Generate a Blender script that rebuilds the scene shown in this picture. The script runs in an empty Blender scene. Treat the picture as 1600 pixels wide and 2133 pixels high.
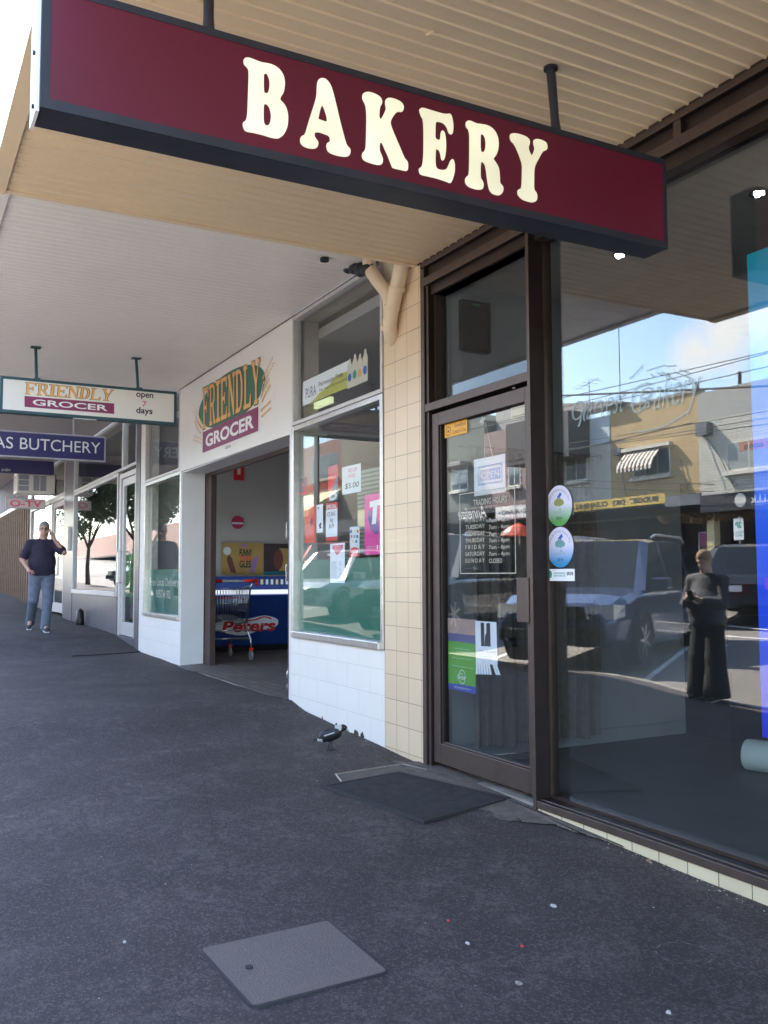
import bpy, math, random
import numpy as np
from mathutils import Vector, Matrix
random.seed(7)
SC = bpy.context.scene
COL = SC.collection
# ---------------------------------------------------------------- camera, world, sun, exposure
F_PX, YAW, PITCH, ROLL = 1900.76, math.radians(28.357), math.radians(3.998), math.radians(0.2)
CAM = Vector((0.0, -3.30, 1.20))
def _axes():
    s, c = math.sin(YAW), math.cos(YAW)
    X = np.array([s, 0, -c]); Y = np.array([c, 0, s]); Z = np.array([0, 1.0, 0])
    cp, sp = math.cos(PITCH), math.sin(PITCH); cr, sr = math.cos(ROLL), math.sin(ROLL)
    P = np.array([[1, 0, 0], [0, cp, -sp], [0, sp, cp]]); R = np.array([[cr, -sr, 0], [sr, cr, 0], [0, 0, 1]])
    M = R @ P
    return np.array([M @ X, M @ Y, M @ Z])
W2 = _axes()
cd = bpy.data.cameras.new('camera'); cam = bpy.data.objects.new('camera', cd); COL.objects.link(cam)
r_, u_, f_ = W2 @ [1, 0, 0], W2 @ [0, 1, 0], W2 @ [0, 0, 1]
cam.matrix_world = Matrix(((r_[0], u_[0], -f_[0], CAM.x), (r_[1], u_[1], -f_[1], CAM.y), (r_[2], u_[2], -f_[2], CAM.z), (0, 0, 0, 1)))
cd.sensor_fit = 'VERTICAL'; cd.sensor_height = 24.0; cd.lens = 24.0 * F_PX / 2133.0
cd.clip_start = 0.05; cd.clip_end = 3000
SC.camera = cam
SUN = Vector((-1.0, 0.30, 1.0)).normalized()
wd = bpy.data.worlds.new("World"); SC.world = wd; wd.use_nodes = True
nt = wd.node_tree; nt.nodes.clear()
wo = nt.nodes.new('ShaderNodeOutputWorld'); bg = nt.nodes.new('ShaderNodeBackground'); sky = nt.nodes.new('ShaderNodeTexSky')
sky.sky_type = 'NISHITA'; sky.sun_disc = False
sky.sun_elevation = math.asin(SUN.z); sky.sun_rotation = math.atan2(SUN.x, SUN.y)
sky.air_density = 1.0; sky.dust_density = 0.8; sky.ozone_density = 1.0
bg.inputs[1].default_value = 0.15
# a bank of cumulus low in the sky across the street: noise broken up inside a soft patch of sky directions
L = nt.links.new
def wm(op, a, b=None, c=None, cl=False):
    q = nt.nodes.new('ShaderNodeMath'); q.operation = op; q.use_clamp = cl
    for k, v in enumerate((a, b, c)):
        if v is None: continue
        if isinstance(v, (int, float)): q.inputs[k].default_value = v
        else: L(v, q.inputs[k])
    return q.outputs[0]
tc = nt.nodes.new('ShaderNodeTexCoord'); nz = nt.nodes.new('ShaderNodeTexNoise'); nz.inputs['Scale'].default_value = 9.0; nz.inputs['Detail'].default_value = 10; nz.inputs['Roughness'].default_value = 0.6
L(tc.outputs['Generated'], nz.inputs['Vector']); puffs = None
for (d, rad) in (((-0.60, -0.755, 0.262), 0.075), ((-0.635, -0.735, 0.245), 0.055), ((-0.66, -0.715, 0.232), 0.040), ((-0.55, -0.79, 0.275), 0.085), ((0.6, -0.7, 0.3), 0.16), ((0.3, -0.9, 0.35), 0.12)):
    dv = Vector(d).normalized(); q = nt.nodes.new('ShaderNodeVectorMath'); q.operation = 'DISTANCE'; L(tc.outputs['Generated'], q.inputs[0]); q.inputs[1].default_value = dv
    e = wm('MULTIPLY_ADD', q.outputs['Value'], -1.0 / rad, 1.0); puffs = e if puffs is None else wm('MAXIMUM', puffs, e)
fac = wm('MULTIPLY', wm('ADD', puffs, wm('MULTIPLY_ADD', nz.outputs[0], 2.6, -1.35)), 1.6, None, True)
mx = nt.nodes.new('ShaderNodeMixRGB'); mx.inputs[2].default_value = (4.6, 4.55, 4.5, 1)
L(fac, mx.inputs[0]); L(sky.outputs[0], mx.inputs[1]); L(mx.outputs[0], bg.inputs[0]); L(bg.outputs[0], wo.inputs[0])
wo2 = fac
sl = bpy.data.lights.new('sun', 'SUN'); sl.energy = 5.0; sl.angle = math.radians(0.5); sl.color = (1.0, 0.93, 0.82)
so = bpy.data.objects.new('sun', sl); COL.objects.link(so); so.location = (0, 0, 30)
so.rotation_euler = (-SUN).to_track_quat('-Z', 'Y').to_euler()
SC.view_settings.view_transform = 'Standard'; SC.view_settings.look = 'None'; SC.view_settings.gamma = 1
SC.view_settings.exposure = 3.0
SC.cycles.max_bounces = 10; SC.cycles.diffuse_bounces = 5; SC.cycles.glossy_bounces = 4; SC.cycles.transparent_max_bounces = 16
# ---------------------------------------------------------------- camera-ray helpers (survey of the photo: where a sight line meets a wall or the ground)
def ray(px, py):
    v = np.array([(px - 800) / F_PX, -(py - 1066.5) / F_PX, 1.0]); return W2 @ v
def atY(px, py, y=0.0):
    d = ray(px, py); t = (y - CAM.y) / d[1]; return (CAM.x + t * d[0], CAM.z + t * d[2])
def atX(px, py, x):
    d = ray(px, py); t = (x - CAM.x) / d[0]; return (CAM.y + t * d[1], CAM.z + t * d[2])
def atZ(px, py, z):
    d = ray(px, py); t = (z - CAM.z) / d[2]; return (CAM.x + t * d[0], CAM.y + t * d[1])
# ---------------------------------------------------------------- materials
def newmat(name):
    m = bpy.data.materials.new(name); m.use_nodes = True; return m, m.node_tree, m.node_tree.nodes['Principled BSDF']
def mat(name, col, rough=0.6, metal=0.0, var=0.12, scale=6.0, bump=0.0, bscale=60.0, spec=0.5, emit=None, estr=0.0, col2=None, detail=6.0, coat=0.0):
    m, n, b = newmat(name)
    b.inputs['Roughness'].default_value = rough; b.inputs['Metallic'].default_value = metal
    b.inputs['Specular IOR Level'].default_value = spec; b.inputs['Coat Weight'].default_value = coat
    tc = n.nodes.new('ShaderNodeTexCoord'); nz = n.nodes.new('ShaderNodeTexNoise'); nz.inputs['Scale'].default_value = scale; nz.inputs['Detail'].default_value = detail
    n.links.new(tc.outputs['Object'], nz.inputs['Vector'])
    mx = n.nodes.new('ShaderNodeMixRGB')
    c2 = col2 if col2 else tuple(max(0, c * (1 - 2 * var)) for c in col)
    c1 = col if col2 else tuple(min(1, c * (1 + var)) for c in col)
    mx.inputs[1].default_value = (*c1, 1); mx.inputs[2].default_value = (*c2, 1)
    n.links.new(nz.outputs[0], mx.inputs[0]); n.links.new(mx.outputs[0], b.inputs['Base Color'])
    if bump > 0:
        bp = n.nodes.new('ShaderNodeBump'); bp.inputs['Strength'].default_value = bump; bp.inputs['Distance'].default_value = 0.01
        n2 = n.nodes.new('ShaderNodeTexNoise'); n2.inputs['Scale'].default_value = bscale; n2.inputs['Detail'].default_value = 8
        n.links.new(tc.outputs['Object'], n2.inputs['Vector']); n.links.new(n2.outputs[0], bp.inputs['Height']); n.links.new(bp.outputs[0], b.inputs['Normal'])
    if emit:
        b.inputs['Emission Color'].default_value = (*emit, 1); b.inputs['Emission Strength'].default_value = estr
    return m
def brickmat(name, col, mortar, bw, bh, ms=0.006, offset=0.5, plane='xz', rough=0.6, var=0.1, bump=0.6, origin=(0, 0), col2=None, dirt=0.0, dirtcol=(0.1, 0.09, 0.08), spec=0.4):
    m, n, b = newmat(name); b.inputs['Roughness'].default_value = rough; b.inputs['Specular IOR Level'].default_value = spec
    tc = n.nodes.new('ShaderNodeTexCoord'); sp = n.nodes.new('ShaderNodeSeparateXYZ'); cb = n.nodes.new('ShaderNodeCombineXYZ')
    n.links.new(tc.outputs['Object'], sp.inputs[0])
    for k, ax in enumerate(plane):
        ad = n.nodes.new('ShaderNodeMath'); ad.operation = 'SUBTRACT'; ad.inputs[1].default_value = origin[k]
        n.links.new(sp.outputs[ax.upper()], ad.inputs[0]); n.links.new(ad.outputs[0], cb.inputs[k])
    bt = n.nodes.new('ShaderNodeTexBrick'); bt.offset = offset; bt.squash = 1.0
    bt.inputs['Scale'].default_value = 1.0; bt.inputs['Mortar Size'].default_value = ms; bt.inputs['Mortar Smooth'].default_value = 0.1
    bt.inputs['Brick Width'].default_value = bw; bt.inputs['Row Height'].default_value = bh; bt.inputs['Bias'].default_value = 0
    c2 = col2 if col2 else tuple(c * (1 - var) for c in col)
    bt.inputs['Color1'].default_value = (*col, 1); bt.inputs['Color2'].default_value = (*c2, 1); bt.inputs['Mortar'].default_value = (*mortar, 1)
    n.links.new(cb.outputs[0], bt.inputs['Vector'])
    nz = n.nodes.new('ShaderNodeTexNoise'); nz.inputs['Scale'].default_value = 3.0; nz.inputs['Detail'].default_value = 8
    n.links.new(tc.outputs['Object'], nz.inputs['Vector'])
    mx = n.nodes.new('ShaderNodeMixRGB'); mx.blend_type = 'MULTIPLY'; mx.inputs[0].default_value = var * 2
    n.links.new(bt.outputs['Color'], mx.inputs[1]); n.links.new(nz.outputs[0], mx.inputs[2])
    last = mx.outputs[0]
    if dirt > 0:
        n3 = n.nodes.new('ShaderNodeTexNoise'); n3.inputs['Scale'].default_value = 9.0; n3.inputs['Detail'].default_value = 12; n3.inputs['Roughness'].default_value = 0.75
        n.links.new(tc.outputs['Object'], n3.inputs['Vector'])
        rp = n.nodes.new('ShaderNodeValToRGB'); rp.color_ramp.elements[0].position = 0.66 - dirt * 0.1; rp.color_ramp.elements[1].position = 0.74
        n.links.new(n3.outputs[0], rp.inputs[0])
        m3 = n.nodes.new('ShaderNodeMixRGB'); m3.inputs[2].default_value = (*dirtcol, 1); n.links.new(rp.outputs[0], m3.inputs[0]); n.links.new(last, m3.inputs[1]); last = m3.outputs[0]
    n.links.new(last, b.inputs['Base Color'])
    bp = n.nodes.new('ShaderNodeBump'); bp.inputs['Strength'].default_value = bump; bp.inputs['Distance'].default_value = 0.004; bp.invert = True
    n.links.new(bt.outputs['Fac'], bp.inputs['Height']); n.links.new(bp.outputs[0], b.inputs['Normal'])
    return m
def glassmat(name, tint=(0.94, 0.96, 0.96), boost=2.0, base=0.02, rough=0.0, wav=0.0):
    m = bpy.data.materials.new(name); m.use_nodes = True; n = m.node_tree; n.nodes.clear()
    out = n.nodes.new('ShaderNodeOutputMaterial'); tr = n.nodes.new('ShaderNodeBsdfTransparent'); gl = n.nodes.new('ShaderNodeBsdfGlossy'); mix = n.nodes.new('ShaderNodeMixShader')
    tr.inputs[0].default_value = (*tint, 1); gl.inputs['Roughness'].default_value = rough; gl.inputs[0].default_value = (1, 1, 1, 1)
    ge = n.nodes.new('ShaderNodeNewGeometry'); dt = n.nodes.new('ShaderNodeVectorMath'); dt.operation = 'DOT_PRODUCT'; n.links.new(ge.outputs['Incoming'], dt.inputs[0]); n.links.new(ge.outputs['Normal'], dt.inputs[1])
    def mth(op, a, b=None, c=None, cl=False):
        q = n.nodes.new('ShaderNodeMath'); q.operation = op; q.use_clamp = cl
        for k, v in enumerate((a, b, c)):
            if v is None: continue
            if isinstance(v, (int, float)): q.inputs[k].default_value = v
            else: n.links.new(v, q.inputs[k])
        return q.outputs[0]
    ab = mth('ABSOLUTE', dt.outputs['Value']); pw = mth('POWER', mth('SUBTRACT', 1.0, ab), 5.0)      # Schlick: the same from both faces of the pane
    fac = mth('MULTIPLY_ADD', mth('MULTIPLY_ADD', pw, 0.96, 0.04), boost, base, True)
    n.links.new(fac, mix.inputs[0]); n.links.new(tr.outputs[0], mix.inputs[1]); n.links.new(gl.outputs[0], mix.inputs[2]); n.links.new(mix.outputs[0], out.inputs[0])
    if wav > 0:
        tc = n.nodes.new('ShaderNodeTexCoord'); nz = n.nodes.new('ShaderNodeTexNoise'); nz.inputs['Scale'].default_value = 1.3; nz.inputs['Detail'].default_value = 1
        bp = n.nodes.new('ShaderNodeBump'); bp.inputs['Strength'].default_value = wav; bp.inputs['Distance'].default_value = 0.01
        n.links.new(tc.outputs['Object'], nz.inputs['Vector']); n.links.new(nz.outputs[0], bp.inputs['Height']); n.links.new(bp.outputs[0], gl.inputs['Normal'])
    return m
# ---------------------------------------------------------------- mesh builder
class MB:
    def __init__(s): s.v = []; s.f = []; s.mi = []; s.cur = 0
    def add(s, vs, fs):
        o = len(s.v); s.v += [tuple(map(float, p)) for p in vs]
        for f in fs: s.f.append([i + o for i in f]); s.mi.append(s.cur)
        return s
    def box(s, x0, x1, y0, y1, z0, z1):
        if x0 > x1: x0, x1 = x1, x0
        if y0 > y1: y0, y1 = y1, y0
        if z0 > z1: z0, z1 = z1, z0
        vs = [(x, y, z) for z in (z0, z1) for y in (y0, y1) for x in (x0, x1)]
        return s.add(vs, [(0, 2, 3, 1), (4, 5, 7, 6), (0, 1, 5, 4), (2, 6, 7, 3), (0, 4, 6, 2), (1, 3, 7, 5)])
    def quad(s, a, b, c, d): return s.add([a, b, c, d], [(0, 1, 2, 3)])
    def obox(s, c, ax, hx, ay, hy, az, hz):
        c = Vector(c); ax = Vector(ax).normalized() * hx; ay = Vector(ay).normalized() * hy; az = Vector(az).normalized() * hz
        vs = [c + i * ax + j * ay + k * az for k in (-1, 1) for j in (-1, 1) for i in (-1, 1)]
        return s.add(vs, [(0, 2, 3, 1), (4, 5, 7, 6), (0, 1, 5, 4), (2, 6, 7, 3), (0, 4, 6, 2), (1, 3, 7, 5)])
    def tube(s, pts, r, n=8, closed=False, caps=True):
        pts = [Vector(p) for p in pts]; m = len(pts); rs = r if isinstance(r, (list, tuple)) else [r] * m
        rings = []; prev = None
        for i in range(m):
            if closed: t = pts[(i + 1) % m] - pts[i - 1]
            else: t = pts[min(i + 1, m - 1)] - pts[max(i - 1, 0)]
            if t.length < 1e-9: t = Vector((0, 0, 1))
            t.normalize()
            if prev is None: a = t.orthogonal().normalized()
            else:
                a = prev - t * prev.dot(t)
                a = a.normalized() if a.length > 1e-6 else t.orthogonal().normalized()
            prev = a; b = t.cross(a)
            rings.append([pts[i] + (a * math.cos(2 * math.pi * k / n) + b * math.sin(2 * math.pi * k / n)) * rs[i] for k in range(n)])
        vs = [p for rg in rings for p in rg]; fs = []
        for i in range(m if closed else m - 1):
            j = (i + 1) % m
            for k in range(n): fs.append((i * n + k, i * n + (k + 1) % n, j * n + (k + 1) % n, j * n + k))
        if caps and not closed: fs.append(tuple(range(n))[::-1]); fs.append(tuple((m - 1) * n + k for k in range(n)))
        return s.add(vs, fs)
    def cyl(s, p0, p1, r0, r1=None, n=16): return s.tube([p0, p1], [r0, r0 if r1 is None else r1], n)
    def ell(s, c, rx, ry, rz, n=16, m=10):
        vs = []; fs = []
        for i in range(m + 1):
            th = math.pi * i / m
            for k in range(n):
                ph = 2 * math.pi * k / n; vs.append((c[0] + rx * math.sin(th) * math.cos(ph), c[1] + ry * math.sin(th) * math.sin(ph), c[2] + rz * math.cos(th)))
        for i in range(m):
            for k in range(n): fs.append((i * n + k, (i + 1) * n + k, (i + 1) * n + (k + 1) % n, i * n + (k + 1) % n))
        return s.add(vs, fs)
    def poly(s, pts, fr, n0=0.0):   # flat polygon in a frame
        return s.add([fr.p(u, v, n0) for u, v in pts], [tuple(range(len(pts)))])
    def slab(s, pts, fr, t0, t1):   # extruded polygon in a frame
        n = len(pts); vs = [fr.p(u, v, t0) for u, v in pts] + [fr.p(u, v, t1) for u, v in pts]
        fs = [tuple(range(n))[::-1], tuple(range(n, 2 * n))] + [(i, (i + 1) % n, n + (i + 1) % n, n + i) for i in range(n)]
        return s.add(vs, fs)
    def build(s, name, mats, parent=None, smooth=False, rel=False):
        me = bpy.data.meshes.new(name); me.from_pydata(s.v, [], s.f)
        for m in (mats if isinstance(mats, (list, tuple)) else [mats]): me.materials.append(m)
        if any(s.mi): me.polygons.foreach_set('material_index', s.mi)
        if smooth: me.polygons.foreach_set('use_smooth', [True] * len(me.polygons))
        me.validate(); me.update()
        o = bpy.data.objects.new(name, me); COL.objects.link(o)
        if parent: adopt(o, parent, rel)
        return o
def facing(mb):   # faces towards the street take the second material, the one coloured as lit
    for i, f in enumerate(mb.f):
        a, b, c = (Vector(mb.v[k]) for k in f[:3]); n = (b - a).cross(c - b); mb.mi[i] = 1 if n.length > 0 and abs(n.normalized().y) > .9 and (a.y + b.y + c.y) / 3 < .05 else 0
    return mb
def bevel(o, w=0.004, seg=2):
    md = o.modifiers.new('bevel', 'BEVEL'); md.width = w; md.segments = seg; md.limit_method = 'ANGLE'; md.angle_limit = math.radians(40); return o
class FR:
    def __init__(s, o, U, V, N): s.o, s.U, s.V, s.N = Vector(o), Vector(U), Vector(V), Vector(N)
    def p(s, u, v, n=0.0): return s.o + s.U * u + s.V * v + s.N * n
def FY(y): return FR((0, y, 0), (1, 0, 0), (0, 0, 1), (0, -1, 0))          # a plane facing the street: u = x, v = z
def FX(x): return FR((x, 0, 0), (0, 1, 0), (0, 0, 1), (1, 0, 0))           # a plane facing +x: u = y, v = z
def FO(y): return FR((0, y, 0), (-1, 0, 0), (0, 0, 1), (0, 1, 0))          # a plane facing +y: u = -x, v = z
def rootmat(o):
    m = Matrix.LocRotScale(o.location, o.rotation_euler, o.scale)
    return (rootmat(o.parent) @ o.matrix_parent_inverse @ m) if o.parent else m
def adopt(o, parent, rel=False):
    o.parent = parent
    if not rel: o.matrix_parent_inverse = rootmat(parent).inverted()
def tag(o, label=None, cat=None, group=None, kind=None):
    if label: o['label'] = label
    if cat: o['category'] = cat
    if group: o['group'] = group
    if kind: o['kind'] = kind
    return o
def thing(name, label, cat, loc=(0, 0, 0), rz=0.0, group=None):
    o = bpy.data.objects.new(name, None); COL.objects.link(o); o.empty_display_size = 0.2; o.location = loc; o.rotation_euler = (0, 0, rz)
    return tag(o, label, cat, group)
def copytree(o, parent=None):
    c = o.copy(); COL.objects.link(c)
    if parent: c.parent = parent
    for ch in list(o.children): copytree(ch, c)
    return c
def smooth_closed(pts, k=5, corners=()):
    n = len(pts); out = []
    for i in range(n):
        p0, p1, p2, p3 = pts[i - 1], pts[i], pts[(i + 1) % n], pts[(i + 2) % n]
        for j in range(k):
            t = j / k
            out.append(tuple(0.5 * ((2 * p1[a]) + (-p0[a] + p2[a]) * t + (2 * p0[a] - 5 * p1[a] + 4 * p2[a] - p3[a]) * t * t + (-p0[a] + 3 * p1[a] - 3 * p2[a] + p3[a]) * t ** 3) for a in (0, 1)))
    return out
def smooth_open(pts, k=6):
    n = len(pts); out = []; d = len(pts[0])
    for i in range(n - 1):
        p0, p1, p2, p3 = pts[max(i - 1, 0)], pts[i], pts[i + 1], pts[min(i + 2, n - 1)]
        for j in range(k):
            t = j / k
            out.append(tuple(0.5 * ((2 * p1[a]) + (-p0[a] + p2[a]) * t + (2 * p0[a] - 5 * p1[a] + 4 * p2[a] - p3[a]) * t * t + (-p0[a] + 3 * p1[a] - 3 * p2[a] + p3[a]) * t ** 3) for a in range(d)))
    out.append(tuple(pts[-1])); return out
def curve_mesh(cu, name):
    tmp = bpy.data.objects.new('tmp', cu); COL.objects.link(tmp)
    bpy.context.view_layer.update()
    me = bpy.data.meshes.new_from_object(tmp.evaluated_get(bpy.context.evaluated_depsgraph_get())); bpy.data.objects.remove(tmp); me.name = name
    return me
def place_mesh(me, name, m, parent, fr, fn, off):
    for v in me.vertices:
        u, w = fn(v.co.x, v.co.y); v.co = fr.p(u, w, off + v.co.z)
    me.materials.clear(); me.materials.append(m); me.update()
    o = bpy.data.objects.new(name, me); COL.objects.link(o)
    if parent: adopt(o, parent)
    return o
def loops(name, lps, fr, m, parent=None, off=0.002, ext=0.0015):
    """filled 2D outlines (later loops inside are holes), coordinates in the frame"""
    cu = bpy.data.curves.new(name, 'CURVE'); cu.dimensions = '2D'; cu.fill_mode = 'BOTH'; cu.extrude = ext
    for lp in lps:
        sp = cu.splines.new('POLY'); sp.points.add(len(lp) - 1); sp.use_cyclic_u = True
        for q, (x, y) in zip(sp.points, lp): q.co = (x, y, 0, 1)
    return place_mesh(curve_mesh(cu, name), name, m, parent, fr, lambda a, b: (a, b), off)
def text(name, s, rect, fr, m, parent=None, off=0.002, bold=0.0, shear=0.0, space=1.0, ext=0.0006, line=1.0, align='LEFT', top=None):
    """lettering fitted to rect=(u0,v0,u1,v1); top=(v at u1 bottom, v at u1 top) skews it"""
    cu = bpy.data.curves.new(name, 'FONT'); cu.body = s; cu.size = 1.0; cu.offset = bold; cu.shear = shear; cu.space_character = space; cu.extrude = 0; cu.resolution_u = 4; cu.space_line = line; cu.align_x = align
    me = curve_mesh(cu, name); cu = None
    xs = [v.co.x for v in me.vertices]; ys = [v.co.y for v in me.vertices]
    if not xs: return None
    x0, x1, y0, y1 = min(xs), max(xs), min(ys), max(ys); u0, v0, u1, v1 = rect
    return place_mesh(me, name, m, parent, fr, lambda a, b: (u0 + (u1 - u0) * (a - x0) / (x1 - x0), v0 + (v1 - v0) * (b - y0) / max(1e-6, y1 - y0)), off)
def rect_poly(u0, v0, u1, v1): return [(u0, v0), (u1, v0), (u1, v1), (u0, v1)]
def sheet(name, rect, fr, m, parent=None, off=0.0, t=0.0012):
    return MB().slab(rect_poly(*rect), fr, off, off + t).build(name, m, parent)
def PY(px, py, y=0.0): return atY(px, py, y)
# ---------------------------------------------------------------- implicit surfaces (for bodies): smooth union of tapered limbs and ellipsoids
def surf(prims, h=0.012, k=0.03, cut=None, pad=0.05):
    lo = np.full(3, 1e9); hi = -lo
    for p in prims:
        if p[0] == 'c':
            for q, r in ((p[1], p[3]), (p[2], p[4])): lo = np.minimum(lo, np.array(q) - r); hi = np.maximum(hi, np.array(q) + r)
        else: R = max(p[2]); lo = np.minimum(lo, np.array(p[1]) - R); hi = np.maximum(hi, np.array(p[1]) + R)
    lo -= pad; hi += pad; n = np.ceil((hi - lo) / h).astype(int) + 1
    g = np.stack(np.meshgrid(*[lo[i] + h * np.arange(n[i]) for i in range(3)], indexing='ij'), -1)
    D = np.full(g.shape[:3], 1.0)
    for p in prims:
        if p[0] == 'c':
            a, b = np.array(p[1], float), np.array(p[2], float); ab = b - a; L2 = max(ab @ ab, 1e-9)
            t = np.clip(((g - a) @ ab) / L2, 0, 1); d = np.linalg.norm(g - a - t[..., None] * ab, axis=-1) - (p[3] + (p[4] - p[3]) * t)
        else:
            q = g - np.array(p[1]); 
            if len(p) > 3: q = q @ np.array(p[3])
            r = np.array(p[2]); k0 = np.linalg.norm(q / r, axis=-1); k1 = np.linalg.norm(q / (r * r), axis=-1) + 1e-9; d = k0 * (k0 - 1) / k1
        hh = np.clip(0.5 + 0.5 * (D - d) / k, 0, 1); D = D * (1 - hh) + d * hh - k * hh * (1 - hh)
    if cut is not None: D = np.maximum(D, cut(g))
    s = D < 0; nx, ny, nz = n
    c = np.zeros((nx - 1, ny - 1, nz - 1), int)
    for dx in (0, 1):
        for dy in (0, 1):
            for dz in (0, 1): c += s[dx:nx - 1 + dx, dy:ny - 1 + dy, dz:nz - 1 + dz]
    act = (c > 0) & (c < 8); idx = -np.ones(act.shape, int); cells = np.argwhere(act); idx[act] = np.arange(len(cells))
    acc = np.zeros((len(cells), 3)); cnt = np.zeros(len(cells))
    offs = [np.array(o) for o in ((0, 0, 0), (1, 0, 0), (0, 1, 0), (1, 1, 0), (0, 0, 1), (1, 0, 1), (0, 1, 1), (1, 1, 1))]
    for i, a in enumerate(offs):
        for b in offs[i + 1:]:
            if abs(b - a).sum() != 1: continue
            A = cells + a; B = cells + b; da = D[tuple(A.T)]; db = D[tuple(B.T)]; m = (da < 0) != (db < 0)
            t = np.where(m, da / (da - db + 1e-12), 0)[:, None]; acc += np.where(m[:, None], A + t * (B - A), 0); cnt += m
    V = lo + h * acc / np.maximum(cnt, 1)[:, None]; Fs = []
    for ax in range(3):
        e = np.zeros(3, int); e[ax] = 1; o1 = np.zeros(3, int); o1[(ax + 1) % 3] = 1; o2 = np.zeros(3, int); o2[(ax + 2) % 3] = 1
        sl = [slice(1, n[i] - 1) for i in range(3)]; sl2 = list(sl); sl2[ax] = slice(2, n[ax])
        chg = np.argwhere(s[tuple(sl)] != s[tuple(sl2)]) + 1
        for p in chg:
            q = [idx[tuple(p)], idx[tuple(p - o1)], idx[tuple(p - o1 - o2)], idx[tuple(p - o2)]]
            if min(q) < 0: continue
            Fs.append(q if s[tuple(p)] else q[::-1])
    return V, Fs
def surf_obj(name, prims, m, parent, T=None, h=0.012, k=0.03, cut=None, matfn=None):
    V, Fs = surf(prims, h, k, cut); mb = MB()
    if T is not None: V2 = [T @ Vector(v) for v in V]
    else: V2 = V
    mb.add(V2, Fs)
    if matfn: mb.mi = [matfn(np.mean([V[i] for i in f], axis=0)) for f in Fs]
    o = mb.build(name, m, parent, smooth=True); return o
# ================================================================ GROUND
_B = [(-600, 9.0), (-120, 3.2), (-60, 1.45), (-29, 0.58), (-22.5, 0.36), (-20, 0.30), (-18, 0.285), (-15.5, 0.25), (-14.2, 0.14), (-13.7, 0.085), (-11.7, 0.06), (-9, 0.055), (-7.95, 0.06), (-7.6, -0.002), (-7.04, -0.04), (-6.11, -0.085), (-5.55, -0.115), (-4.6, -0.14), (-4.0, -0.165), (-2.7, -0.20), (1, -0.25), (6, -0.30), (600, -0.6)]
def base(x):
    for (a, za), (b, zb) in zip(_B, _B[1:]):
        if a <= x <= b:
            t = (x - a) / (b - a); return za + (zb - za) * t
    return _B[0][1] if x < _B[0][0] else _B[-1][1]
KERB, FKERB, FWALL = -4.10, -13.6, -16.8
def g(x, y):
    b = base(x)
    if y < -0.15 and x > -14: b = (base(x - 0.3) + b + base(x + 0.3)) / 3 * min(1, (-y - 0.15) / 0.8) + b * (1 - min(1, (-y - 0.15) / 0.8))
    if y >= KERB: return b + 0.012 * y * (1 if x > -14 else max(0.0, 1 + (x + 14) / 3))
    b0 = base(x) - 0.05 * (1 if x > -14 else max(0.0, 1 + (x + 14) / 3))
    if y >= FKERB: t = (KERB - y) / (KERB - FKERB); return b0 - 0.10 + t * 0.50
    return b0 + 0.48 + 0.01 * (FKERB - y)
def atG(px, py):
    z = -0.1
    for _ in range(30):
        x, y = atZ(px, py, z); z = g(x, y)
    return x, y, z
def grid(name, xs, ys, m, dz=0.0, kind='structure', noise=0.0):
    vs = [(x, y, g(x, y) + dz + (noise * math.sin(x * 5.1 + y * 2.3) * math.sin(y * 4.7 - x * 1.9) if noise else 0)) for y in ys for x in xs]; n = len(xs)
    fs = [(j * n + i, j * n + i + 1, (j + 1) * n + i + 1, (j + 1) * n + i) for j in range(len(ys) - 1) for i in range(n - 1)]
    o = MB().add(vs, fs).build(name, m, smooth=True); return tag(o, kind=kind)
def rng(a, b, s):
    n = max(1, int(round((b - a) / s))); return [a + (b - a) * i / n for i in range(n + 1)]
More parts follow.
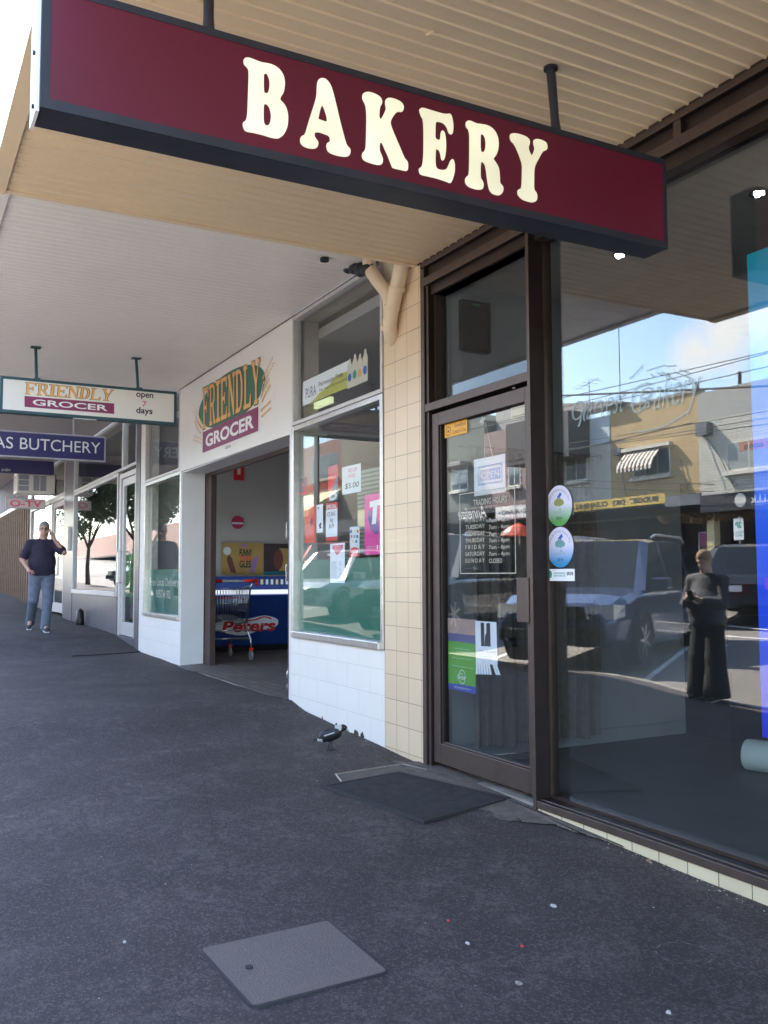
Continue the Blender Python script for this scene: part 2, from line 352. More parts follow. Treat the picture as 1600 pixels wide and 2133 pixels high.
def asphalt(name, c, sp, stains=True, lightc=(0.20, 0.175, 0.16)):
    m, n, b = newmat(name); tc = n.nodes.new('ShaderNodeTexCoord'); li = n.links.new
    b.inputs['Roughness'].default_value = 0.82; b.inputs['Specular IOR Level'].default_value = 0.35
    def noise(sc, de=6, ro=0.6, dist=0.0):
        q = n.nodes.new('ShaderNodeTexNoise'); q.inputs['Scale'].default_value = sc; q.inputs['Detail'].default_value = de; q.inputs['Roughness'].default_value = ro; q.inputs['Distortion'].default_value = dist; li(tc.outputs['Object'], q.inputs['Vector']); return q.outputs[0]
    def ramp(src, a, z):
        q = n.nodes.new('ShaderNodeValToRGB'); q.color_ramp.elements[0].position = a; q.color_ramp.elements[1].position = z; li(src, q.inputs[0]); return q.outputs[0]
    def mix(f, a, c2, bl='MIX'):
        q = n.nodes.new('ShaderNodeMixRGB'); q.blend_type = bl
        for k, v in ((0, f), (1, a), (2, c2)):
            if isinstance(v, (int, float)): q.inputs[k].default_value = v
            elif isinstance(v, tuple): q.inputs[k].default_value = (*v, 1)
            else: li(v, q.inputs[k])
        return q.outputs[0]
    vo = n.nodes.new('ShaderNodeTexVoronoi'); vo.inputs['Scale'].default_value = 115; li(tc.outputs['Object'], vo.inputs['Vector'])
    sepc = n.nodes.new('ShaderNodeSeparateColor'); li(vo.outputs['Color'], sepc.inputs[0])
    stone = ramp(sepc.outputs[0], 0.62, 0.95)
    col = mix(ramp(noise(1.1, 10, 0.7, 0.4), 0.30, 0.70), (c[0] * .80, c[1] * .80, c[2] * .84), (c[0] * 1.22, c[1] * 1.18, c[2] * 1.15))
    col = mix(noise(14, 6, 0.7), col, tuple(v * 1.1 for v in c))
    col = mix(stone, col, tuple(v * sp for v in c))
    fine = ramp(noise(330, 3, 0.8), 0.62, 0.72); col = mix(fine, col, tuple(v * sp * 1.7 for v in c))
    if stains:
        a = ramp(noise(2.6, 10, 0.72, 0.6), 0.47, 0.60); bmask = ramp(noise(17, 12, 0.85), 0.47, 0.56)
        q = n.nodes.new('ShaderNodeMath'); q.operation = 'MULTIPLY'; li(a, q.inputs[0]); li(bmask, q.inputs[1])
        q2 = n.nodes.new('ShaderNodeMath'); q2.operation = 'MULTIPLY'; q2.inputs[1].default_value = 0.35; li(q.outputs[0], q2.inputs[0])
        col = mix(q2.outputs[0], col, lightc)
        sc_ = n.nodes.new('ShaderNodeMapping'); sc_.inputs['Scale'].default_value = (1.0, 5.0, 1.0); sc_.inputs['Rotation'].default_value = (0, 0, 0.5); li(tc.outputs['Object'], sc_.inputs[0]); qn = n.nodes.new('ShaderNodeTexNoise'); qn.inputs['Scale'].default_value = 4.5; qn.inputs['Detail'].default_value = 12; qn.inputs['Roughness'].default_value = 0.8; li(sc_.outputs[0], qn.inputs['Vector'])
        sm = n.nodes.new('ShaderNodeMath'); sm.operation = 'MULTIPLY'; sm.inputs[1].default_value = 0.28; li(ramp(qn.outputs[0], 0.60, 0.66), sm.inputs[0]); col = mix(sm.outputs[0], col, (0.16, 0.15, 0.15))
        dk = ramp(noise(0.9, 6, 0.6, 0.8), 0.42, 0.60); dm = n.nodes.new('ShaderNodeMath'); dm.operation = 'MULTIPLY'; dm.inputs[1].default_value = 0.30; li(dk, dm.inputs[0]); col = mix(dm.outputs[0], col, (0.020, 0.017, 0.018))
        ve = n.nodes.new('ShaderNodeTexVoronoi'); ve.feature = 'DISTANCE_TO_EDGE'; ve.inputs['Scale'].default_value = 0.42; wv = n.nodes.new('ShaderNodeMixRGB'); wv.inputs[0].default_value = 0.12; qd = n.nodes.new('ShaderNodeTexNoise'); qd.inputs['Scale'].default_value = 3.0; qd.inputs['Detail'].default_value = 6; li(tc.outputs['Object'], qd.inputs['Vector']); li(tc.outputs['Object'], wv.inputs[1]); li(qd.outputs['Color'], wv.inputs[2]); li(wv.outputs[0], ve.inputs['Vector'])
        ck = ramp(ve.outputs['Distance'], 0.0008, 0.0025); ci = n.nodes.new('ShaderNodeMath'); ci.operation = 'MULTIPLY_ADD'; ci.inputs[1].default_value = -0.3; ci.inputs[2].default_value = 0.3; li(ck, ci.inputs[0]); col = mix(ci.outputs[0], col, (0.012, 0.011, 0.012))
        v2 = n.nodes.new('ShaderNodeTexVoronoi'); v2.inputs['Scale'].default_value = 3.2; li(tc.outputs['Object'], v2.inputs['Vector'])
        r = ramp(v2.outputs['Distance'], 0.035, 0.05); inv = n.nodes.new('ShaderNodeMath'); inv.operation = 'SUBTRACT'; inv.inputs[0].default_value = 1; li(r, inv.inputs[1])
        q3 = n.nodes.new('ShaderNodeMath'); q3.operation = 'MULTIPLY'; q3.inputs[1].default_value = 0.5; li(inv.outputs[0], q3.inputs[0]); col = mix(q3.outputs[0], col, (0.022, 0.021, 0.022))
    li(col, b.inputs['Base Color'])
    bp = n.nodes.new('ShaderNodeBump'); bp.inputs['Strength'].default_value = 0.7; bp.inputs['Distance'].default_value = 0.003
    ad = n.nodes.new('ShaderNodeMath'); ad.operation = 'ADD'; li(vo.outputs['Distance'], ad.inputs[0]); li(noise(240, 4, 0.7), ad.inputs[1]); li(ad.outputs[0], bp.inputs['Height']); li(bp.outputs[0], b.inputs['Normal'])
    return m
M_path = asphalt('footpath_bitumen', (0.041, 0.033, 0.0335), 2.5)
M_road = asphalt('road_asphalt', (0.165, 0.152, 0.14), 1.5, False)
M_apron = mat('worn_threshold_concrete', (0.17, 0.145, 0.125), 0.85, var=0.5, scale=16, bump=0.7, bscale=70, detail=12, col2=(0.045, 0.038, 0.036))
M_conc = mat('concrete', (0.30, 0.27, 0.24), 0.85, var=0.3, scale=7, bump=0.5, bscale=90, detail=10)
M_conc_d = asphalt('cover_concrete', (0.125, 0.104, 0.096), 1.2, False)
M_white_line = mat('road_paint', (0.75, 0.74, 0.70), 0.7, var=0.1)
M_soil = mat('soil', (0.09, 0.08, 0.06), 0.9, var=0.3)
grid('ground', [-600, -300, -120, -60, -29, -20, -15, -10, -5, 0, 6, 60, 300, 600], [-600, -120, -40, -17, -13.6, -13.58, -9, -4.12, -4.1, 0, 6, 40, 300, 600], M_soil, dz=-0.22)
XP = rng(-200, -30, 10)[:-1] + rng(-30, 6, 0.12)[:-1] + rng(6, 120, 10)
grid('footpath', XP, rng(KERB, -0.001, 0.1) + [0.55], M_path, noise=0.004)
XQ = rng(-200, -30, 10)[:-1] + rng(-30, 6, 0.5)[:-1] + rng(6, 120, 10)
grid('road', XQ, rng(FKERB, KERB - 0.16, 0.6), M_road)
grid('far_footpath', XQ, rng(-24, FKERB - 0.15, 1.0), M_conc)
def kerb(name, y0, y1, top, low):
    vs = []; fs = []
    for i, x in enumerate(XQ):
        a, b = top(x), low(x); vs += [(x, y0, a), (x, y1, a - 0.01), (x, y1, b - 0.1), (x, y0, b - 0.1)]
    for i in range(len(XQ) - 1):
        for k in range(4): fs.append((i * 4 + k, i * 4 + (k + 1) % 4, (i + 1) * 4 + (k + 1) % 4, (i + 1) * 4 + k))
    tag(MB().add(vs, fs).build(name, M_conc), kind='structure')
kerb('kerb', KERB - 0.001, KERB - 0.16, lambda x: g(x, KERB + 0.001), lambda x: g(x, KERB - 0.2))
kerb('far_kerb', FKERB + 0.001 - 0.15, FKERB, lambda x: g(x, FKERB - 0.2), lambda x: g(x, FKERB + 0.02))
mb = MB()
def stripe(mb, x0, y0, x1, y1, w, dz=0.006):
    n = 10; d = Vector((x1 - x0, y1 - y0)); L_ = d.length; d /= L_; p = Vector((-d.y, d.x)) * w / 2
    pts = []
    for i in range(n + 1):
        q = Vector((x0, y0)) + d * L_ * i / n
        for s_ in (-1, 1): pts.append((q.x + s_ * p.x, q.y + s_ * p.y, g(q.x + s_ * p.x, q.y + s_ * p.y) + dz))
    mb.add(pts, [(2 * i, 2 * i + 1, 2 * i + 3, 2 * i + 2) for i in range(n)])
for y in (-8.9,): 
    for k in range(-12, 3): stripe(mb, k * 6, y, k * 6 + 3, y, 0.1)
stripe(mb, -90, -7.9, 30, -7.9, 0.1); stripe(mb, -90, -9.9, 30, -9.9, 0.1)
for k in range(-9, 6): stripe(mb, k * 3.1 - 2, -4.4, k * 3.1 - 4.4, -7.8, 0.09); stripe(mb, k * 3.1, -13.3, k * 3.1 - 1.9, -10, 0.09)
tag(mb.build('road_markings', M_white_line), kind='structure')

# ---- things lying on the near footpath
def ground_slab(name, px, m, label, cat, t=0.012, edge=None, rnd=0.0, sub=None):
    pts = [atG(*p) for p in px]; pts = [(p[0], p[1]) for p in pts]
    c = (sum(p[0] for p in pts) / len(pts), sum(p[1] for p in pts) / len(pts))
    if rnd:
        q = []
        for i, p in enumerate(pts):
            a, b = Vector(pts[i - 1]), Vector(pts[(i + 1) % len(pts)]); p = Vector(p)
            A = p + (a - p).normalized() * rnd; B = p + (b - p).normalized() * rnd
            for t_ in (0, .25, .5, .75, 1): q.append(tuple(A * (1 - t_) ** 2 + p * 2 * t_ * (1 - t_) + B * t_ ** 2))
        pts = q
    n = len(pts); vs = [(x, y, g(x, y) + t) for x, y in pts] + [(x, y, g(x, y) - 0.03) for x, y in pts] + [(c[0], c[1], g(*c) + t)]
    fs = [(i, (i + 1) % n, 2 * n) for i in range(n)] + [(n + i, n + (i + 1) % n, (i + 1) % n, i) for i in range(n)]
    o = MB().add(vs, fs).build(name, m, smooth=False); return tag(o, label, cat), pts
M_dark_hole = mat('keyhole_plug', (0.03, 0.03, 0.035), 0.7)
cv = thing('service_cover', 'pale grey concrete service cover set in the bitumen, nearest the camera', 'service cover', (0, 0, 0))
o, _c = ground_slab('cover_gap', [(414, 1979), (684, 1917), (813, 2027), (525, 2103)], M_dark_hole, None, None, t=0.0045, rnd=0.04); adopt(o, cv)
o, cpts = ground_slab('cover_slab', [(420, 1979), (682, 1921), (806, 2026), (528, 2098)], M_conc_d, None, None, t=0.007, rnd=0.018); adopt(o, cv)
p = atG(519, 2020); q = MB(); 
for i in range(1): q.cyl((p[0], p[1], p[2] - 0.01), (p[0], p[1], p[2] + 0.013), 0.014, n=18)
q.build('keyhole_plug', M_dark_hole, cv)
o, _ = ground_slab('drain_cover', [(694, 1612), (838, 1590), (900, 1600), (960, 1640), (735, 1660)], M_apron, 'old concrete drain cover half hidden under the black doormat', 'drain cover', t=0.004, rnd=0.04)
M_metal_worn = mat('worn_steel', (0.42, 0.38, 0.33), 0.5, metal=0.8, var=0.3, scale=30)
dm = bpy.data.objects['drain_cover']
pts = [atG(*p) for p in [(735, 1660), (700, 1615), (838, 1594), (890, 1606)]]
MB().tube([(x, y, z + 0.006) for x, y, z in pts], 0.006, 6).build('steel_rim', M_metal_worn, dm)
# concrete threshold apron in front of the door
ap = [(888, 1592), (1113, 1668), (1250, 1745), (1180, 1722), (1120, 1712), (1075, 1702), (1062, 1680), (1000, 1650), (960, 1637), (900, 1610), (860, 1598), (836, 1589)]
pts = [atY(*p)[0] if False else atG(*p)[:2] for p in ap]
n = len(pts); c = pts[9]
vs = []; fs = []
pin = [(max(-5.6, p[0]), min(p[1], 0.0)) for p in pts]
apx = [(-5.58, 0.1), (-4.0, 0.1), (-3.55, -0.002), (-3.75, -0.03), (-4.05, -0.07), (-4.12, -0.13), (-4.22, -0.27), (-4.45, -0.25), (-4.9, -0.33), (-5.2, -0.30), (-5.45, -0.20), (-5.75, -0.14), (-5.62, -0.02)]
rr = random.Random(3); q = []
for i, p in enumerate(apx):
    a = Vector(p); b = Vector(apx[(i + 1) % len(apx)])
    for k in range(6):
        t = k / 6; w = a.lerp(b, t); amp = 0.0 if (i < 2 or i > 11) else 0.02
        q.append((w.x + rr.uniform(-amp, amp), w.y + rr.uniform(-amp, amp)))
cen = (-4.75, -0.03)
MBa = MB().add([(x, y, g(x, y) + (0.012 if y > -0.05 else 0.004)) for x, y in q] + [(cen[0], cen[1], g(*cen) + 0.014)], [(i, (i + 1) % len(q), len(q)) for i in range(len(q))])
tag(MBa.build('threshold_apron', M_apron, smooth=True), kind='structure')
# door mat
M_rubber = mat('mat_rubber', (0.018, 0.018, 0.02), 0.7, var=0.2, scale=40, bump=0.4, bscale=200)
M_carpet = mat('mat_carpet', (0.030, 0.029, 0.034), 0.95, var=0.45, scale=14, bump=0.8, bscale=400, detail=12)
def doormat(name, px, label):
    r = thing(name, label, 'doormat', (0, 0, 0)); P = [atG(*p) for p in px]
    c = Vector((sum(p[0] for p in P) / 4, sum(p[1] for p in P) / 4))
    def ring(s, dz):
        out = []
        for i in range(4):
            a = c + (Vector(P[i][:2]) - c) * s; b = c + (Vector(P[(i + 1) % 4][:2]) - c) * s
            for k in range(8): w = a.lerp(b, k / 8); out.append((w.x, w.y, g(w.x, w.y) + dz))
        return out
    A, B, C, D_ = ring(1.0, 0.002), ring(0.99, 0.016), ring(0.94, 0.017), ring(0.935, 0.013); n = 32
    MB().add(A + B + C + D_, [(i + k * n, (i + 1) % n + k * n, (i + 1) % n + (k + 1) * n, i + (k + 1) * n) for k in range(3) for i in range(n)]).build('rubber_border', M_rubber, r)
    E_ = ring(0.935, 0.0092); ins = MB(); N = 14; cc = [Vector(P[i][:2]) * 0.935 + c * 0.065 for i in range(4)]
    vs = []; 
    for j in range(N + 1):
        for i in range(N + 1):
            u, v = i / N, j / N; w = cc[0].lerp(cc[1], u).lerp(cc[3].lerp(cc[2], u), v); vs.append((w.x, w.y, g(w.x, w.y) + 0.0145))
    ins.add(vs, [(j * (N + 1) + i, j * (N + 1) + i + 1, (j + 1) * (N + 1) + i + 1, (j + 1) * (N + 1) + i) for j in range(N) for i in range(N)])
    ins.build('carpet_insert', M_carpet, r); return r
doormat('doormat', [(667, 1641), (884, 1717), (1067, 1667), (830, 1611)], 'large black carpet doormat with rubber border outside the bakery door')
doormat('doormat', [(150, 1341), (207, 1365), (293, 1358), (222, 1338)], 'worn dark doormat on the footpath outside the butchery door')
# paper and litter scraps
M_scrapw = mat('scrap_white', (0.5, 0.48, 0.47), 0.8); M_scrapr = mat('scrap_red', (0.55, 0.04, 0.05), 0.6); M_leaf = mat('dry_leaf', (0.30, 0.17, 0.08), 0.8)
def scrap(px, py, m, label, cat='litter', s=0.012, grp=None):
    s *= .72; x, y, z = atG(px, py); n = 7; a0 = rr.uniform(0, 6)
    ps = [(x + s * (1 + 0.4 * rr.random()) * math.cos(a0 + 6.283 * i / n) * rr.uniform(.7, 1.3), y + s * 0.8 * math.sin(a0 + 6.283 * i / n) * rr.uniform(.7, 1.3), z + 0.006 + rr.uniform(0, 0.004)) for i in range(n)]
    o = MB().add(ps + [(x, y, z + 0.012)] + [(p[0], p[1], z + 0.003) for p in ps], [(i, (i + 1) % n, n) for i in range(n)] + [(n + 1 + i, n + 1 + (i + 1) % n, (i + 1) % n, i) for i in range(n)]).build('litter_scrap', m); tag(o, label, cat, grp)
scrap(259, 1965, M_scrapw, 'white paper scrap on the bitumen left of the pale cover', s=0.011)
scrap(975, 1968, M_scrapw, 'crumpled white scrap on the bitumen right of the pale cover', s=0.012)
scrap(1088, 1974, M_scrapr, 'small red scrap on the footpath, the nearer of two red bits', s=0.009)
scrap(934, 1921, M_scrapr, 'small red scrap on the footpath, the farther of two red bits', s=0.008)
scrap(1080, 2051, M_conc, 'pale squashed chewing gum spot low in the frame', s=0.018)
scrap(1392, 2112, M_scrapw, 'white scrap at the bottom edge of the footpath', s=0.012)
scrap(1152, 1889, M_scrapw, 'long pale feather-like scrap lying right of centre on the footpath', s=0.018)
scrap(1352, 1796, M_leaf, 'dry leaf caught against the cream tiles under the shop window', 'leaf', s=0.02)
scrap(65, 1300, M_scrapw, 'white scrap on the ground beside the walking man', s=0.03)
# chalky ring mark
mb = MB(); cx, cy, cz = atG(1425, 1989); 
for k in range(34):
    if k % 9 == 4: continue
    a, b = 2 * math.pi * k / 36, 2 * math.pi * (k + 1) / 36; r0, r1 = 0.098, 0.098 + 0.003 * (1 + math.sin(k * 1.7))
    mb.add([(cx + r * math.cos(t), cy + r * math.sin(t), g(cx, cy) + 0.006) for r, t in ((r0, a), (r1, a), (r1, b), (r0, b))], [(0, 1, 2, 3)])
tag(mb.build('chalk_ring', mat('chalk', (0.17, 0.16, 0.155), 0.9, var=0.3, scale=40)), 'faint pale ring mark scuffed on the footpath at the lower right', 'chalk mark')

# grit, flakes and dry leaf bits gathered where the footpath meets the shopfronts
mb = MB(); rq = random.Random(21)
for i in range(420):
    if i < 200: x = rq.uniform(-4.2, -2.3); y = -0.01 - abs(rq.gauss(0, .035))
    elif i < 330: x = rq.uniform(-7.9, -5.6); y = -0.01 - abs(rq.gauss(0, .03))
    else: x = rq.uniform(-8, -1.5); y = rq.uniform(-3.2, -.1)
    s_ = rq.uniform(.0015, .006) * (1.6 if rq.random() < .1 else 1); a_ = rq.uniform(0, 6.28); z = g(x, y) + .006; n = 5
    ps = [(x + s_ * rq.uniform(.6, 1.4) * math.cos(a_ + 6.283 * k / n), y + s_ * rq.uniform(.4, 1.2) * math.sin(a_ + 6.283 * k / n), z + rq.uniform(0, .003)) for k in range(n)]
    mb.cur = rq.choice((0, 0, 1, 2)); mb.add(ps + [(x, y, z + .004)], [(k, (k + 1) % n, n) for k in range(n)])
o = mb.build('grit', [mat('grit_grey', (0.20, 0.19, 0.18), .9), mat('grit_brown', (0.16, 0.08, 0.05), .9), mat('grit_pale', (0.42, 0.40, 0.37), .9)]); tag(o, 'loose grit and dry flakes gathered along the foot of the shopfronts', 'grit', kind='stuff')
# ================================================================ MATERIALS OF THE BUILDINGS
M_tile = brickmat('cream_tile', (0.82, 0.64, 0.43), (0.34, 0.25, 0.17), 0.178, 0.180, ms=0.0022, offset=0.0, origin=(-6.285, -0.072), var=0.06, rough=0.32, bump=0.5, spec=0.5)
M_silltile = brickmat('sill_tile', (0.76, 0.64, 0.42), (0.16, 0.11, 0.07), 0.181, 0.30, ms=0.0026, offset=0.0, origin=(-3.88 - 0.181, -0.42), var=0.08, rough=0.35, bump=0.5, dirt=0.25)
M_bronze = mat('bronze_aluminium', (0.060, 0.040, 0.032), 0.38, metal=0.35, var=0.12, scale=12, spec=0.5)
M_bronze_d = mat('bronze_shaded_return', (0.022, 0.014, 0.013), 0.55, metal=0.2, var=0.2, scale=12, spec=0.3)  # recess sides of the same bronze, with their shade put into the colour
M_bronze_l = mat('bronze_lit', (0.115, 0.082, 0.068), 0.42, metal=0.4, var=0.15, scale=14)  # paler copy of the bronze, coloured as lit, for street faces and the handle
M_beige = mat('beige_soffit_steel', (0.84, 0.66, 0.43), 0.35, var=0.07, scale=1.1)
M_white_soffit = mat('offwhite_soffit_steel', (0.88, 0.83, 0.76), 0.32, var=0.03, scale=2)
M_pipe = mat('cream_pipe', (0.82, 0.66, 0.47), 0.4, var=0.06, scale=5)
M_render = mat('cream_render', (0.5, 0.44, 0.36), 0.8, var=0.1)
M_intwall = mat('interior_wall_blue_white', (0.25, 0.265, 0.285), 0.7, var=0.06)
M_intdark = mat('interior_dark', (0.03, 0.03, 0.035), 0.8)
M_intfloor = mat('interior_floor_vinyl', (0.10, 0.10, 0.095), 0.55, var=0.15, scale=3)
M_intceil = mat('interior_ceiling', (0.30, 0.30, 0.29), 0.8)
M_glass = glassmat('shop_glass', boost=2.15, base=0.0)
M_glass_t = glassmat('transom_glass', boost=0.5, base=0.0)
M_black = mat('black_plastic', (0.012, 0.012, 0.013), 0.4)
M_matblk = mat('matt_black', (0.008, 0.008, 0.009), 0.9, spec=0.05)
M_chrome = mat('chrome', (0.6, 0.6, 0.6), 0.2, metal=1.0, var=0.05)
M_maroon = mat('maroon_sign_face', (0.125, 0.009, 0.028), 0.38, var=0.16, scale=1.6, spec=0.45)
M_signframe = mat('sign_frame_navy', (0.022, 0.024, 0.036), 0.45, var=0.25, scale=10, bump=0.15, bscale=12)
M_curtain = mat('curtain_cloth', (0.14, 0.12, 0.105), 0.95, var=0.2, scale=20)
M_paper = mat('white_paper', (0.88, 0.89, 0.92), 0.7, var=0.02)
M_creamp = mat('cream_lettering', (0.70, 0.66, 0.52), 0.6, var=0.02)
M_inkd = mat('ink_dark', (0.03, 0.03, 0.035), 0.6); M_inkb = mat('ink_blue', (0.03, 0.12, 0.50), 0.6, var=0.05); M_inkg = mat('ink_green', (0.02, 0.35, 0.25), 0.6)
M_inkgrey = mat('ink_grey', (0.32, 0.33, 0.36), 0.6)

def ribbed(mb, x0, x1, y0, y1, z, pitch, w=0.018, d=0.009, thick=0.05):
    """pressed steel soffit: flat pans with a narrow bead hanging below, running across the footpath"""
    prof = []; x = x0
    while x < x1 - pitch * 0.5:
        a = min(x + pitch, x1); prof += [(x, z), (a - w, z), (a - w * 0.78, z - d), (a - w * 0.22, z - d)]; x = a
    prof.append((x1, z)); n = len(prof)
    vs = [(a, y0, b) for a, b in prof] + [(a, y1, b) for a, b in prof]
    mb.add(vs, [(i, i + 1, n + i + 1, n + i) for i in range(n - 1)])
    mb.box(x0, x1, y0, y1, z + 0.004, z + thick)
    return mb
# ================================================================ BAKERY
YG = 0.11
shop = thing('bakery_shop', 'cream tiled bakery shop with dark bronze framed window and door, nearest the camera', 'shop', (-3.5, 0, -0.2))
XR = 3.2
mb = MB(); mb.box(-6.110, -5.550, 0, 0.45, -0.5, 3.452); mb.build('tiled_pillar', M_tile, shop)
mb = MB(); mb.box(-6.11, XR, 0.0, 0.3, 3.453, 5.1); mb.box(-6.11, XR, 0.3, 9, 3.6, 3.9); mb.build('upper_wall', M_render, shop)
mb = MB(); mb.box(-4.303, XR, 0.0, 0.25, -0.6, -0.128); mb.build('sill_tiles', M_silltile, shop)
mb = MB(); mb.box(-6.11, -4.303, 0.02, 0.3, -0.6, -0.118); mb.build('threshold', M_conc, shop)
fr = MB()
fr.box(-5.548, -5.497, -0.004, 0.16, -0.115, 3.40)            # left jamb, outer
fr.box(-5.497, -5.465, 0.012, 0.16, -0.115, 3.27)
fr.box(-4.303, -4.273, -0.012, 0.16, -0.150, 3.40)             # mullion between door and window

fr.box(-4.273, XR, -0.010, 0.02, -0.128, -0.085)              # sill nose
fr.box(-4.273, XR, 0.02, 0.15, -0.128, -0.078)
fr.box(-5.497, -4.303, -0.002, 0.15, 2.355, 2.412)            # transom bar
fr.box(-5.548, XR, -0.006, 0.03, 3.265, 3.325)                # lower head rail
fr.box(-5.548, XR, -0.006, 0.03, 3.405, 3.450)                # upper head rail
for x in (-4.29, -3.125, -1.9, -0.7, 0.6, 1.9): fr.box(x, x + 0.05, -0.003, 0.03, 3.325, 3.405)
bevel(facing(fr).build('shopfront_frame', [M_bronze_d, M_bronze_l], shop), 0.003)
mb = MB(); mb.box(-5.5, XR, 0.035, 0.15, 3.20, 3.452); mb.box(-5.465, -4.303, 0.06, 0.15, 3.2, 3.265); mb.box(XR - .05, XR, 0, 0.3, -0.6, 3.5); mb.build('head_panel', M_bronze, shop)
win = MB().box(-4.273, -4.266, 0.09, 0.15, -0.078, 3.2); 
win.box(-4.266, XR, 0.085, 0.135, -0.078, -0.062); wfr = win.build('shop_window', M_bronze, shop)
MB().box(-4.266, XR - .05, YG, YG + 0.006, -0.062, 3.2).build('pane', M_glass, wfr)
tw = MB().box(-5.465, -5.44, 0.06, 0.14, 2.412, 3.2); tw.box(-5.44, -4.303, 0.06, 0.14, 2.412, 2.43); tfr = tw.build('transom_window', M_bronze, shop)
MB().box(-5.44, -4.304, YG, YG + 0.006, 2.43, 3.2).build('pane', M_glass_t, tfr)
# door leaf
D0, D1 = -5.455, -4.315
door = MB(); door.box(D0, D0 + 0.085, 0.03, 0.085, -0.075, 2.335); door.box(D1 - 0.07, D1, 0.03, 0.085, -0.075, 2.335)
door.box(D0 + 0.085, D1 - 0.07, 0.03, 0.085, -0.075, 0.062); door.box(D0 + 0.085, D1 - 0.07, 0.03, 0.085, 2.245, 2.335)
door.box(D0 + 0.085, D0 + 0.095, 0.045, 0.08, 0.062, 2.245); door.box(D0 + 0.085, D1 - 0.07, 0.045, 0.08, 0.062, 0.072)
dro = bevel(facing(door).build('door', [M_bronze_d, M_bronze_l], shop), 0.003)
YD = 0.066
MB().box(D0 + 0.095, D1 - 0.07, YD, YD + 0.006, 0.072, 2.245).build('pane', M_glass, dro)
h0 = PY(1080, 1203, 0.01); h1 = PY(1104, 1297, 0.01)
hp = MB().box(h0[0], h1[0] + 0.012, -0.006, 0.006, h1[1], h0[1]); hp.box(h0[0] + 0.06, h1[0], 0.006, 0.03, h1[1] + 0.03, h0[1] - 0.03); bevel(hp.build('handle', M_bronze_l, dro), 0.003)
lk = MB(); a = PY(1058, 1328, 0.10); b = PY(1074, 1348, 0.10); lk.box(a[0], b[0], 0.075, 0.1, a[1] - 0.02, a[1] + 0.01); lk.box(b[0] - 0.03, b[0], 0.075, 0.11, b[1], a[1]); lk.build('lock', M_black, dro)
MB().ell(PY(1070, 808, 0.02)[:1] + (0.025,) + PY(1070, 808, 0.02)[1:], 0.012, 0.012, 0.008).build('screw_cap', M_chrome, shop)
# interior
it = MB(); it.box(-5.62, -5.45, 0.16, 9, -0.5, 3.45); it.build('side_wall', M_intwall, shop)
it = MB(); it.box(-5.45, XR, 0.14, 9, -0.5, -0.082); it.build('shop_floor', M_intfloor, shop)
it = MB(); it.box(-5.6, XR, 0.16, 9, 3.30, 3.45); it.build('shop_ceiling', M_intceil, shop)
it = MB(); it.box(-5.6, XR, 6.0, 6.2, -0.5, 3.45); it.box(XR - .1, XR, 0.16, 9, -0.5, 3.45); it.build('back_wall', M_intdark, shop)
it = MB(); it.box(-5.449, -5.44, 0.16, 2.4, 0.02, 0.025); it.box(-5.449, -5.43, 0.16, 0.28, -0.08, 3.3); it.build('skirting', M_intwall, shop)
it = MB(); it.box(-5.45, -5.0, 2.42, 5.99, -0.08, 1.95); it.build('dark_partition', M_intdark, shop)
M_led = mat('led', (1, 1, 1), 0.4, emit=(0.85, 0.88, 1.0), estr=5)
for (px, py) in ((1580, 400), (1290, 530)):
    x, y = atZ(px, py, 3.29); d = MB().cyl((x, y, 3.28), (x, y, 3.30), 0.05, n=20).build('downlight', M_chrome, shop)
    m2 = MB(); 
    for k in range(3): a = k * 2.094 + .5; m2.cyl((x + .018 * math.cos(a), y + .018 * math.sin(a), 3.272), (x + .018 * math.cos(a), y + .018 * math.sin(a), 3.281), 0.013, n=10)
    m2.build('led', M_led, d)
# awning over the footpath
AX0, AX1, AY = -5.60, 5.2, -2.78
aw = MB(); ribbed(aw, AX0 + 0.02, AX1, AY, -0.008, 3.452, 0.0885); awo = aw.build('awning', M_beige, shop)
mb = MB(); mb.box(AX0 - 0.025, AX0 + 0.02, AY, 0, 3.440, 3.68); mb.build('awning_end_board', M_beige, awo)
mb = MB(); mb.box(AX0 - 0.02, AX1, AY - 0.085, AY, 3.43, 3.50); mb.box(AX0 - .02, AX1, AY - .02, AY, 3.50, 3.56)
mb.build('gutter', M_beige, awo)
mb = MB(); mb.box(AX0 + .02, AX1, -0.008, 0.0, 3.44, 3.452); mb.build('awning_trim', M_bronze, awo)
x, y = atZ(897, 70, 3.45); MB().cyl((x, y, 3.452), (x, y, 3.435), 0.02, n=12).build('screw_cap', M_beige, awo)
# downpipes
def pipe_obj(name, pts, r, parent):
    m2 = MB(); m2.tube(smooth_open(pts, 5), r, 16); o = m2.build(name, M_pipe, parent, smooth=True); return o
def pt(px, py, y): a = atY(px, py, y); return (a[0], y, a[1])
dp = pipe_obj('downpipe', [pt(842, 505, -0.08), pt(839, 540, -0.075), pt(835, 560, -0.075), pt(829, 590, -0.075), pt(822, 620, -0.07), pt(814, 660, -0.07), pt(812, 680, -0.06), pt(816, 700, -0.02), pt(822, 712, 0.04)], 0.055, shop)
for (px, py, yy) in ((828, 598, -0.075), (817, 637, -0.07), (811, 682, -0.06), (841, 530, -0.075)):
    a = Vector(pt(px, py, yy)); b = Vector(pt(px - 1.5, py + 8, yy)); MB().cyl(a, b, 0.0625, n=18).build('pipe_collar', M_pipe, dp)
dp2 = pipe_obj('downpipe', [pt(768, 540, -0.09), pt(772, 562, -0.09), pt(782, 578, -0.085), pt(797, 598, -0.07), pt(808, 612, -0.06), pt(812, 640, -0.05), pt(812, 680, -0.02)], 0.052, shop)
M_tubeblk = mat('black_cable', (0.014, 0.016, 0.022), 0.5, var=0.3)
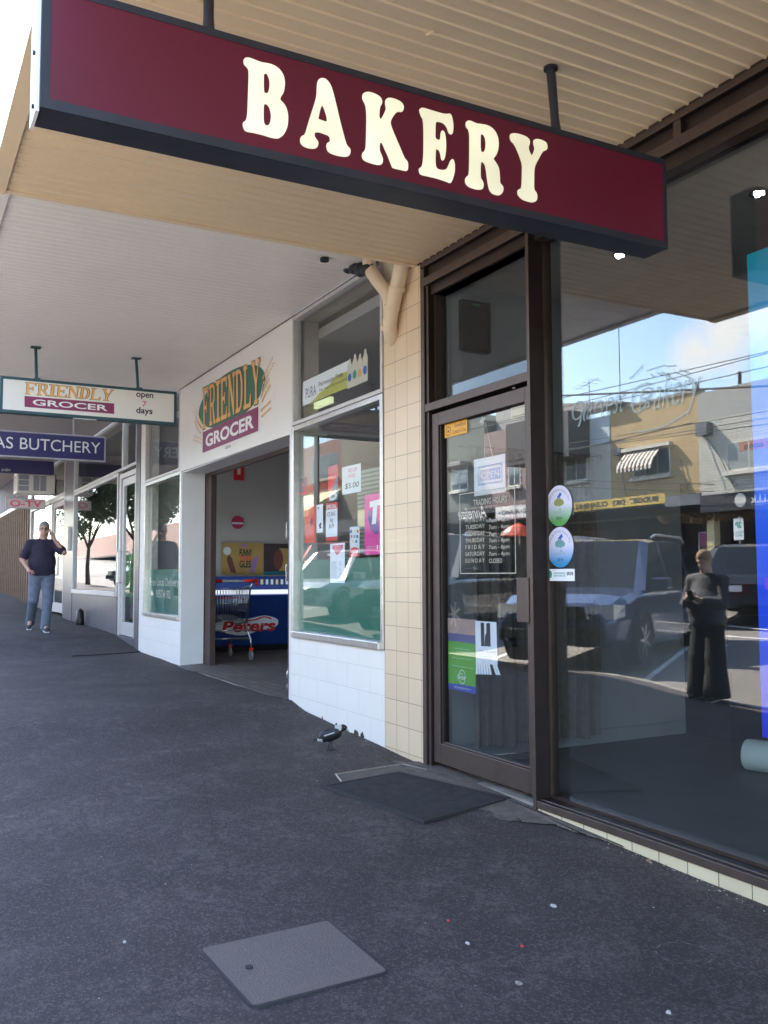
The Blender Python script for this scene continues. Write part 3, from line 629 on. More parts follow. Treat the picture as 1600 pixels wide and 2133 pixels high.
cb = thing('cable_bundle', 'black flexible cable bundle tucked under the awning edge beside the cream pipes', 'cable', tuple(pt(740, 552, -0.1)))
m2 = MB(); 
for k, (px, py) in enumerate([(692, 538), (702, 545), (714, 551), (727, 555), (740, 559), (752, 562), (764, 562)]):
    x, z = atY(px, py, -0.11); m2.ell((x, -0.11, z), 0.075, 0.05, 0.045 + 0.012 * (k % 2), 12, 8)
m2.build('flexible_duct', M_tubeblk, cb, smooth=True)
m2 = MB(); m2.tube([pt(682, 533, -0.10), pt(720, 540, -0.1), pt(775, 553, -0.1)], 0.014, 8); m2.build('cable', M_tubeblk, cb, smooth=True)
m2 = MB(); x, y = atZ(676, 539, 3.66); m2.cyl((x, y, 3.64), (x, y, 3.665), 0.035, n=14); tag(m2.build('cable_grommet', M_tubeblk), 'dark round grommet in the pale soffit beside the black cable', 'grommet')

# ---------------- maroon bakery sign hanging across the footpath
SX = -3.0; FS = FX(SX)
sg = thing('bakery_sign', 'maroon illuminated box sign with big cream letters hanging under the beige awning', 'sign', (-3.07, -1.5, 2.7))
mb = MB(); mb.box(SX - 0.15, SX - 0.004, -2.925, -0.185, 2.700, 3.125)
bevel(mb.build('sign_box', M_signframe, sg), 0.004)
ep = MB().box(SX - 0.152, SX - 0.012, -2.937, -2.926, 2.69, 3.16).build('end_plate', mat('end_plate_white', (0.8, 0.79, 0.82), 0.4), sg)
for z in (2.72, 2.9, 3.12): MB().cyl((SX - 0.05, -2.945, z), (SX - 0.05, -2.937, z), 0.008, n=8).build('bolt', M_signframe, ep)
mb = MB(); mb.box(SX - 0.004, SX, -2.925, -0.185, 2.700, 2.733); mb.box(SX - 0.004, SX, -2.925, -0.185, 3.098, 3.125); mb.box(SX - 0.004, SX, -2.925, -2.897, 2.733, 3.098); mb.box(SX - 0.004, SX, -0.203, -0.185, 2.733, 3.098)
mb.build('sign_frame', M_signframe, sg)
mb = MB(); mb.box(SX - 0.0038, SX - 0.002, -2.897, -0.203, 2.733, 3.098); mb.build('sign_face', M_maroon, sg)
mb = MB(); mb.box(SX - 0.154, SX - 0.15, -2.88, -0.22, 2.74, 3.09); mb.build('sign_face', M_maroon, sg)
m, n_, b_ = newmat('backlit_letter'); b_.inputs['Base Color'].default_value = (0.75, 0.72, 0.60, 1); b_.inputs['Roughness'].default_value = 0.4
tcn = n_.nodes.new('ShaderNodeTexCoord'); nn = n_.nodes.new('ShaderNodeTexNoise'); nn.inputs['Scale'].default_value = 3.2; nn.inputs['Detail'].default_value = 1
rp = n_.nodes.new('ShaderNodeValToRGB'); rp.color_ramp.elements[0].position = 0.35; rp.color_ramp.elements[1].position = 0.7
rp.color_ramp.elements[0].color = (0.15, 0.14, 0.085, 1); rp.color_ramp.elements[1].color = (0.26, 0.25, 0.17, 1)
n_.links.new(tcn.outputs['Object'], nn.inputs['Vector']); n_.links.new(nn.outputs[0], rp.inputs[0]); n_.links.new(rp.outputs[0], b_.inputs['Emission Color']); b_.inputs['Emission Strength'].default_value = 0.3
M_letter = m
def tr(pts, ox, oy, s): return [atX(ox + x / s, oy + y / s, SX) for x, y in pts]
LET = [
 ([[(110,175),(125,140),(160,128),(215,140),(340,188),(430,205),(500,225),(580,275),(635,350),(658,430),(660,500),(645,590),(608,655),(602,680),(608,700),(645,740),(680,800),(703,890),(703,990),(685,1080),(645,1155),(590,1200),(540,1208),(470,1195),(360,1162),(250,1135),(150,1115),(115,1080),(102,1030),(105,995),(135,970),(152,930),(162,850),(168,700),(174,500),(178,350),(172,290),(150,255),(118,220)],
   [(382,360),(400,342),(425,352),(445,395),(457,450),(455,520),(443,580),(425,603),(405,603),(385,585),(380,500),(380,420)],
   [(382,770),(398,750),(425,760),(455,800),(473,870),(475,940),(462,1000),(440,1030),(415,1033),(392,1015),(380,970),(378,860)]], 490, 100, 6.4),
 ([[(1160,402),(1120,415),(1098,450),(1088,520),(1085,600),(1070,690),(1030,820),(985,960),(950,1080),(925,1150),(885,1178),(866,1210),(868,1260),(900,1305),(960,1335),(1040,1345),(1085,1330),(1106,1290),(1102,1245),(1075,1210),(1058,1175),(1060,1140),(1080,1125),(1130,1130),(1200,1155),(1245,1175),(1262,1215),(1255,1250),(1225,1270),(1215,1310),(1225,1360),(1260,1400),(1350,1435),(1460,1452),(1515,1435),(1535,1390),(1530,1345),(1490,1300),(1465,1230),(1430,1100),(1380,900),(1330,690),(1285,530),(1245,455),(1205,415)],
   [(1158,772),(1140,800),(1122,870),(1110,935),(1120,952),(1190,978),(1212,980),(1222,960),(1212,900),(1190,830),(1172,785)]], 490, 100, 6.4),
 ([[(172,210),(185,175),(225,153),(290,155),(370,185),(430,225),(458,280),(455,320),(430,370),(420,440),(418,500),(426,535),(440,540),(460,515),(500,435),(512,385),(502,330),(505,275),(535,243),(590,238),(670,262),(735,300),(768,350),(768,400),(745,440),(690,440),(655,460),(610,520),(585,575),(585,625),(610,700),(660,820),(720,960),(780,1100),(825,1160),(835,1220),(828,1280),(800,1297),(740,1285),(620,1255),(595,1220),(540,1080),(490,970),(460,900),(440,885),(425,910),(422,970),(430,1020),(455,1080),(468,1130),(460,1185),(425,1208),(370,1205),(280,1180),(200,1145),(168,1095),(172,1040),(200,1005),(218,960),(225,850),(230,600),(228,450),(215,350),(190,290),(172,250)]], 730, 170, 6.957),
 ([[(1000,440),(1000,405),(1030,382),(1080,388),(1200,425),(1330,462),(1390,470),(1435,466),(1460,490),(1480,560),(1490,650),(1482,740),(1460,765),(1430,755),(1410,715),(1390,660),(1340,605),(1270,585),(1240,592),(1232,640),(1230,740),(1232,815),(1260,842),(1285,845),(1300,820),(1305,760),(1318,718),(1340,712),(1365,745),(1380,830),(1385,930),(1378,1040),(1360,1120),(1335,1145),(1315,1125),(1303,1060),(1285,1005),(1255,982),(1238,995),(1232,1060),(1232,1160),(1240,1230),(1270,1270),(1340,1282),(1390,1265),(1425,1200),(1445,1150),(1475,1125),(1500,1150),(1512,1220),(1508,1310),(1490,1390),(1465,1450),(1440,1472),(1380,1450),(1260,1410),(1130,1378),(1025,1352),(995,1310),(993,1265),(1025,1235),(1045,1180),(1055,1050),(1058,850),(1055,650),(1045,550),(1020,500)]], 730, 170, 6.957),
 ([[(152,230),(160,185),(195,163),(240,170),(320,205),(400,217),(490,235),(570,280),(630,350),(665,440),(675,530),(665,630),(635,710),(602,755),(598,780),(645,850),(680,930),(692,1040),(700,1150),(735,1195),(750,1240),(740,1295),(700,1340),(650,1348),(580,1325),(530,1270),(505,1180),(490,1080),(475,960),(455,870),(425,825),(400,825),(390,870),(388,960),(392,1070),(420,1120),(436,1170),(425,1235),(385,1260),(300,1252),(200,1215),(150,1160),(142,1095),(165,1055),(195,1020),(205,930),(208,700),(210,500),(208,380),(190,305),(162,270)],
   [(390,400),(410,380),(435,395),(460,450),(468,530),(462,610),(440,655),(415,663),(395,645),(388,560)]], 950, 230, 7.619),
 ([[(852,420),(862,380),(905,363),(970,368),(1060,395),(1130,430),(1165,475),(1168,530),(1152,580),(1160,640),(1190,705),(1206,705),(1230,660),(1242,600),(1228,540),(1225,490),(1250,460),(1310,458),(1380,480),(1430,515),(1448,570),(1440,620),(1405,642),(1370,665),(1310,770),(1255,880),(1240,970),(1238,1100),(1240,1250),(1275,1310),(1288,1370),(1275,1430),(1225,1458),(1150,1452),(1050,1415),(985,1350),(972,1290),(990,1255),(1025,1240),(1038,1180),(1042,1080),(1045,960),(1040,850),(1000,720),(950,600),(910,530),(865,480)]], 950, 230, 7.619)]
for lps, ox, oy, s in LET: loops('letter', [smooth_closed(tr(l, ox, oy, s), 4) for l in lps], FS, M_letter, sg, off=0.0008, ext=0.0012)
for (y, lean) in ((-2.35, 0.0), (-0.765, -0.02)):
    mb = MB(); mb.tube([(SX - 0.075, y, 3.12), (SX - 0.08, y + lean * 0.3, 3.22), (SX - 0.085, y + lean, 3.452)], [0.024, 0.019, 0.021], 10)
    mb.box(SX - 0.12, SX - 0.03, y - 0.05, y + 0.05, 3.1255, 3.135); mb.cyl((SX - 0.085, y + lean, 3.44), (SX - 0.085, y + lean, 3.452), 0.032, n=14); mb.build('hanger', M_signframe, sg, smooth=False)

# ---------------- things seen through or stuck on the bakery glass
def px_rect(p0, p1, y): a = PY(*p0, y); b = PY(*p1, y); return (a[0], b[1], b[0], a[1])
def row(pl, pr, h, y):   # a line of lettering from pixel pl (left, mid height) to pr, h px tall
    a = PY(pl[0], pl[1] + h / 2, y); b = PY(pr[0], pr[1] - h / 2, y); a2 = PY(pl[0], pl[1] - h / 2, y); return (a[0], a[1], b[0], a2[1])
DS = YD - 0.002; FD = FY(DS)
M_hrs = mat('hours_lettering_cream', (0.50, 0.48, 0.38), 0.6, var=0.02)
hrs = thing('opening_hours_lettering', 'cream trading hours lettering in a thin rectangle on the bakery door glass', 'lettering', (PY(1015, 1110, DS)[0], DS, 1.3))
u0, v0 = PY(959, 1195.5, DS); u1 = PY(1074, 1110, DS)[0]; v1 = PY(959, 1029, DS)[1]; t = 0.006
mb = MB()
for q in ((u0, v0, u1, v0 + t), (u0, v1 - t, u1, v1), (u0, v0 + t, u0 + t, v1 - t), (u1 - t, v0 + t, u1, v1 - t)): mb.slab(rect_poly(*q), FD, 0, 0.0008)
mb.build('border_line', M_hrs, hrs)
for k, (dname, tm) in enumerate((('M O N D A Y', '7am - 6pm'), ('TUESDAY', '7am - 6pm'), ('WEDNESDAY', '7am - 6pm'), ('THURSDAY', '7am - 6pm'), ('F R I D A Y', '7am - 6pm'), ('SATURDAY', '7am - 4pm'), ('S U N D A Y', 'CLOSED'))):
    py = 1085.5 + 13.9 * k
    a = PY(969.5, py + 3.5, DS); b = PY(1009.5, py + 1.5, DS); text('day_name', dname, (a[0], a[1], b[0], a[1] + 0.027), FD, M_hrs, hrs, off=0.0, bold=0.0)
    a = PY(1018.5, py, DS); b = PY(1061 if k < 6 else 1046, py, DS); text('hours', tm, (a[0], a[1] - 0.012 - (0.005 if k < 6 else 0), b[0], a[1] + 0.016), FD, M_hrs, hrs, off=0.0, bold=0.0)
a = PY(986, 1054, DS); b = PY(1056, 1047, DS); text('heading', 'TRADING HOURS', (a[0], a[1], b[0], a[1] + 0.04), FD, M_hrs, hrs, off=0.0, bold=0.006)
# surveillance and no-cash stickers
M_orange = mat('sticker_orange', (0.85, 0.42, 0.03), 0.45, var=0.03); M_ochre = mat('sticker_ink_brown', (0.22, 0.07, 0.02), 0.5)
r = px_rect((927, 884), (974, 892), DS); s1 = thing('warning_sticker', 'orange surveillance camera sticker in the top corner of the bakery door glass', 'sticker', (r[0], DS, r[1]))
r = (r[0], r[1] - 0.03, r[2], r[3] + 0.0); sheet('sticker_sheet', r, FD, M_orange, s1, 0.0015)
w = r[2] - r[0]; h = r[3] - r[1]
text('sticker_text', 'Surveillance', (r[0] + w * .45, r[1] + h * .58, r[2] - w * .06, r[1] + h * .86), FD, M_ochre, s1, off=0.003, bold=0.01); text('sticker_text', 'Camera In Use', (r[0] + w * .34, r[1] + h * .16, r[2] - w * .06, r[1] + h * .44), FD, M_ochre, s1, off=0.003, bold=0.01)
mb = MB(); cx, cz = r[0] + w * .17, r[1] + h * .42
for k in range(20):
    a, b = 6.283 * k / 20, 6.283 * (k + 1) / 20; R1, R0 = h * .34, h * .28
    mb.add([FD.p(cx + q * math.cos(t), cz + q * math.sin(t), 0.003) for q, t in ((R0, a), (R1, a), (R1, b), (R0, b))], [(0, 1, 2, 3)])
mb.slab([(cx - .012, cz - .008), (cx + .012, cz - .008), (cx + .012, cz + .008), (cx - .012, cz + .008)], FD, 0.0028, 0.0032); mb.build('camera_icon', M_ochre, s1)
a = PY(1066, 873, DS); b = PY(1066, 850, DS); s2 = thing('notice_sticker', 'cream no cash sticker in the top right corner of the bakery door glass', 'sticker', (a[0], DS, a[1]))
rr2 = (a[0], a[1], D1 - 0.072, b[1]); sheet('sticker_sheet', rr2, FD, M_creamp, s2, 0.0015)
text('sticker_text', 'NO CASH KEPT ON', (rr2[0] + .006, rr2[1] + .062, D1 - .074, rr2[3] - .012), FD, M_inkd, s2, off=0.003, bold=0.01); text('sticker_text', 'THESE PREMISES', (rr2[0] + .006, rr2[1] + .014, D1 - .074, rr2[3] - .062), FD, M_inkd, s2, off=0.003, bold=0.01)
# open sign on a string
YI = YD + 0.03; FI = FY(YI)
a = PY(988, 958, YI); b = PY(1053, 952, YI); c = PY(987, 1034, YI)
os_ = thing('open_sign', 'white and blue OPEN sign hanging on a string inside the bakery door', 'sign', ((a[0] + b[0]) / 2, YI, c[1]))
R0 = (a[0], c[1], b[0], a[1]); sheet('card', R0, FI, M_paper, os_, 0.001, 0.002)
w, h = R0[2] - R0[0], R0[3] - R0[1]
M_lblue = mat('print_pale_blue', (0.30, 0.42, 0.72), 0.5); M_pinkish = mat('print_lilac', (0.60, 0.52, 0.66), 0.5); M_green_t = mat('green_tint', (0.50, 0.60, 0.35), 0.5)
I = (R0[0] + w * .14, R0[1] + h * .27, R0[2] - w * .09, R0[3] - h * .22)
mb = MB()
for k, e in enumerate((0, .03)):
    q = (I[0] + w * e, I[1] + h * e, I[2] - w * e, I[3] - h * e); t = 0.003
    for z in ((q[0], q[1], q[2], q[1] + t), (q[0], q[3] - t, q[2], q[3]), (q[0], q[1] + t, q[0] + t, q[3] - t), (q[2] - t, q[1] + t, q[2], q[3] - t)): mb.slab(rect_poly(*z), FI, 0.0033, 0.0036)
mb.build('print_border', M_inkb, os_)
mid = I[0] + (I[2] - I[0]) * .48
mb = MB(); mb.slab(rect_poly(mid, I[1] + h * .1, I[2] - w * .06, I[3] - h * .1), FI, 0.0032, 0.0035); mb.build('print_panel', M_lblue, os_)
mb = MB(); mb.slab(rect_poly(I[0] + w * .06, I[1] + h * .1, mid, I[3] - h * .1), FI, 0.0032, 0.0035); mb.build('print_panel', M_pinkish, os_)
text('sign_word', 'OPEN', (I[0] + w * .1, I[1] + h * .17, I[2] - w * .1, I[3] - h * .17), FI, M_paper, os_, off=0.0042, bold=0.0)
mb = MB(); k0 = PY(1011, 880, YI); kx = (k0[0], YI, k0[1])
for fx in (.35, .62): mb.tube([(k0[0] + (fx - .4) * .02, YI - .003, k0[1]), (R0[0] + w * fx, YI - 0.003, R0[3] - .01)], 0.0018, 5)
mb.build('string', M_creamp, os_)
mb = MB(); mb.cyl((k0[0], YD + 0.007, k0[1] + .01), (k0[0], YD + 0.02, k0[1] + .01), 0.026, 0.010, n=20); mb.build('suction_hook', glassmat('clear_plastic', (0.7, 0.7, 0.7), 2, 0.15), os_)
# green flyer and tear-off flyer
M_fgreen = mat('flyer_green', (0.13, 0.42, 0.03), 0.5, var=0.05); M_fblue = mat('flyer_blue', (0.06, 0.09, 0.45), 0.5); M_fphoto = mat('flyer_photo', (0.36, 0.28, 0.42), 0.6, var=0.5, scale=35, col2=(0.62, 0.42, 0.20)); M_fpurple = mat('flyer_purple', (0.16, 0.15, 0.30), 0.6)
FYI = FY(YD + 0.012)
def qpoly(pl, y): return [PY(p[0], p[1], y) for p in pl]
fl = thing('green_flyer', 'green and blue grocer flyer taped low on the bakery door glass', 'flyer', (PY(963, 1440, YD)[0], YD, 0.5))
yy = YD + 0.012
for nm, pl, mm, o_ in (('flyer_photo', [(933, 1287), (992, 1291), (991.5, 1324), (933.5, 1318)], M_fphoto, 0), ('flyer_road', [(933.5, 1318), (991.5, 1324), (991.5, 1342), (934, 1334)], M_fpurple, 0), ('flyer_panel', [(934, 1334), (991.5, 1342), (991.5, 1431), (934, 1422)], M_fgreen, 0), ('flyer_footer', [(934, 1422), (991.5, 1431), (991, 1446), (934, 1434)], M_fblue, 0)):
    MB().slab(qpoly(pl, yy)[::-1], FYI, 0.0, 0.001).build(nm, mm, fl)
M_white = mat('print_white', (0.8, 0.8, 0.78), 0.5, var=0.01)
c = PY(963, 1410, yy); mb = MB()
for k in range(28):
    a, b = 6.283 * k / 28, 6.283 * (k + 1) / 28
    mb.add([FYI.p(c[0] + q * math.cos(t) * .85, c[1] + q * math.sin(t), 0.0018) for q, t in ((.043, a), (.048, a), (.048, b), (.043, b))], [(0, 1, 2, 3)])
mb.build('flyer_emblem', M_white, fl)
text('flyer_text', 'Your', (c[0] - .025, c[1] + .014, c[0] + .012, c[1] + .03), FYI, M_white, fl, off=0.0022, shear=.3); text('flyer_text', 'Grocer', (c[0] - .055, c[1] - .018, c[0] + .052, c[1] + .016), FYI, M_white, fl, off=0.0022, shear=.3, bold=.02)
c = PY(963, 1434, yy); text('flyer_text', 'www.yourgrocer.com.au', (c[0] - .10, c[1] - .007, c[0] + .10, c[1] + .006), FYI, M_white, fl, off=0.0022)
for k, (py, ww) in enumerate(((1352, .09), (1358, .07), (1372, .12), (1389, .13))):
    c = PY(963, py, yy); text('flyer_text', 'fresh local produce delivered', (c[0] - ww, c[1] - .004, c[0] + ww, c[1] + .004), FYI, M_white, fl, off=0.002)
wf = thing('tear_off_flyer', 'white tear-off flyer with a cut fringe beside the green flyer on the bakery door', 'flyer', (PY(1013, 1400, YD)[0], YD, 0.6))
MB().slab(qpoly([(990.5, 1293), (1034.5, 1296), (1037, 1385), (992, 1381)], yy)[::-1], FYI, 0.0015, 0.0025).build('flyer_sheet', M_paper, wf)
mb = MB()
for k in range(9):
    x0 = 992 + k * 4.9; 
    if k in (6,): continue
    dx = 1.2 * k / 8 + (6 if k > 6 else 0.6 * k); mb.slab(qpoly([(x0, 1381.2 + k * .4), (x0 + 4.4, 1381.5 + k * .4), (x0 + 4.4 + dx, 1404.5 + k * .2), (x0 + dx, 1404 + k * .2)], yy)[::-1], FYI, 0.0015, 0.0022)
mb.build('cut_fringe', M_paper, wf)
mb = MB(); mb.slab(qpoly([(1002, 1297), (1009, 1297.5), (1010, 1346), (1003, 1346)], yy)[::-1], FYI, 0.0027, 0.003); mb.slab(qpoly([(1014, 1298), (1021.5, 1298), (1023, 1347), (1010, 1346), (1011, 1325), (1014, 1318)], yy)[::-1], FYI, 0.0027, 0.003); mb.build('flyer_picture', M_inkd, wf)
c = PY(1017, 1357, yy); text('flyer_text', 'I need a tea partner!', (c[0] - .10, c[1] - .012, c[0] + .095, c[1] + .012), FYI, M_inkgrey, wf, off=0.003, bold=.0)
for k in range(4):
    c = PY(1014, 1368 + k * 4.5, yy); text('flyer_text', 'lorem'.replace('lorem', 'call or write to us any time'), (c[0] - (.08, .03, .05, .05)[k], c[1] - .003, c[0] + (.08, .03, .05, .05)[k], c[1] + .003), FYI, M_inkgrey, wf, off=0.003)
# oval award stickers and small rectangle sticker on the window
YS = YG - 0.0025; FSW = FY(YS)
def gradmat(name, c0, c1, z0, z1):
    m, n, b = newmat(name); tc = n.nodes.new('ShaderNodeTexCoord'); sp = n.nodes.new('ShaderNodeSeparateXYZ'); mr = n.nodes.new('ShaderNodeMapRange'); nz = n.nodes.new('ShaderNodeTexNoise'); nz.inputs['Scale'].default_value = 60
    n.links.new(tc.outputs['Object'], sp.inputs[0]); n.links.new(tc.outputs['Object'], nz.inputs['Vector']); mr.inputs[1].default_value = z0; mr.inputs[2].default_value = z1; n.links.new(sp.outputs['Z'], mr.inputs[0])
    mx = n.nodes.new('ShaderNodeMixRGB'); mx.inputs[1].default_value = (*c0, 1); mx.inputs[2].default_value = (*c1, 1); n.links.new(mr.outputs[0], mx.inputs[0])
    n.links.new(mx.outputs[0], b.inputs['Base Color']); b.inputs['Roughness'].default_value = 0.4; return m
def oval(pxl, pxr, pyt, pyb, year, cbot, pcol, flag, label):
    L_ = PY(pxl, (pyt + pyb) / 2, YS); R_ = PY(pxr, (pyt + pyb) / 2, YS); cx = (L_[0] + R_[0]) / 2; xm = (pxl + pxr) / 2; zt = PY(xm, pyt, YS)[1]; zb = PY(xm, pyb, YS)[1]; cz = (zt + zb) / 2; a, b = (R_[0] - L_[0]) / 2, (zt - zb) / 2
    r = thing('award_sticker', label, 'sticker', (cx, YS, zb))
    mb = MB(); mb.slab([(cx + a * math.cos(6.283 * k / 48), cz + b * math.sin(6.283 * k / 48)) for k in range(48)], FSW, 0, 0.001); mb.build('sticker_sheet', gradmat('award_' + year, cbot, (0.72, 0.70, 0.85), cz - b * .75, cz + b * .15), r)
    g1 = mat('award_ink_' + year, pcol, 0.5, var=.1, scale=30)
    body = [(-.42, -.02), (-.38, .22), (-.22, .32), (-.1, .42), (.0, .36), (.1, .48), (.16, .34), (.3, .26), (.42, .08), (.40, -.12), (.22, -.2), (.04, -.26), (-.12, -.2), (-.3, -.2)]
    mb = MB(); mb.slab([(cx + a * x * .9, cz + b * (y * .62 + .13)) for x, y in smooth_closed(body, 4)], FSW, 0.0012, 0.0016); mb.slab([(cx + a * x, cz + b * y) for x, y in ((.02, -.2), (.1, -.1), (.14, -.2), (.08, -.26))], FSW, 0.0012, 0.0016); mb.build('pie_picture', g1, r)
    mb = MB(); mb.slab([(cx + a * x, cz + b * y) for x, y in ((-.14, .42), (.12, .66), (.24, .52), (.02, .38))], FSW, 0.0018, 0.0022); mb.slab([(cx + a * x, cz + b * y) for x, y in ((-.13, .3), (-.10, .3), (-.10, .46), (-.13, .46))], FSW, 0.0018, 0.0022); mb.build('flag_picture', flag, r)
    text('award_text', year, (cx - a * .22, cz - b * .68, cx + a * .22, cz - b * .54), FSW, M_inkd, r, off=0.0018, bold=.01); text('award_text', 'Competition', (cx - a * .42, cz - b * .36, cx + a * .42, cz - b * .26), FSW, M_inkgrey, r, off=0.0018, shear=.3)
    def arc(s, R, a0, a1, hgt, flip=1):
        cu = bpy.data.curves.new('arc', 'FONT'); cu.body = s; cu.resolution_u = 3; me = curve_mesh(cu, 'award_text'); xs = [v.co.x for v in me.vertices]; x0, x1 = min(xs), max(xs); q = max(v.co.y for v in me.vertices)
        def fn(x, y):
            t = (x - x0) / (x1 - x0); an = a0 + (a1 - a0) * t; rad = R + flip * (y / q) * hgt; return cx + a * rad * math.cos(an), cz + b * rad * math.sin(an)
        place_mesh(me, 'award_text', M_inkgrey if flip > 0 else g1, r, FSW, fn, 0.0018)
    arc('Official Great Aussie Pie', .74, math.radians(168), math.radians(15), .13); arc('MEDALLIST', .88, math.radians(-125), math.radians(-55), .13, -1)
oval(1138.4, 1192, 1011, 1096, '2014', (0.10, 0.38, 0.10), (0.30, 0.32, 0.10), M_inkb, 'oval green award sticker dated 2014 on the bakery window beside the mullion')
oval(1140, 1195, 1097.5, 1182, '2013', (0.03, 0.28, 0.62), (0.18, 0.36, 0.38), M_inkb, 'oval blue award sticker dated 2013 below the green one on the bakery window')
a = PY(1139, 1210, YS); b = PY(1197, 1186, YS); r = thing('small_sticker', 'small white rectangular sticker below the two oval stickers', 'sticker', (a[0], YS, a[1])); z1 = PY(1139, 1185.5, YS)[1]
sheet('sticker_sheet', (a[0], a[1], b[0], z1), FSW, M_paper, r, 0.0); w = b[0] - a[0]; h = z1 - a[1]
text('sticker_text', "KEW'S FAVOURITE", (a[0] + w * .28, a[1] + h * .56, a[0] + w * .68, a[1] + h * .72), FSW, M_inkg, r, off=0.002, bold=.02); text('sticker_text', 'BAKERY SINCE 1985', (a[0] + w * .28, a[1] + h * .36, a[0] + w * .68, a[1] + h * .5), FSW, M_inkg, r, off=0.002, bold=.02)
mb = MB(); mb.slab([(a[0] + w * .14 + .016 * math.cos(k / 3), a[1] + h * .55 + .022 * math.sin(k / 3)) for k in range(19)], FSW, 0.0015, 0.002); mb.build('sticker_logo', M_inkg, r)
mb = MB()
for k in range(5): mb.slab(rect_poly(a[0] + w * (.74 + .045 * k), a[1] + h * (.45 + .05 * (k % 2)), a[0] + w * (.765 + .045 * k), a[1] + h * .75), FSW, 0.0015, 0.002)
mb.build('sticker_print', M_inkd, r)
# window lettering in script
def ribbon(mb, pts, w, fr, n0=0.001, px=None):
    pts = smooth_open(pts, 6); P = [Vector(p) for p in pts]; L_, R_ = [], []; N = len(P)
    for i in range(N):
        t = (P[min(i + 1, N - 1)] - P[max(i - 1, 0)]); t = t.normalized() if t.length > 1e-9 else Vector((1, 0)); nrm = Vector((-t.y, t.x)); ww = w * (0.55 + 0.45 * abs(t.y)) * (1 if 0 < i < N - 1 else .5) / 2
        L_.append(P[i] + nrm * ww); R_.append(P[i] - nrm * ww)
    mb.add([fr.p(q.x, q.y, n0) for q in L_ + R_], [(i, i + 1, N + i + 1, N + i) for i in range(N - 1)])
m = bpy.data.materials.new('etched_lettering'); m.use_nodes = True; nn_ = m.node_tree; pb = nn_.nodes['Principled BSDF']; pb.inputs['Base Color'].default_value = (0.42, 0.52, 0.54, 1); pb.inputs['Roughness'].default_value = 0.8; pb.inputs['Alpha'].default_value = 0.5; pb.inputs['Specular IOR Level'].default_value = 0.0
M_etch = m
wl = thing('window_lettering', 'pale flowing script lettering across the upper part of the bakery window', 'lettering', (PY(1330, 860, YS)[0], YS, 1.9))
def zp(x, y): return PY(1170 + x / 4.848, 740 + y / 4.848, YS)
mb = MB(); wdt = 0.014
for st in ([(230, 560), (195, 610), (150, 648), (116, 620), (118, 540), (150, 482), (185, 470), (205, 505), (200, 600), (185, 680), (170, 720)], [(322, 460), (280, 500), (235, 555), (205, 590)], [(244, 460), (240, 520), (232, 590), (225, 640), (240, 660)],
           [(900, 300), (850, 285), (770, 320), (720, 400), (712, 480), (730, 560), (790, 570), (850, 500), (900, 400), (905, 340), (860, 330), (815, 360), (800, 440), (790, 540)], [(905, 385), (860, 430), (830, 440), (880, 470), (875, 520), (820, 545), (790, 530)],
           [(1280, 568), (1180, 630), (1080, 690), (960, 740), (850, 765), (730, 780)]): 
    mb = MB(); ribbon(mb, [zp(*p) for p in st], wdt * 1.1, FSW); mb.build('script_stroke', M_etch, wl)
a = zp(250, 655); b = zp(650, 575); text('lettering_word', 'arvest', (a[0], a[1] - .0, b[0], a[1] + .115), FSW, M_etch, wl, off=0.001, shear=.45, bold=-.005)
a = zp(925, 520); b = zp(1410, 430); text('lettering_word', 'akery', (a[0], a[1] - .075, b[0], a[1] + .155), FSW, M_etch, wl, off=0.001, shear=.45, bold=-.005)
mb = MB(); random.seed(5)
for st in ([(680, 235), (740, 190), (820, 100)], [(850, 160), (950, 125), (1050, 98)], [(1050, 110), (1150, 105)], [(900, 190), (930, 225)], [(960, 170), (1010, 210)], [(1010, 165), (1060, 215)], [(1060, 175), (1100, 235), (1160, 245)], [(1130, 170), (1190, 190)], [(1190, 150), (1260, 170), (1290, 190)], [(1200, 195), (1260, 215), (1300, 245)]): ribbon(mb, [zp(*p) for p in st], .012, FSW)
mb.build('wheat_emblem', M_etch, wl)
# blue banner behind the glass, paper roll, curtain, black screen
m, n_, b_ = newmat('blue_banner'); b_.inputs['Roughness'].default_value = 0.5
tcn = n_.nodes.new('ShaderNodeTexCoord'); sp = n_.nodes.new('ShaderNodeSeparateXYZ'); rp = n_.nodes.new('ShaderNodeValToRGB'); mr = n_.nodes.new('ShaderNodeMapRange'); mr.inputs[1].default_value = 0.48; mr.inputs[2].default_value = 2.66
n_.links.new(tcn.outputs['Object'], sp.inputs[0]); n_.links.new(sp.outputs['Z'], mr.inputs[0]); n_.links.new(mr.outputs[0], rp.inputs[0])
e = rp.color_ramp.elements; e[0].position = 0; e[0].color = (0.0, 0.02, 0.62, 1); e[1].position = 1; e[1].color = (0.0, 0.36, 0.52, 1); q = rp.color_ramp.elements.new(0.35); q.color = (0.0, 0.09, 0.90, 1); q = rp.color_ramp.elements.new(0.7); q.color = (0.0, 0.26, 0.88, 1)
n_.links.new(rp.outputs[0], b_.inputs['Base Color']); M_banner = m
b_.inputs['Transmission Weight'].default_value = 0.0
bl = PY(1586, 1535, YG + .02); tl = PY(1556, 531, YG + .02)
mb = MB(); mb.box(tl[0], tl[0] + 0.8, YG + .02, YG + .024, bl[1], tl[1]); tag(mb.build('blue_banner', M_banner), 'tall bright blue banner hung inside the bakery window at the right edge', 'banner')
M_roll = mat('pale_green_roll', (0.50, 0.60, 0.58), 0.6, var=0.05)
mb = MB(); x, y = atZ(1545, 1592, -0.08); 
rd = 0.10; c0 = Vector((x + 0.13, y - 0.10, -0.08 + rd)); dirv = Vector((0.92, 0.25, 0)).normalized()
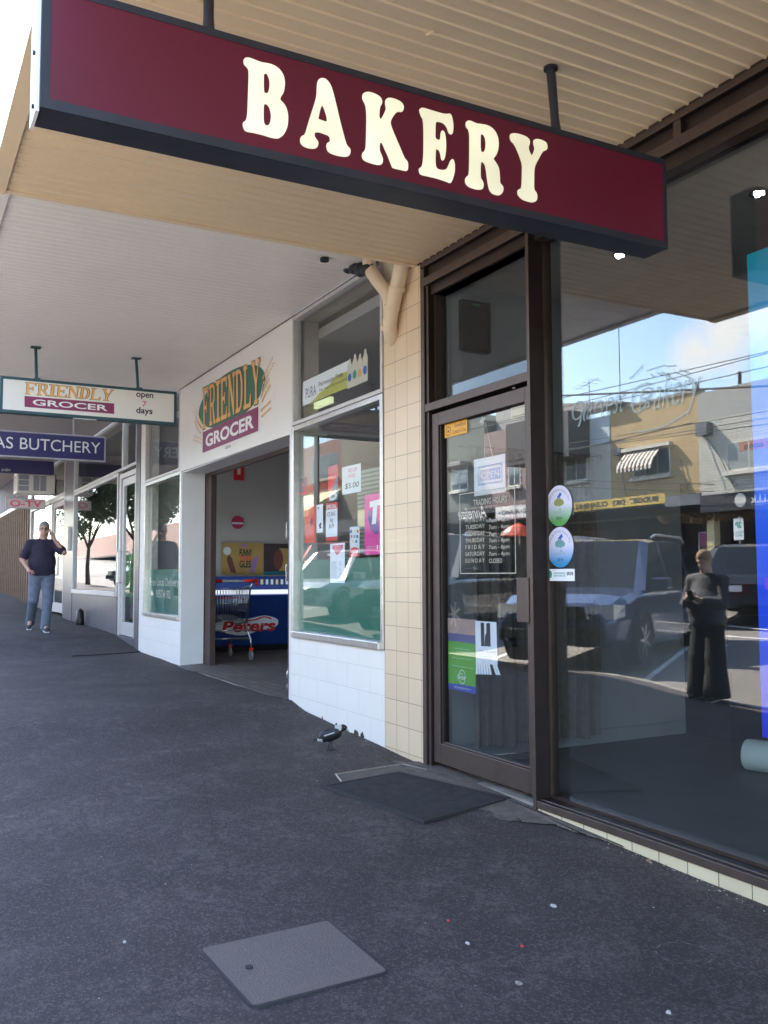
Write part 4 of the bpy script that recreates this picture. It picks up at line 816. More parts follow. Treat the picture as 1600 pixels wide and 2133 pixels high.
rl = thing('paper_roll', 'pale green rolled sheet lying on the bakery floor at the right edge', 'roll', tuple(c0)); mb.cyl(c0, c0 + dirv * 1.4, rd, n=36); bevel(mb.build('roll_body', M_roll, rl, smooth=False), 0.012, 3)
cu_ = MB(); N = 150; y0, y1 = 0.30, 1.40; prof = []
for i in range(N + 1):
    t = i / N; y = y0 + (y1 - y0) * t; gap = 0.0
    x = -5.36 + 0.030 * math.sin(t * 70 + 2 * math.sin(t * 9)) + 0.012 * math.sin(t * 190); prof.append((x, y))
vs = []
for zz in (0, .4, .9, 1.5, 2.1):
    for i, (x, y) in enumerate(prof): vs.append((x + 0.01 * math.sin(zz * 3 + i * .2), y + 0.02 * (1 - zz / 2.1) * math.sin(i * .05), 0.0 + zz + (0.012 * math.sin(i * .13) if zz == 0 else 0)))
cu_.add(vs, [(j * (N + 1) + i, j * (N + 1) + i + 1, (j + 1) * (N + 1) + i + 1, (j + 1) * (N + 1) + i) for j in range(4) for i in range(N)])
cr_ = thing('curtain', 'brown grey pleated curtain hanging along the side wall inside the bakery', 'curtain', (-5.36, 0.8, 0)); cu_.build('curtain_cloth', M_curtain, cr_, smooth=True)
MB().tube([(-5.36, 0.2, 2.11), (-5.36, 1.5, 2.11)], 0.012, 8).build('curtain_rail', M_chrome, cr_)
hb = thing('insect_zapper', 'black framed wall unit high on the wall behind the bakery transom glass', 'wall unit', (-5.4, 0.42, 2.85)); FH = FX(-5.45)
a, b = atX(960, 640, -5.40), atX(1019, 606, -5.40); c, d = atX(960, 735, -5.40), atX(1019, 718, -5.40); Y0, Y1 = a[0], b[0]; Z0, Z1 = (c[1] + d[1]) / 2 - .02, (a[1] + b[1]) / 2 - .02
mb = MB(); mb.box(-5.45, -5.40, Y0, Y1, Z0, Z1); mb.box(-5.40, -5.385, Y0, Y1, Z0, Z0 + .03); mb.box(-5.40, -5.385, Y0, Y1, Z1 - .05, Z1); mb.box(-5.40, -5.385, Y0, Y0 + .02, Z0 + .03, Z1 - .05); mb.box(-5.40, -5.385, Y1 - .02, Y1, Z0 + .03, Z1 - .05); mb.build('casing', M_matblk, hb)
mb = MB()
for k in range(16): z = Z0 + .04 + k * (Z1 - Z0 - .1) / 16; mb.box(-5.398, -5.392, Y0 + .02, Y1 - .02, z, z + .006)
mb.build('grille', M_matblk, hb); text('badge', 'vent', (Y0 + .09, Z1 - .035, Y0 + .16, Z1 - .018), FX(-5.385), mat('badge_green', (0.05, 0.4, 0.08), .5), hb, off=0.001, shear=.3)
# ================================================================ GROCER
M_wblock = brickmat('white_painted_block', (0.88, 0.83, 0.76), (0.66, 0.62, 0.57), 0.40, 0.192, ms=0.002, offset=0.5, origin=(-7.75, -0.085), var=0.03, bump=0.25, rough=0.55, dirt=0.45, dirtcol=(0.52, 0.47, 0.43))
M_wpaint = mat('white_paint', (0.76, 0.75, 0.74), 0.55, var=0.05, scale=3)
M_cream_panel = mat('offwhite_panel', (0.78, 0.75, 0.69), 0.45, var=0.03, scale=2, spec=0.5)
M_alu = mat('aluminium', (0.62, 0.60, 0.58), 0.32, metal=0.85, var=0.12, scale=20)
M_alu_w = mat('white_aluminium', (0.62, 0.60, 0.58), 0.45, metal=0.3, var=0.08, scale=20)
M_brown = mat('brown_frame', (0.075, 0.045, 0.038), 0.5, var=0.2)
M_brickfloor = brickmat('brick_paver_floor', (0.22, 0.18, 0.16), (0.10, 0.09, 0.085), 0.21, 0.105, ms=0.008, offset=0.5, plane='xy', var=0.25, bump=0.4)
M_gint = mat('grocer_interior_wall', (0.46, 0.44, 0.43), 0.7, var=0.05, scale=2)
M_gfilm = mat('green_window_board', (0.0, 0.14, 0.09), 0.35, var=0.05)
M_glass2 = glassmat('grocer_glass', boost=0.5, base=0.0)
M_maroon2 = mat('maroon_print', (0.24, 0.035, 0.11), 0.5, var=0.03); M_green2 = mat('emblem_green', (0.035, 0.15, 0.10), 0.5, var=0.05); M_orange2 = mat('emblem_orange', (0.80, 0.42, 0.13), 0.5, var=0.04); M_dgreen = mat('dark_green_outline', (0.02, 0.07, 0.05), 0.5)
gs = thing('grocer_shop', 'white painted grocer shop with wide open doorway and green oval emblem above it', 'shop', (-9.8, 0, 0.05))
mb = MB(); mb.box(-7.955, -6.112, 0.0, 0.2, -0.5, 0.636); mb.build('block_wall', M_wblock, gs)
mb = MB(); mb.box(-13.885, -11.66, 0.0, 0.2, -0.4, 0.632); mb.box(-13.885, -13.60, 0.0, 0.2, 0.632, 3.68); mb.build('block_wall', M_wblock, gs)
mb = MB(); mb.box(-11.66, -11.62, -0.002, 0.30, -0.2, 2.56); mb.box(-7.985, -7.93, -0.004, 0.26, -0.2, 2.54); mb.box(-11.745, -7.925, 0.012, 0.36, 2.545, 2.56); mb.build('entry_reveal', M_wpaint, gs)
mb = MB(); mb.slab([(-11.745, 2.565), (-7.925, 2.540), (-7.925, 3.675), (-11.745, 3.675)], FY(0.0), -0.03, 0.008); mb.build('fascia_panel', M_cream_panel, gs)
mb = MB(); mb.box(-13.9, -6.11, 0.05, 0.3, 3.66, 5.0); mb.box(-13.9, -6.11, 0.3, 9, 3.7, 3.9); mb.box(-11.6, -8.0, 0.15, 0.3, 2.56, 3.66); mb.build('upper_wall', M_render, gs)
def frame_window(parent, x0, x1, z0, z1, yg, fw, mfr, mgl, sill=None, name='shop_window', depth=0.07, proud=0.012):
    mb = MB(); mb.box(x0, x0 + fw, -proud, depth, z0, z1); mb.box(x1 - fw, x1, -proud, depth, z0, z1); mb.box(x0 + fw, x1 - fw, -proud + .002, depth, z1 - fw, z1)
    sh = sill if sill else fw; mb.box(x0 + fw, x1 - fw, -proud - (0.02 if sill else 0), depth, z0, z0 + sh)
    f = bevel(mb.build(name, mfr, parent), 0.004); MB().box(x0 + fw, x1 - fw, yg, yg + 0.005, z0 + sh, z1 - fw).build('pane', mgl, f); return f
YGR = 0.04
frame_window(gs, -7.925, -6.118, 0.640, 2.605, YGR, 0.045, M_alu, M_glass2, sill=0.055)
frame_window(gs, -7.925, -6.118, 2.610, 3.655, YGR, 0.035, M_alu_w, M_glass2)
frame_window(gs, -13.598, -11.665, 0.636, 2.585, YGR, 0.05, M_alu, M_glass2, sill=0.05)
frame_window(gs, -13.598, -11.75, 2.59, 3.67, YGR, 0.035, M_alu_w, M_glass2)
mb = MB(); mb.box(-11.70, -11.655, 0.30, 0.37, 0.0, 2.55); mb.box(-11.655, -11.36, 0.31, 0.35, 0.0, 2.5); mb.box(-11.36, -11.34, 0.295, 0.37, 0.0, 2.5); mb.box(-11.655, -8.0, 0.30, 0.37, 2.50, 2.548); mb.box(-8.075, -7.99, 0.02, 0.12, 0.02, 2.5)
bevel(mb.build('door_frame', M_brown, gs), 0.004)
mb = MB(); 
for z in (1.15, 1.55): mb.box(-8.08, -8.072, 0.0, 0.03, z, z + 0.16)
mb.box(-8.095, -8.07, 0.005, 0.03, 1.58, 1.64); mb.build('lock_plate', M_chrome, gs)
mb = MB(); mb.box(-13.86, -6.15, 0.28, 7, -0.3, 0.075); mb.add([(-11.62, 0.28, 0.075), (-7.98, 0.28, 0.075), (-7.98, -0.06, 0.058), (-11.62, -0.04, 0.062), (-7.98, -0.1, 0.0), (-11.62, -0.1, 0.0)], [(0, 1, 2, 3), (3, 2, 4, 5)]); mb.build('brick_floor', M_brickfloor, gs)
mb = MB(); mb.box(-13.99, -13.86, 0.2, 7, -0.2, 3.7); mb.box(-13.86, -6.12, 5, 5.2, -0.2, 3.7); mb.box(-6.25, -6.12, 0.2, 7, -0.2, 3.7); mb.build('interior_wall', M_gint, gs)
mb = MB(); mb.box(-13.86, -6.25, 0.3, 5, 3.5, 3.6); mb.build('interior_ceiling', M_gint, gs)
# damaged foot of the wall
mb = MB()
for px, py, s in ((742, 1529, 1.0), (755, 1534, .7), (701, 1510, .4), (672, 1497, .35)):
    x, z = atY(px, py, 0); n = 9; mb.slab([(x + .05 * s * math.cos(6.28 * k / n) * rr.uniform(.4, 1.1), z + .05 * s * math.sin(6.28 * k / n) * rr.uniform(.5, 1.3)) for k in range(n)], FY(-0.0), 0.001, 0.003)
mb.build('chipped_paint', mat('damp_stain', (0.06, 0.045, 0.04), 0.9, var=.4, scale=60), gs)
ga = MB(); ribbed(ga, -13.88, -5.626, -2.70, -0.008, 3.672, 0.0885, w=0.016, d=0.005); gao = ga.build('awning', M_white_soffit, gs)
mb = MB(); mb.box(-13.88, -5.63, -2.78, -2.70, 3.65, 3.72); mb.build('gutter', M_white_soffit, gao)
mb = MB(); mb.box(-13.88, -5.63, -0.008, 0.0, 3.655, 3.668); mb.build('awning_trim', M_brown, gao)
# ---- painted emblem on the fascia
FE = FY(-0.011)
def pe(x, y): return PY(360 + x / 5.714, 660 + y / 5.714, -0.01)
def serif(ch):
    """slab-serif capitals as outlines in a 1 x 1 box: returns list of loops (outer, holes...)"""
    t, s = .20, .10; a, b = .12, .12 + t
    if ch == 'I': return [[(.2, 0), (.8, 0), (.8, s), (.62, s), (.62, 1 - s), (.8, 1 - s), (.8, 1), (.2, 1), (.2, 1 - s), (.38, 1 - s), (.38, s), (.2, s)]]
    if ch == 'F': return [[(0, 0), (.45, 0), (.45, s), (b, s), (b, .45), (.55, .45), (.6, .36), (.68, .36), (.68, .64), (.6, .64), (.55, .55), (b, .55), (b, 1 - s), (.75, 1 - s), (.85, .74), (.95, .74), (.92, 1), (0, 1), (0, 1 - s), (a, 1 - s), (a, s), (0, s)]]
    if ch == 'E': return [[(0, 0), (.94, 0), (.98, .28), (.88, .28), (.78, s), (b, s), (b, .45), (.55, .45), (.6, .36), (.68, .36), (.68, .64), (.6, .64), (.55, .55), (b, .55), (b, 1 - s), (.75, 1 - s), (.85, .74), (.95, .74), (.92, 1), (0, 1), (0, 1 - s), (a, 1 - s), (a, s), (0, s)]]
    if ch == 'L': return [[(0, 0), (.94, 0), (.98, .30), (.88, .30), (.76, s), (b, s), (b, 1 - s), (.5, 1 - s), (.5, 1), (0, 1), (0, 1 - s), (a, 1 - s), (a, s), (0, s)]]
    if ch == 'N': return [[(0, 0), (.34, 0), (.34, s), (.24, s), (.24, .74), (.76, 0), (.90, 0), (.90, 1 - s), (1, 1 - s), (1, 1), (.66, 1), (.66, 1 - s), (.78, 1 - s), (.78, .34), (.30, 1), (0, 1), (0, 1 - s), (.12, 1 - s), (.12, s), (0, s)]]
    if ch == 'D': return [[(0, 0), (.5, 0), (.78, .08), (.95, .3), (.97, .5), (.95, .7), (.78, .92), (.5, 1), (0, 1), (0, 1 - s), (a, 1 - s), (a, s), (0, s)], [(b, s), (b, 1 - s), (.48, 1 - s), (.64, .86), (.74, .68), (.76, .5), (.74, .32), (.64, .14), (.48, s)]]
    if ch == 'R': return [[(0, 0), (.45, 0), (.45, s), (b, s), (b, .44), (.48, .44), (.70, 0), (1, 0), (1, s), (.88, s), (.68, .48), (.84, .56), (.9, .74), (.84, .92), (.6, 1), (0, 1), (0, 1 - s), (a, 1 - s), (a, s), (0, s)], [(b, .54), (b, 1 - s), (.54, 1 - s), (.66, .85), (.69, .74), (.66, .61), (.54, .54)]]
    if ch == 'Y': return [[(.28, 0), (.74, 0), (.74, s), (.61, s), (.61, .42), (.90, 1 - s), (1, 1 - s), (1, 1), (.66, 1), (.66, 1 - s), (.76, 1 - s), (.55, .56), (.33, 1 - s), (.42, 1 - s), (.42, 1), (0, 1), (0, 1 - s), (.08, 1 - s), (.41, .42), (.41, s), (.28, s)]]
def serif_word(word, quad, fr, m, parent, off, grow=0.0, gap=0.1):
    """quad: bl, br, tr, tl in the frame"""
    n = len(word); wts = [0.6 if c == 'I' else 1.0 for c in word]; tot = sum(wts) + gap * (n - 1); x = 0
    bl, br, tr_, tl = [Vector(q) for q in quad]
    for c, w in zip(word, wts):
        lps = []
        for li, lp in enumerate(serif(c)):
            o = []
            for (u, v) in lp:
                if c == 'I': u = (u - .2) / .6
                du = grow * (1 if u > .5 else -1) * (1 if li == 0 else -1); dv = grow * .5 * (1 if v > .5 else -1) * (1 if li == 0 else -1)
                U = (x + u * w + du) / tot; V = v + dv; p = bl.lerp(br, U).lerp(tl.lerp(tr_, U), V); o.append((p.x, p.y))
            lps.append(o)
        loops('letter', lps, fr, m, parent, off=off, ext=0.0004); x += w + gap
em = thing('grocer_emblem', 'green oval emblem with orange serif letters and wheat ears painted on the white fascia panel', 'emblem', (PY(485, 860)[0], -0.012, 2.75))
# ellipse in the wall plane
l, t_, r_2, b0_ = pe(310, 1130), pe(850, 547), pe(1102, 770), pe(600, 1350)
ex, ew = (l[0] + r_2[0]) / 2, (r_2[0] - l[0]) / 2; ezt = t_[1]; ezb = pe(345, 1400)[1] - .02; ez, eh = (ezt + ezb) / 2, (ezt - ezb) / 2
mb = MB(); mb.slab([(ex + ew * math.cos(6.283 * k / 56), ez + eh * math.sin(6.283 * k / 56)) for k in range(56)], FE, 0.0, 0.001); mb.build('green_oval', M_green2, em)
bl, br = PY(422.6, 942.7, -.01), PY(538, 898.7, -.01); tl, tr2 = PY(421.7, 897, -.01), PY(540, 851, -.01)
bz0, bz1 = (bl[1] + br[1]) / 2, (tl[1] + tr2[1]) / 2; mb = MB(); mb.slab(rect_poly(bl[0], bz0, br[0], bz1), FE, 0.0013, 0.002); mb.build('maroon_band', M_maroon2, em)
text('band_word', 'GROCER', (bl[0] + .12, bz0 + .05, br[0] - .12, bz1 - .05), FE, M_white, em, off=0.0026, bold=0.035)
q = [pe(362, 1325), pe(1010, 1050), pe(1040, 490), pe(362, 855)]
zb = (q[0][1] + q[1][1]) / 2; q = [(q[0][0], zb), (q[1][0] + .08, zb), (q[2][0], q[2][1]), (q[3][0], q[3][1])]
serif_word('FRIENDLY', q, FE, M_dgreen, em, 0.0030, grow=0.05); serif_word('FRIENDLY', q, FE, M_orange2, em, 0.0042)
def wheat(mb, pts, fr, s=.03, n=9):
    P = smooth_open(pts, n); 
    for i in range(0, len(P) - 1):
        a, b = Vector(P[i]), Vector(P[i + 1]); t = (b - a).normalized(); nr = Vector((-t.y, t.x))
        for sg_ in (-1, 1):
            c = a + nr * sg_ * s * .8; e = t * s * 1.1 + nr * sg_ * s * .6; f = nr * s * .28
            mb.add([fr.p(*(c - e * .5), .0035), fr.p(*(c - f * .9), .0035), fr.p(*(c + e * .6), .0035), fr.p(*(c + f * .9), .0035)], [(0, 1, 2, 3)])
for i, st in enumerate(([(1085, 760), (1130, 660), (1210, 500)], [(1060, 980), (1100, 880), (1160, 770)], [(1060, 1150), (1110, 1100), (1175, 1040)], [(345, 1290), (300, 1200), (230, 1060)], [(340, 1350), (300, 1290), (270, 1210)], [(340, 1480), (300, 1460), (250, 1440)])):
    mb = MB(); wheat(mb, [pe(*p) for p in st], FE, .042 if i != 5 else .03, 5); mb.build('wheat_ear', M_orange2, em)
for st in ([pe(1020, 1060), pe(1060, 900), pe(1090, 760)], [pe(350, 1290), pe(325, 1220), pe(290, 1150)]): mb = MB(); ribbon(mb, st, .012, FE, .005); mb.build('wheat_stem', M_white, em)
a = PY(469, 938, -.01); b = PY(480, 929, -.01); text('street_number', '255', (a[0], a[1] + .012, b[0] + .02, b[1] + .012), FE, M_inkd, gs, off=0.001, bold=.01)
# ---- things on the grocer window
FG = FY(YGR - 0.003); YI2 = YGR + .012; FG2 = FY(YI2)
def inr(p0, p1, p2=None): a = PY(*p0, YI2); b = PY(*p1, YI2); return (a[0], min(a[1], b[1]), b[0], max(a[1], b[1]))
def poster(name, label, L_, R_, yt, yb, m, cat='poster'):
    """upright rectangle: px columns L,R, py top/bottom read at the left column"""
    a = PY(L_, yb, YI2); b = PY(R_, (yt + yb) / 2, YI2); c = PY(L_, yt, YI2); rc = (a[0], a[1], b[0], c[1]); r = thing(name, label, cat, (a[0], YI2, a[1])); sheet('sheet', rc, FG2, m, r, 0.0); return r, rc
mb = MB(); r0 = (-7.875, 0.70, -6.168, 1.345); mb.box(r0[0], r0[2], YI2 + .01, YI2 + .02, r0[1], r0[3]); tag(mb.build('window_board', M_gfilm), 'dark green board filling the lower part of the grocer window beside the tiled pillar', 'board')
mb = MB(); mb.box(-13.545, -11.72, YI2 + .01, YI2 + .02, 0.69, 1.30); db = mb.build('window_board', M_gfilm); tag(db, 'green board lettered Free Local Delivery in the grocer window left of the doorway', 'board')
a = PY(311, 1217, YI2); b = PY(371, 1217, YI2); text('board_text', 'Free Local Delivery', (a[0], PY(340, 1226, YI2)[1], b[0], PY(340, 1204, YI2)[1]), FG2, M_creamp, db, off=-0.008, bold=.01)
a = PY(324, 1230, YI2); b = PY(354, 1240, YI2); text('board_text', '9857.4182', (a[0], PY(340, 1246, YI2)[1], b[0], PY(340, 1229, YI2)[1]), FG2, M_creamp, db, off=-0.008, bold=.01)
M_pink = mat('poster_pink', (0.78, 0.03, 0.30), 0.5, var=.03); M_purple = mat('poster_purple', (0.16, 0.05, 0.30), 0.5); M_red = mat('poster_red', (0.70, 0.03, 0.035), 0.5, var=.03); M_redo = mat('poster_orange_red', (0.80, 0.10, 0.05), 0.5, var=.04); M_teal = mat('poster_teal', (0.03, 0.22, 0.28), 0.5); M_yel = mat('poster_yellow', (0.80, 0.68, 0.36), 0.5); M_palec = mat('poster_pale', (0.72, 0.78, 0.80), 0.5)
r, rc = poster('phone_poster', 'bright pink poster with a large white T on a purple swirl, against the tiled pillar', 760, 796.5, 1032, 1156, M_pink)
w, h = rc[2] - rc[0], rc[3] - rc[1]
mb = MB(); mb.slab([(rc[0] + w * (.52 + .36 * math.cos(t) * .75 + .16 * math.sin(t) * -1), rc[1] + h * (.53 + .21 * math.sin(t) - .0 * math.cos(t))) for t in [6.283 * k / 30 for k in range(30)]], FG2, .0015, .0018); mb.build('swirl', M_purple, r)
mb = MB(); mb.slab([(rc[0] + w * u, rc[1] + h * v) for u, v in ((.42, .50), (.66, .50), (.74, .80), (1, .80), (1, .90), (.30, .88), (.32, .78), (.50, .79))], FG2, .002, .0025); mb.build('letter_t', M_white, r)
text('poster_text', 'Connect and', (rc[0] + w * .1, rc[1] + h * .125, rc[0] + w * .62, rc[1] + h * .145), FG2, M_white, r, off=.002); text('poster_text', 'recharge here', (rc[0] + w * .1, rc[1] + h * .085, rc[0] + w * .62, rc[1] + h * .11), FG2, M_white, r, off=.002)
mb = MB(); mb.slab(rect_poly(rc[0] + w * .7, rc[1] + h * .085, rc[0] + w * .77, rc[1] + h * .15), FG2, .0015, .002); mb.build('pictogram', M_white, r); mb = MB(); mb.slab(rect_poly(rc[0] + w * .85, rc[1] + h * .085, rc[0] + w * .93, rc[1] + h * .15), FG2, .0015, .002); mb.build('pictogram', M_white, r)
r, rc = poster('heart_notice', 'white notice with a pink heart above typed text, taped over the green board', 688, 718.5, 1133, 1214, M_paper, 'notice')
w, h = rc[2] - rc[0], rc[3] - rc[1]; M_hpink = mat('heart_pink', (0.80, 0.15, 0.22), .5)
mb = MB(); mb.slab([(rc[0] + w * u, rc[1] + h * v) for u, v in ((.5, .70), (.62, .75), (.8, .82), (.9, .90), (.88, .96), (.55, .95), (.2, .955), (.16, .90), (.3, .78))], FG2, .0015, .002); mb.build('heart', M_hpink, r)
text('notice_text', 'community\nnoticeboard', (rc[0] + w * .3, rc[1] + h * .84, rc[0] + w * .78, rc[1] + h * .93), FG2, M_white, r, off=.0025)
text('notice_text', '\n'.join(['we are looking for', 'local families to', 'join our weekly', 'market garden day', 'every second week', 'in the old hall by', 'the station corner', 'please bring your', 'own bags and boots', 'ask at the counter']), (rc[0] + w * .1, rc[1] + h * .12, rc[0] + w * .5, rc[1] + h * .55), FG2, M_inkgrey, r, off=.002)
text('notice_text', '\n'.join(['dates', 'second', 'friday', '', 'hall', 'open', '', 'phone', 'monday', 'only']), (rc[0] + w * .62, rc[1] + h * .14, rc[0] + w * .85, rc[1] + h * .55), FG2, M_inkgrey, r, off=.002)
r, rc = poster('price_poster', 'white price poster with a red SPECIAL heading, handwritten bag of ice price', 679, 703, 1049, 1128, M_paper)
w, h = rc[2] - rc[0], rc[3] - rc[1]; mb = MB(); mb.slab(rect_poly(rc[0], rc[3] - h * .17, rc[2], rc[3]), FG2, .0015, .002); mb.build('red_header', M_red, r); mb = MB(); mb.slab(rect_poly(rc[0], rc[1], rc[2], rc[1] + h * .11), FG2, .0015, .002); mb.build('red_footer', M_red, r)
text('poster_text', 'SPECIAL', (rc[0] + w * .06, rc[3] - h * .15, rc[2] - w * .06, rc[3] - h * .05), FG2, M_white, r, off=.0025, bold=.03)
text('poster_text', 'ICE BAG\n3kg\n$4.79', (rc[0] + w * .15, rc[1] + h * .32, rc[2] - w * .15, rc[3] - h * .24), FG2, M_inkd, r, off=.0025, shear=.1, align='CENTER')
r, rc = poster('red_poster', 'plain orange red poster at the left side of the grocer window', 635, 658, 1056, 1132, M_redo)
w, h = rc[2] - rc[0], rc[3] - rc[1]; mb = MB(); mb.slab([(rc[0] + w * (.62 + .13 * math.cos(t)), rc[1] + h * (.55 + .12 * math.sin(t))) for t in [6.283 * k / 16 for k in range(16)]], FG2, .0015, .002); mb.build('dark_print', M_maroon2, r)
r, rc = poster('leaflet', 'narrow white leaflet with a small black figure beside the orange red poster', 659.5, 673, 1052, 1110, M_paper, 'leaflet')
w, h = rc[2] - rc[0], rc[3] - rc[1]; mb = MB(); mb.slab([(rc[0] + w * u, rc[1] + h * v) for u, v in ((.5, .12), (.8, .16), (.7, .24), (.85, .3), (.6, .36), (.5, .3), (.35, .28), (.45, .2))], FG2, .0015, .002); mb.build('figure_print', M_inkd, r)
mb = MB(); mb.slab(rect_poly(rc[0] + w * .2, rc[1] + h * .86, rc[0] + w * .45, rc[1] + h * .9), FG2, .0015, .002); mb.build('leaflet_print', M_inkd, r)
r, rc = poster('round_price_poster', 'red and teal poster with a round white price spot behind the glass', 684, 704, 972, 1045, M_red)
w, h = rc[2] - rc[0], rc[3] - rc[1]; mb = MB(); mb.slab([(rc[0] + w * u, rc[1] + h * v) for u, v in ((.1, 0), (1, 0), (1, .68), (.6, .5))], FG2, .0015, .002); mb.build('teal_print', M_teal, r)
mb = MB(); mb.slab([(rc[0] + w * (.5 + .42 * math.cos(t)), rc[1] + h * (.13 + .12 * math.sin(t))) for t in [6.283 * k / 24 for k in range(24)]], FG2, .0025, .003); mb.build('price_spot', M_palec, r); text('poster_text', '28', (rc[0] + w * .3, rc[1] + h * .09, rc[0] + w * .7, rc[1] + h * .16), FG2, M_inkd, r, off=.004, bold=.02)
r, rc = poster('price_card', 'white card with a handwritten $5.00 price high in the grocer window', 713, 752, 974, 1031, M_palec, 'price card')
w, h = rc[2] - rc[0], rc[3] - rc[1]; text('card_text', '$5.00', (rc[0] + w * .16, rc[1] + h * .16, rc[0] + w * .9, rc[1] + h * .38), FG2, M_inkd, r, off=.002, shear=.15); text('card_text', 'RED GUM\nWOOD', (rc[0] + w * .35, rc[1] + h * .55, rc[0] + w * .8, rc[1] + h * .9), FG2, M_hpink, r, off=.002)
r, rc = poster('product_strip', 'narrow pale blue strip of product pictures ending in a red oval', 729, 749, 1098, 1160, M_palec)
w, h = rc[2] - rc[0], rc[3] - rc[1]; mb = MB(); mb.slab([(rc[0] + w * u, rc[1] + h * v) for u, v in ((0, 0), (1, .0), (1, .22), (.75, .30), (.5, .32), (.2, .29), (0, .2))], FG2, .0015, .002); mb.build('red_oval', M_red, r); text('poster_text', 'VALUE', (rc[0] + w * .1, rc[1] + h * .12, rc[2] - w * .1, rc[1] + h * .2), FG2, M_white, r, off=.003, bold=.03)
for k, (u, v, mm) in enumerate(((.15, .85, M_inkb), (.6, .86, M_yel), (.85, .84, M_red), (.2, .68, M_hpink), (.5, .67, M_inkgrey), (.8, .66, M_teal), (.35, .5, M_yel), (.7, .5, M_inkb))): mb = MB(); mb.slab(rect_poly(rc[0] + w * (u - .1), rc[1] + h * (v - .05), rc[0] + w * (u + .08), rc[1] + h * (v + .05)), FG2, .0015, .002); mb.build('product_print', mm, r)
r, rc = poster('plain_card', 'blank cream card taped beside the pink poster', 745.5, 760, 1064, 1098, M_yel, 'card')
r, rc = poster('dark_poster', 'small dark poster with a red base at the far left of the grocer window', 622, 640, 998, 1032, mat('poster_dark', (0.05, 0.03, 0.08), .5), 'poster')
w, h = rc[2] - rc[0], rc[3] - rc[1]; mb = MB(); mb.slab(rect_poly(rc[0], rc[1], rc[2], rc[1] + h * .12), FG2, .0015, .002); mb.slab([(rc[0] + w * (.5 + .1 * math.cos(t)), rc[1] + h * (.6 + .1 * math.sin(t))) for t in [6.283 * k / 12 for k in range(12)]], FG2, .0015, .002); mb.build('red_print', M_red, r)
M_peg = brickmat('pegboard', (0.42, 0.46, 0.40), (0.42, 0.46, 0.40), 0.03, 0.03, ms=0.001, var=.05, bump=0)
m, n_, b_ = newmat('pegboard_holes'); tcn = n_.nodes.new('ShaderNodeTexCoord'); vo = n_.nodes.new('ShaderNodeTexVoronoi'); vo.inputs['Scale'].default_value = 26; vo.inputs['Randomness'].default_value = 0; rp = n_.nodes.new('ShaderNodeValToRGB'); rp.color_ramp.elements[0].position = .22; rp.color_ramp.elements[1].position = .28; rp.color_ramp.elements[0].color = (.04, .05, .04, 1); rp.color_ramp.elements[1].color = (.42, .48, .40, 1)
n_.links.new(tcn.outputs['Object'], vo.inputs['Vector']); n_.links.new(vo.outputs['Distance'], rp.inputs[0]); n_.links.new(rp.outputs[0], b_.inputs['Base Color']); b_.inputs['Roughness'].default_value = .7
ds = thing('display_shelf', 'pale green pegboard display shelf standing behind the grocer window', 'shelf', (-6.7, 0.45, 0.07))
mb = MB(); mb.box(-7.4, -6.3, .42, .45, .075, 2.15); mb.build('pegboard', m, ds); mb = MB(); mb.box(-7.4, -6.3, .12, .42, 1.38, 1.40); mb.build('shelf_board', M_alu_w, ds); mb = MB(); mb.box(-7.4, -6.3, .12, .42, .075, .16); mb.build('shelf_base', M_alu_w, ds)
# milk sign in the transom
r = thing('milk_sign', 'milk advertising board with cardboard bottle cutouts behind the grocer transom glass', 'sign', (PY(680, 830, YI2)[0], YI2, 2.75))
ql = [(631, 847), (728, 805), (728, 750), (631, 796)]
q = [PY(*p, YI2) for p in ql]; zb, zt = (q[0][1] + q[1][1]) / 2, (q[2][1] + q[3][1]) / 2; x0, x1 = q[0][0], q[1][0]; w, h = x1 - x0, zt - zb
sheet('board', (x0, zb, x1, zt), FG2, M_paper, r, 0.0)
M_meadow = mat('meadow_print', (0.70, 0.60, 0.06), .5, var=.4, scale=18, col2=(0.30, 0.40, 0.05))
mb = MB(); mb.slab([(x0 + w * u, zb + h * v) for u, v in ((.16, 0), (1, 0), (1, .62), (.9, .62), (.82, .66), (.7, .60), (.6, .42), (.5, .3), (.4, .26), (.3, .12))], FG2, .0015, .0018); mb.build('meadow_print', M_meadow, r)
text('sign_word', 'PURA', (x0 + w * .07, zb + h * .24, x0 + w * .31, zb + h * .66), FG2, mat('print_navy', (0.03, 0.03, 0.22), .5), r, off=.002); text('sign_text', 'Permeate Free', (x0 + w * .37, zb + h * .50, x0 + w * .88, zb + h * .68), FG2, M_inkd, r, off=.0022, bold=.01); text('sign_text', 'The way milk should be', (x0 + w * .37, zb + h * .26, x0 + w * .97, zb + h * .40), FG2, M_inkd, r, off=.0022, bold=.01)
M_card = mat('bottle_card', (0.72, 0.66, 0.54), .5, var=.05)
bw = (PY(771, 770, YI2)[0] - x1) / 4; bt = PY(745, 738, YI2)[1]; bb = PY(745, 802, YI2)[1]
for k, cc in enumerate((M_inkb, M_inkg, M_orange2, M_inkb)):
    xx = x1 - .03 + bw * k; hh = bt - bb + .02 * (k % 2) - .01
    mb = MB(); mb.slab([(xx + bw * u, bb + hh * v) for u, v in ((0.02, 0), (.98, 0), (.98, .72), (.72, .9), (.7, 1), (.35, 1), (.33, .9), (.02, .75))], FG2, .003, .006); bo = mb.build('bottle_cutout', M_card, r)
    mb = MB(); mb.slab([(xx + bw * (.5 + .36 * math.cos(t)), bb + hh * (.36 + .14 * math.sin(t))) for t in [6.283 * k2 / 18 for k2 in range(18)]], FG2, .0065, .007); mb.build('bottle_label', cc, bo)
M_stripY = mat('lit_strip', (0.8, 0.85, 0.5), .5, emit=(0.8, 0.9, 0.5), estr=.1)
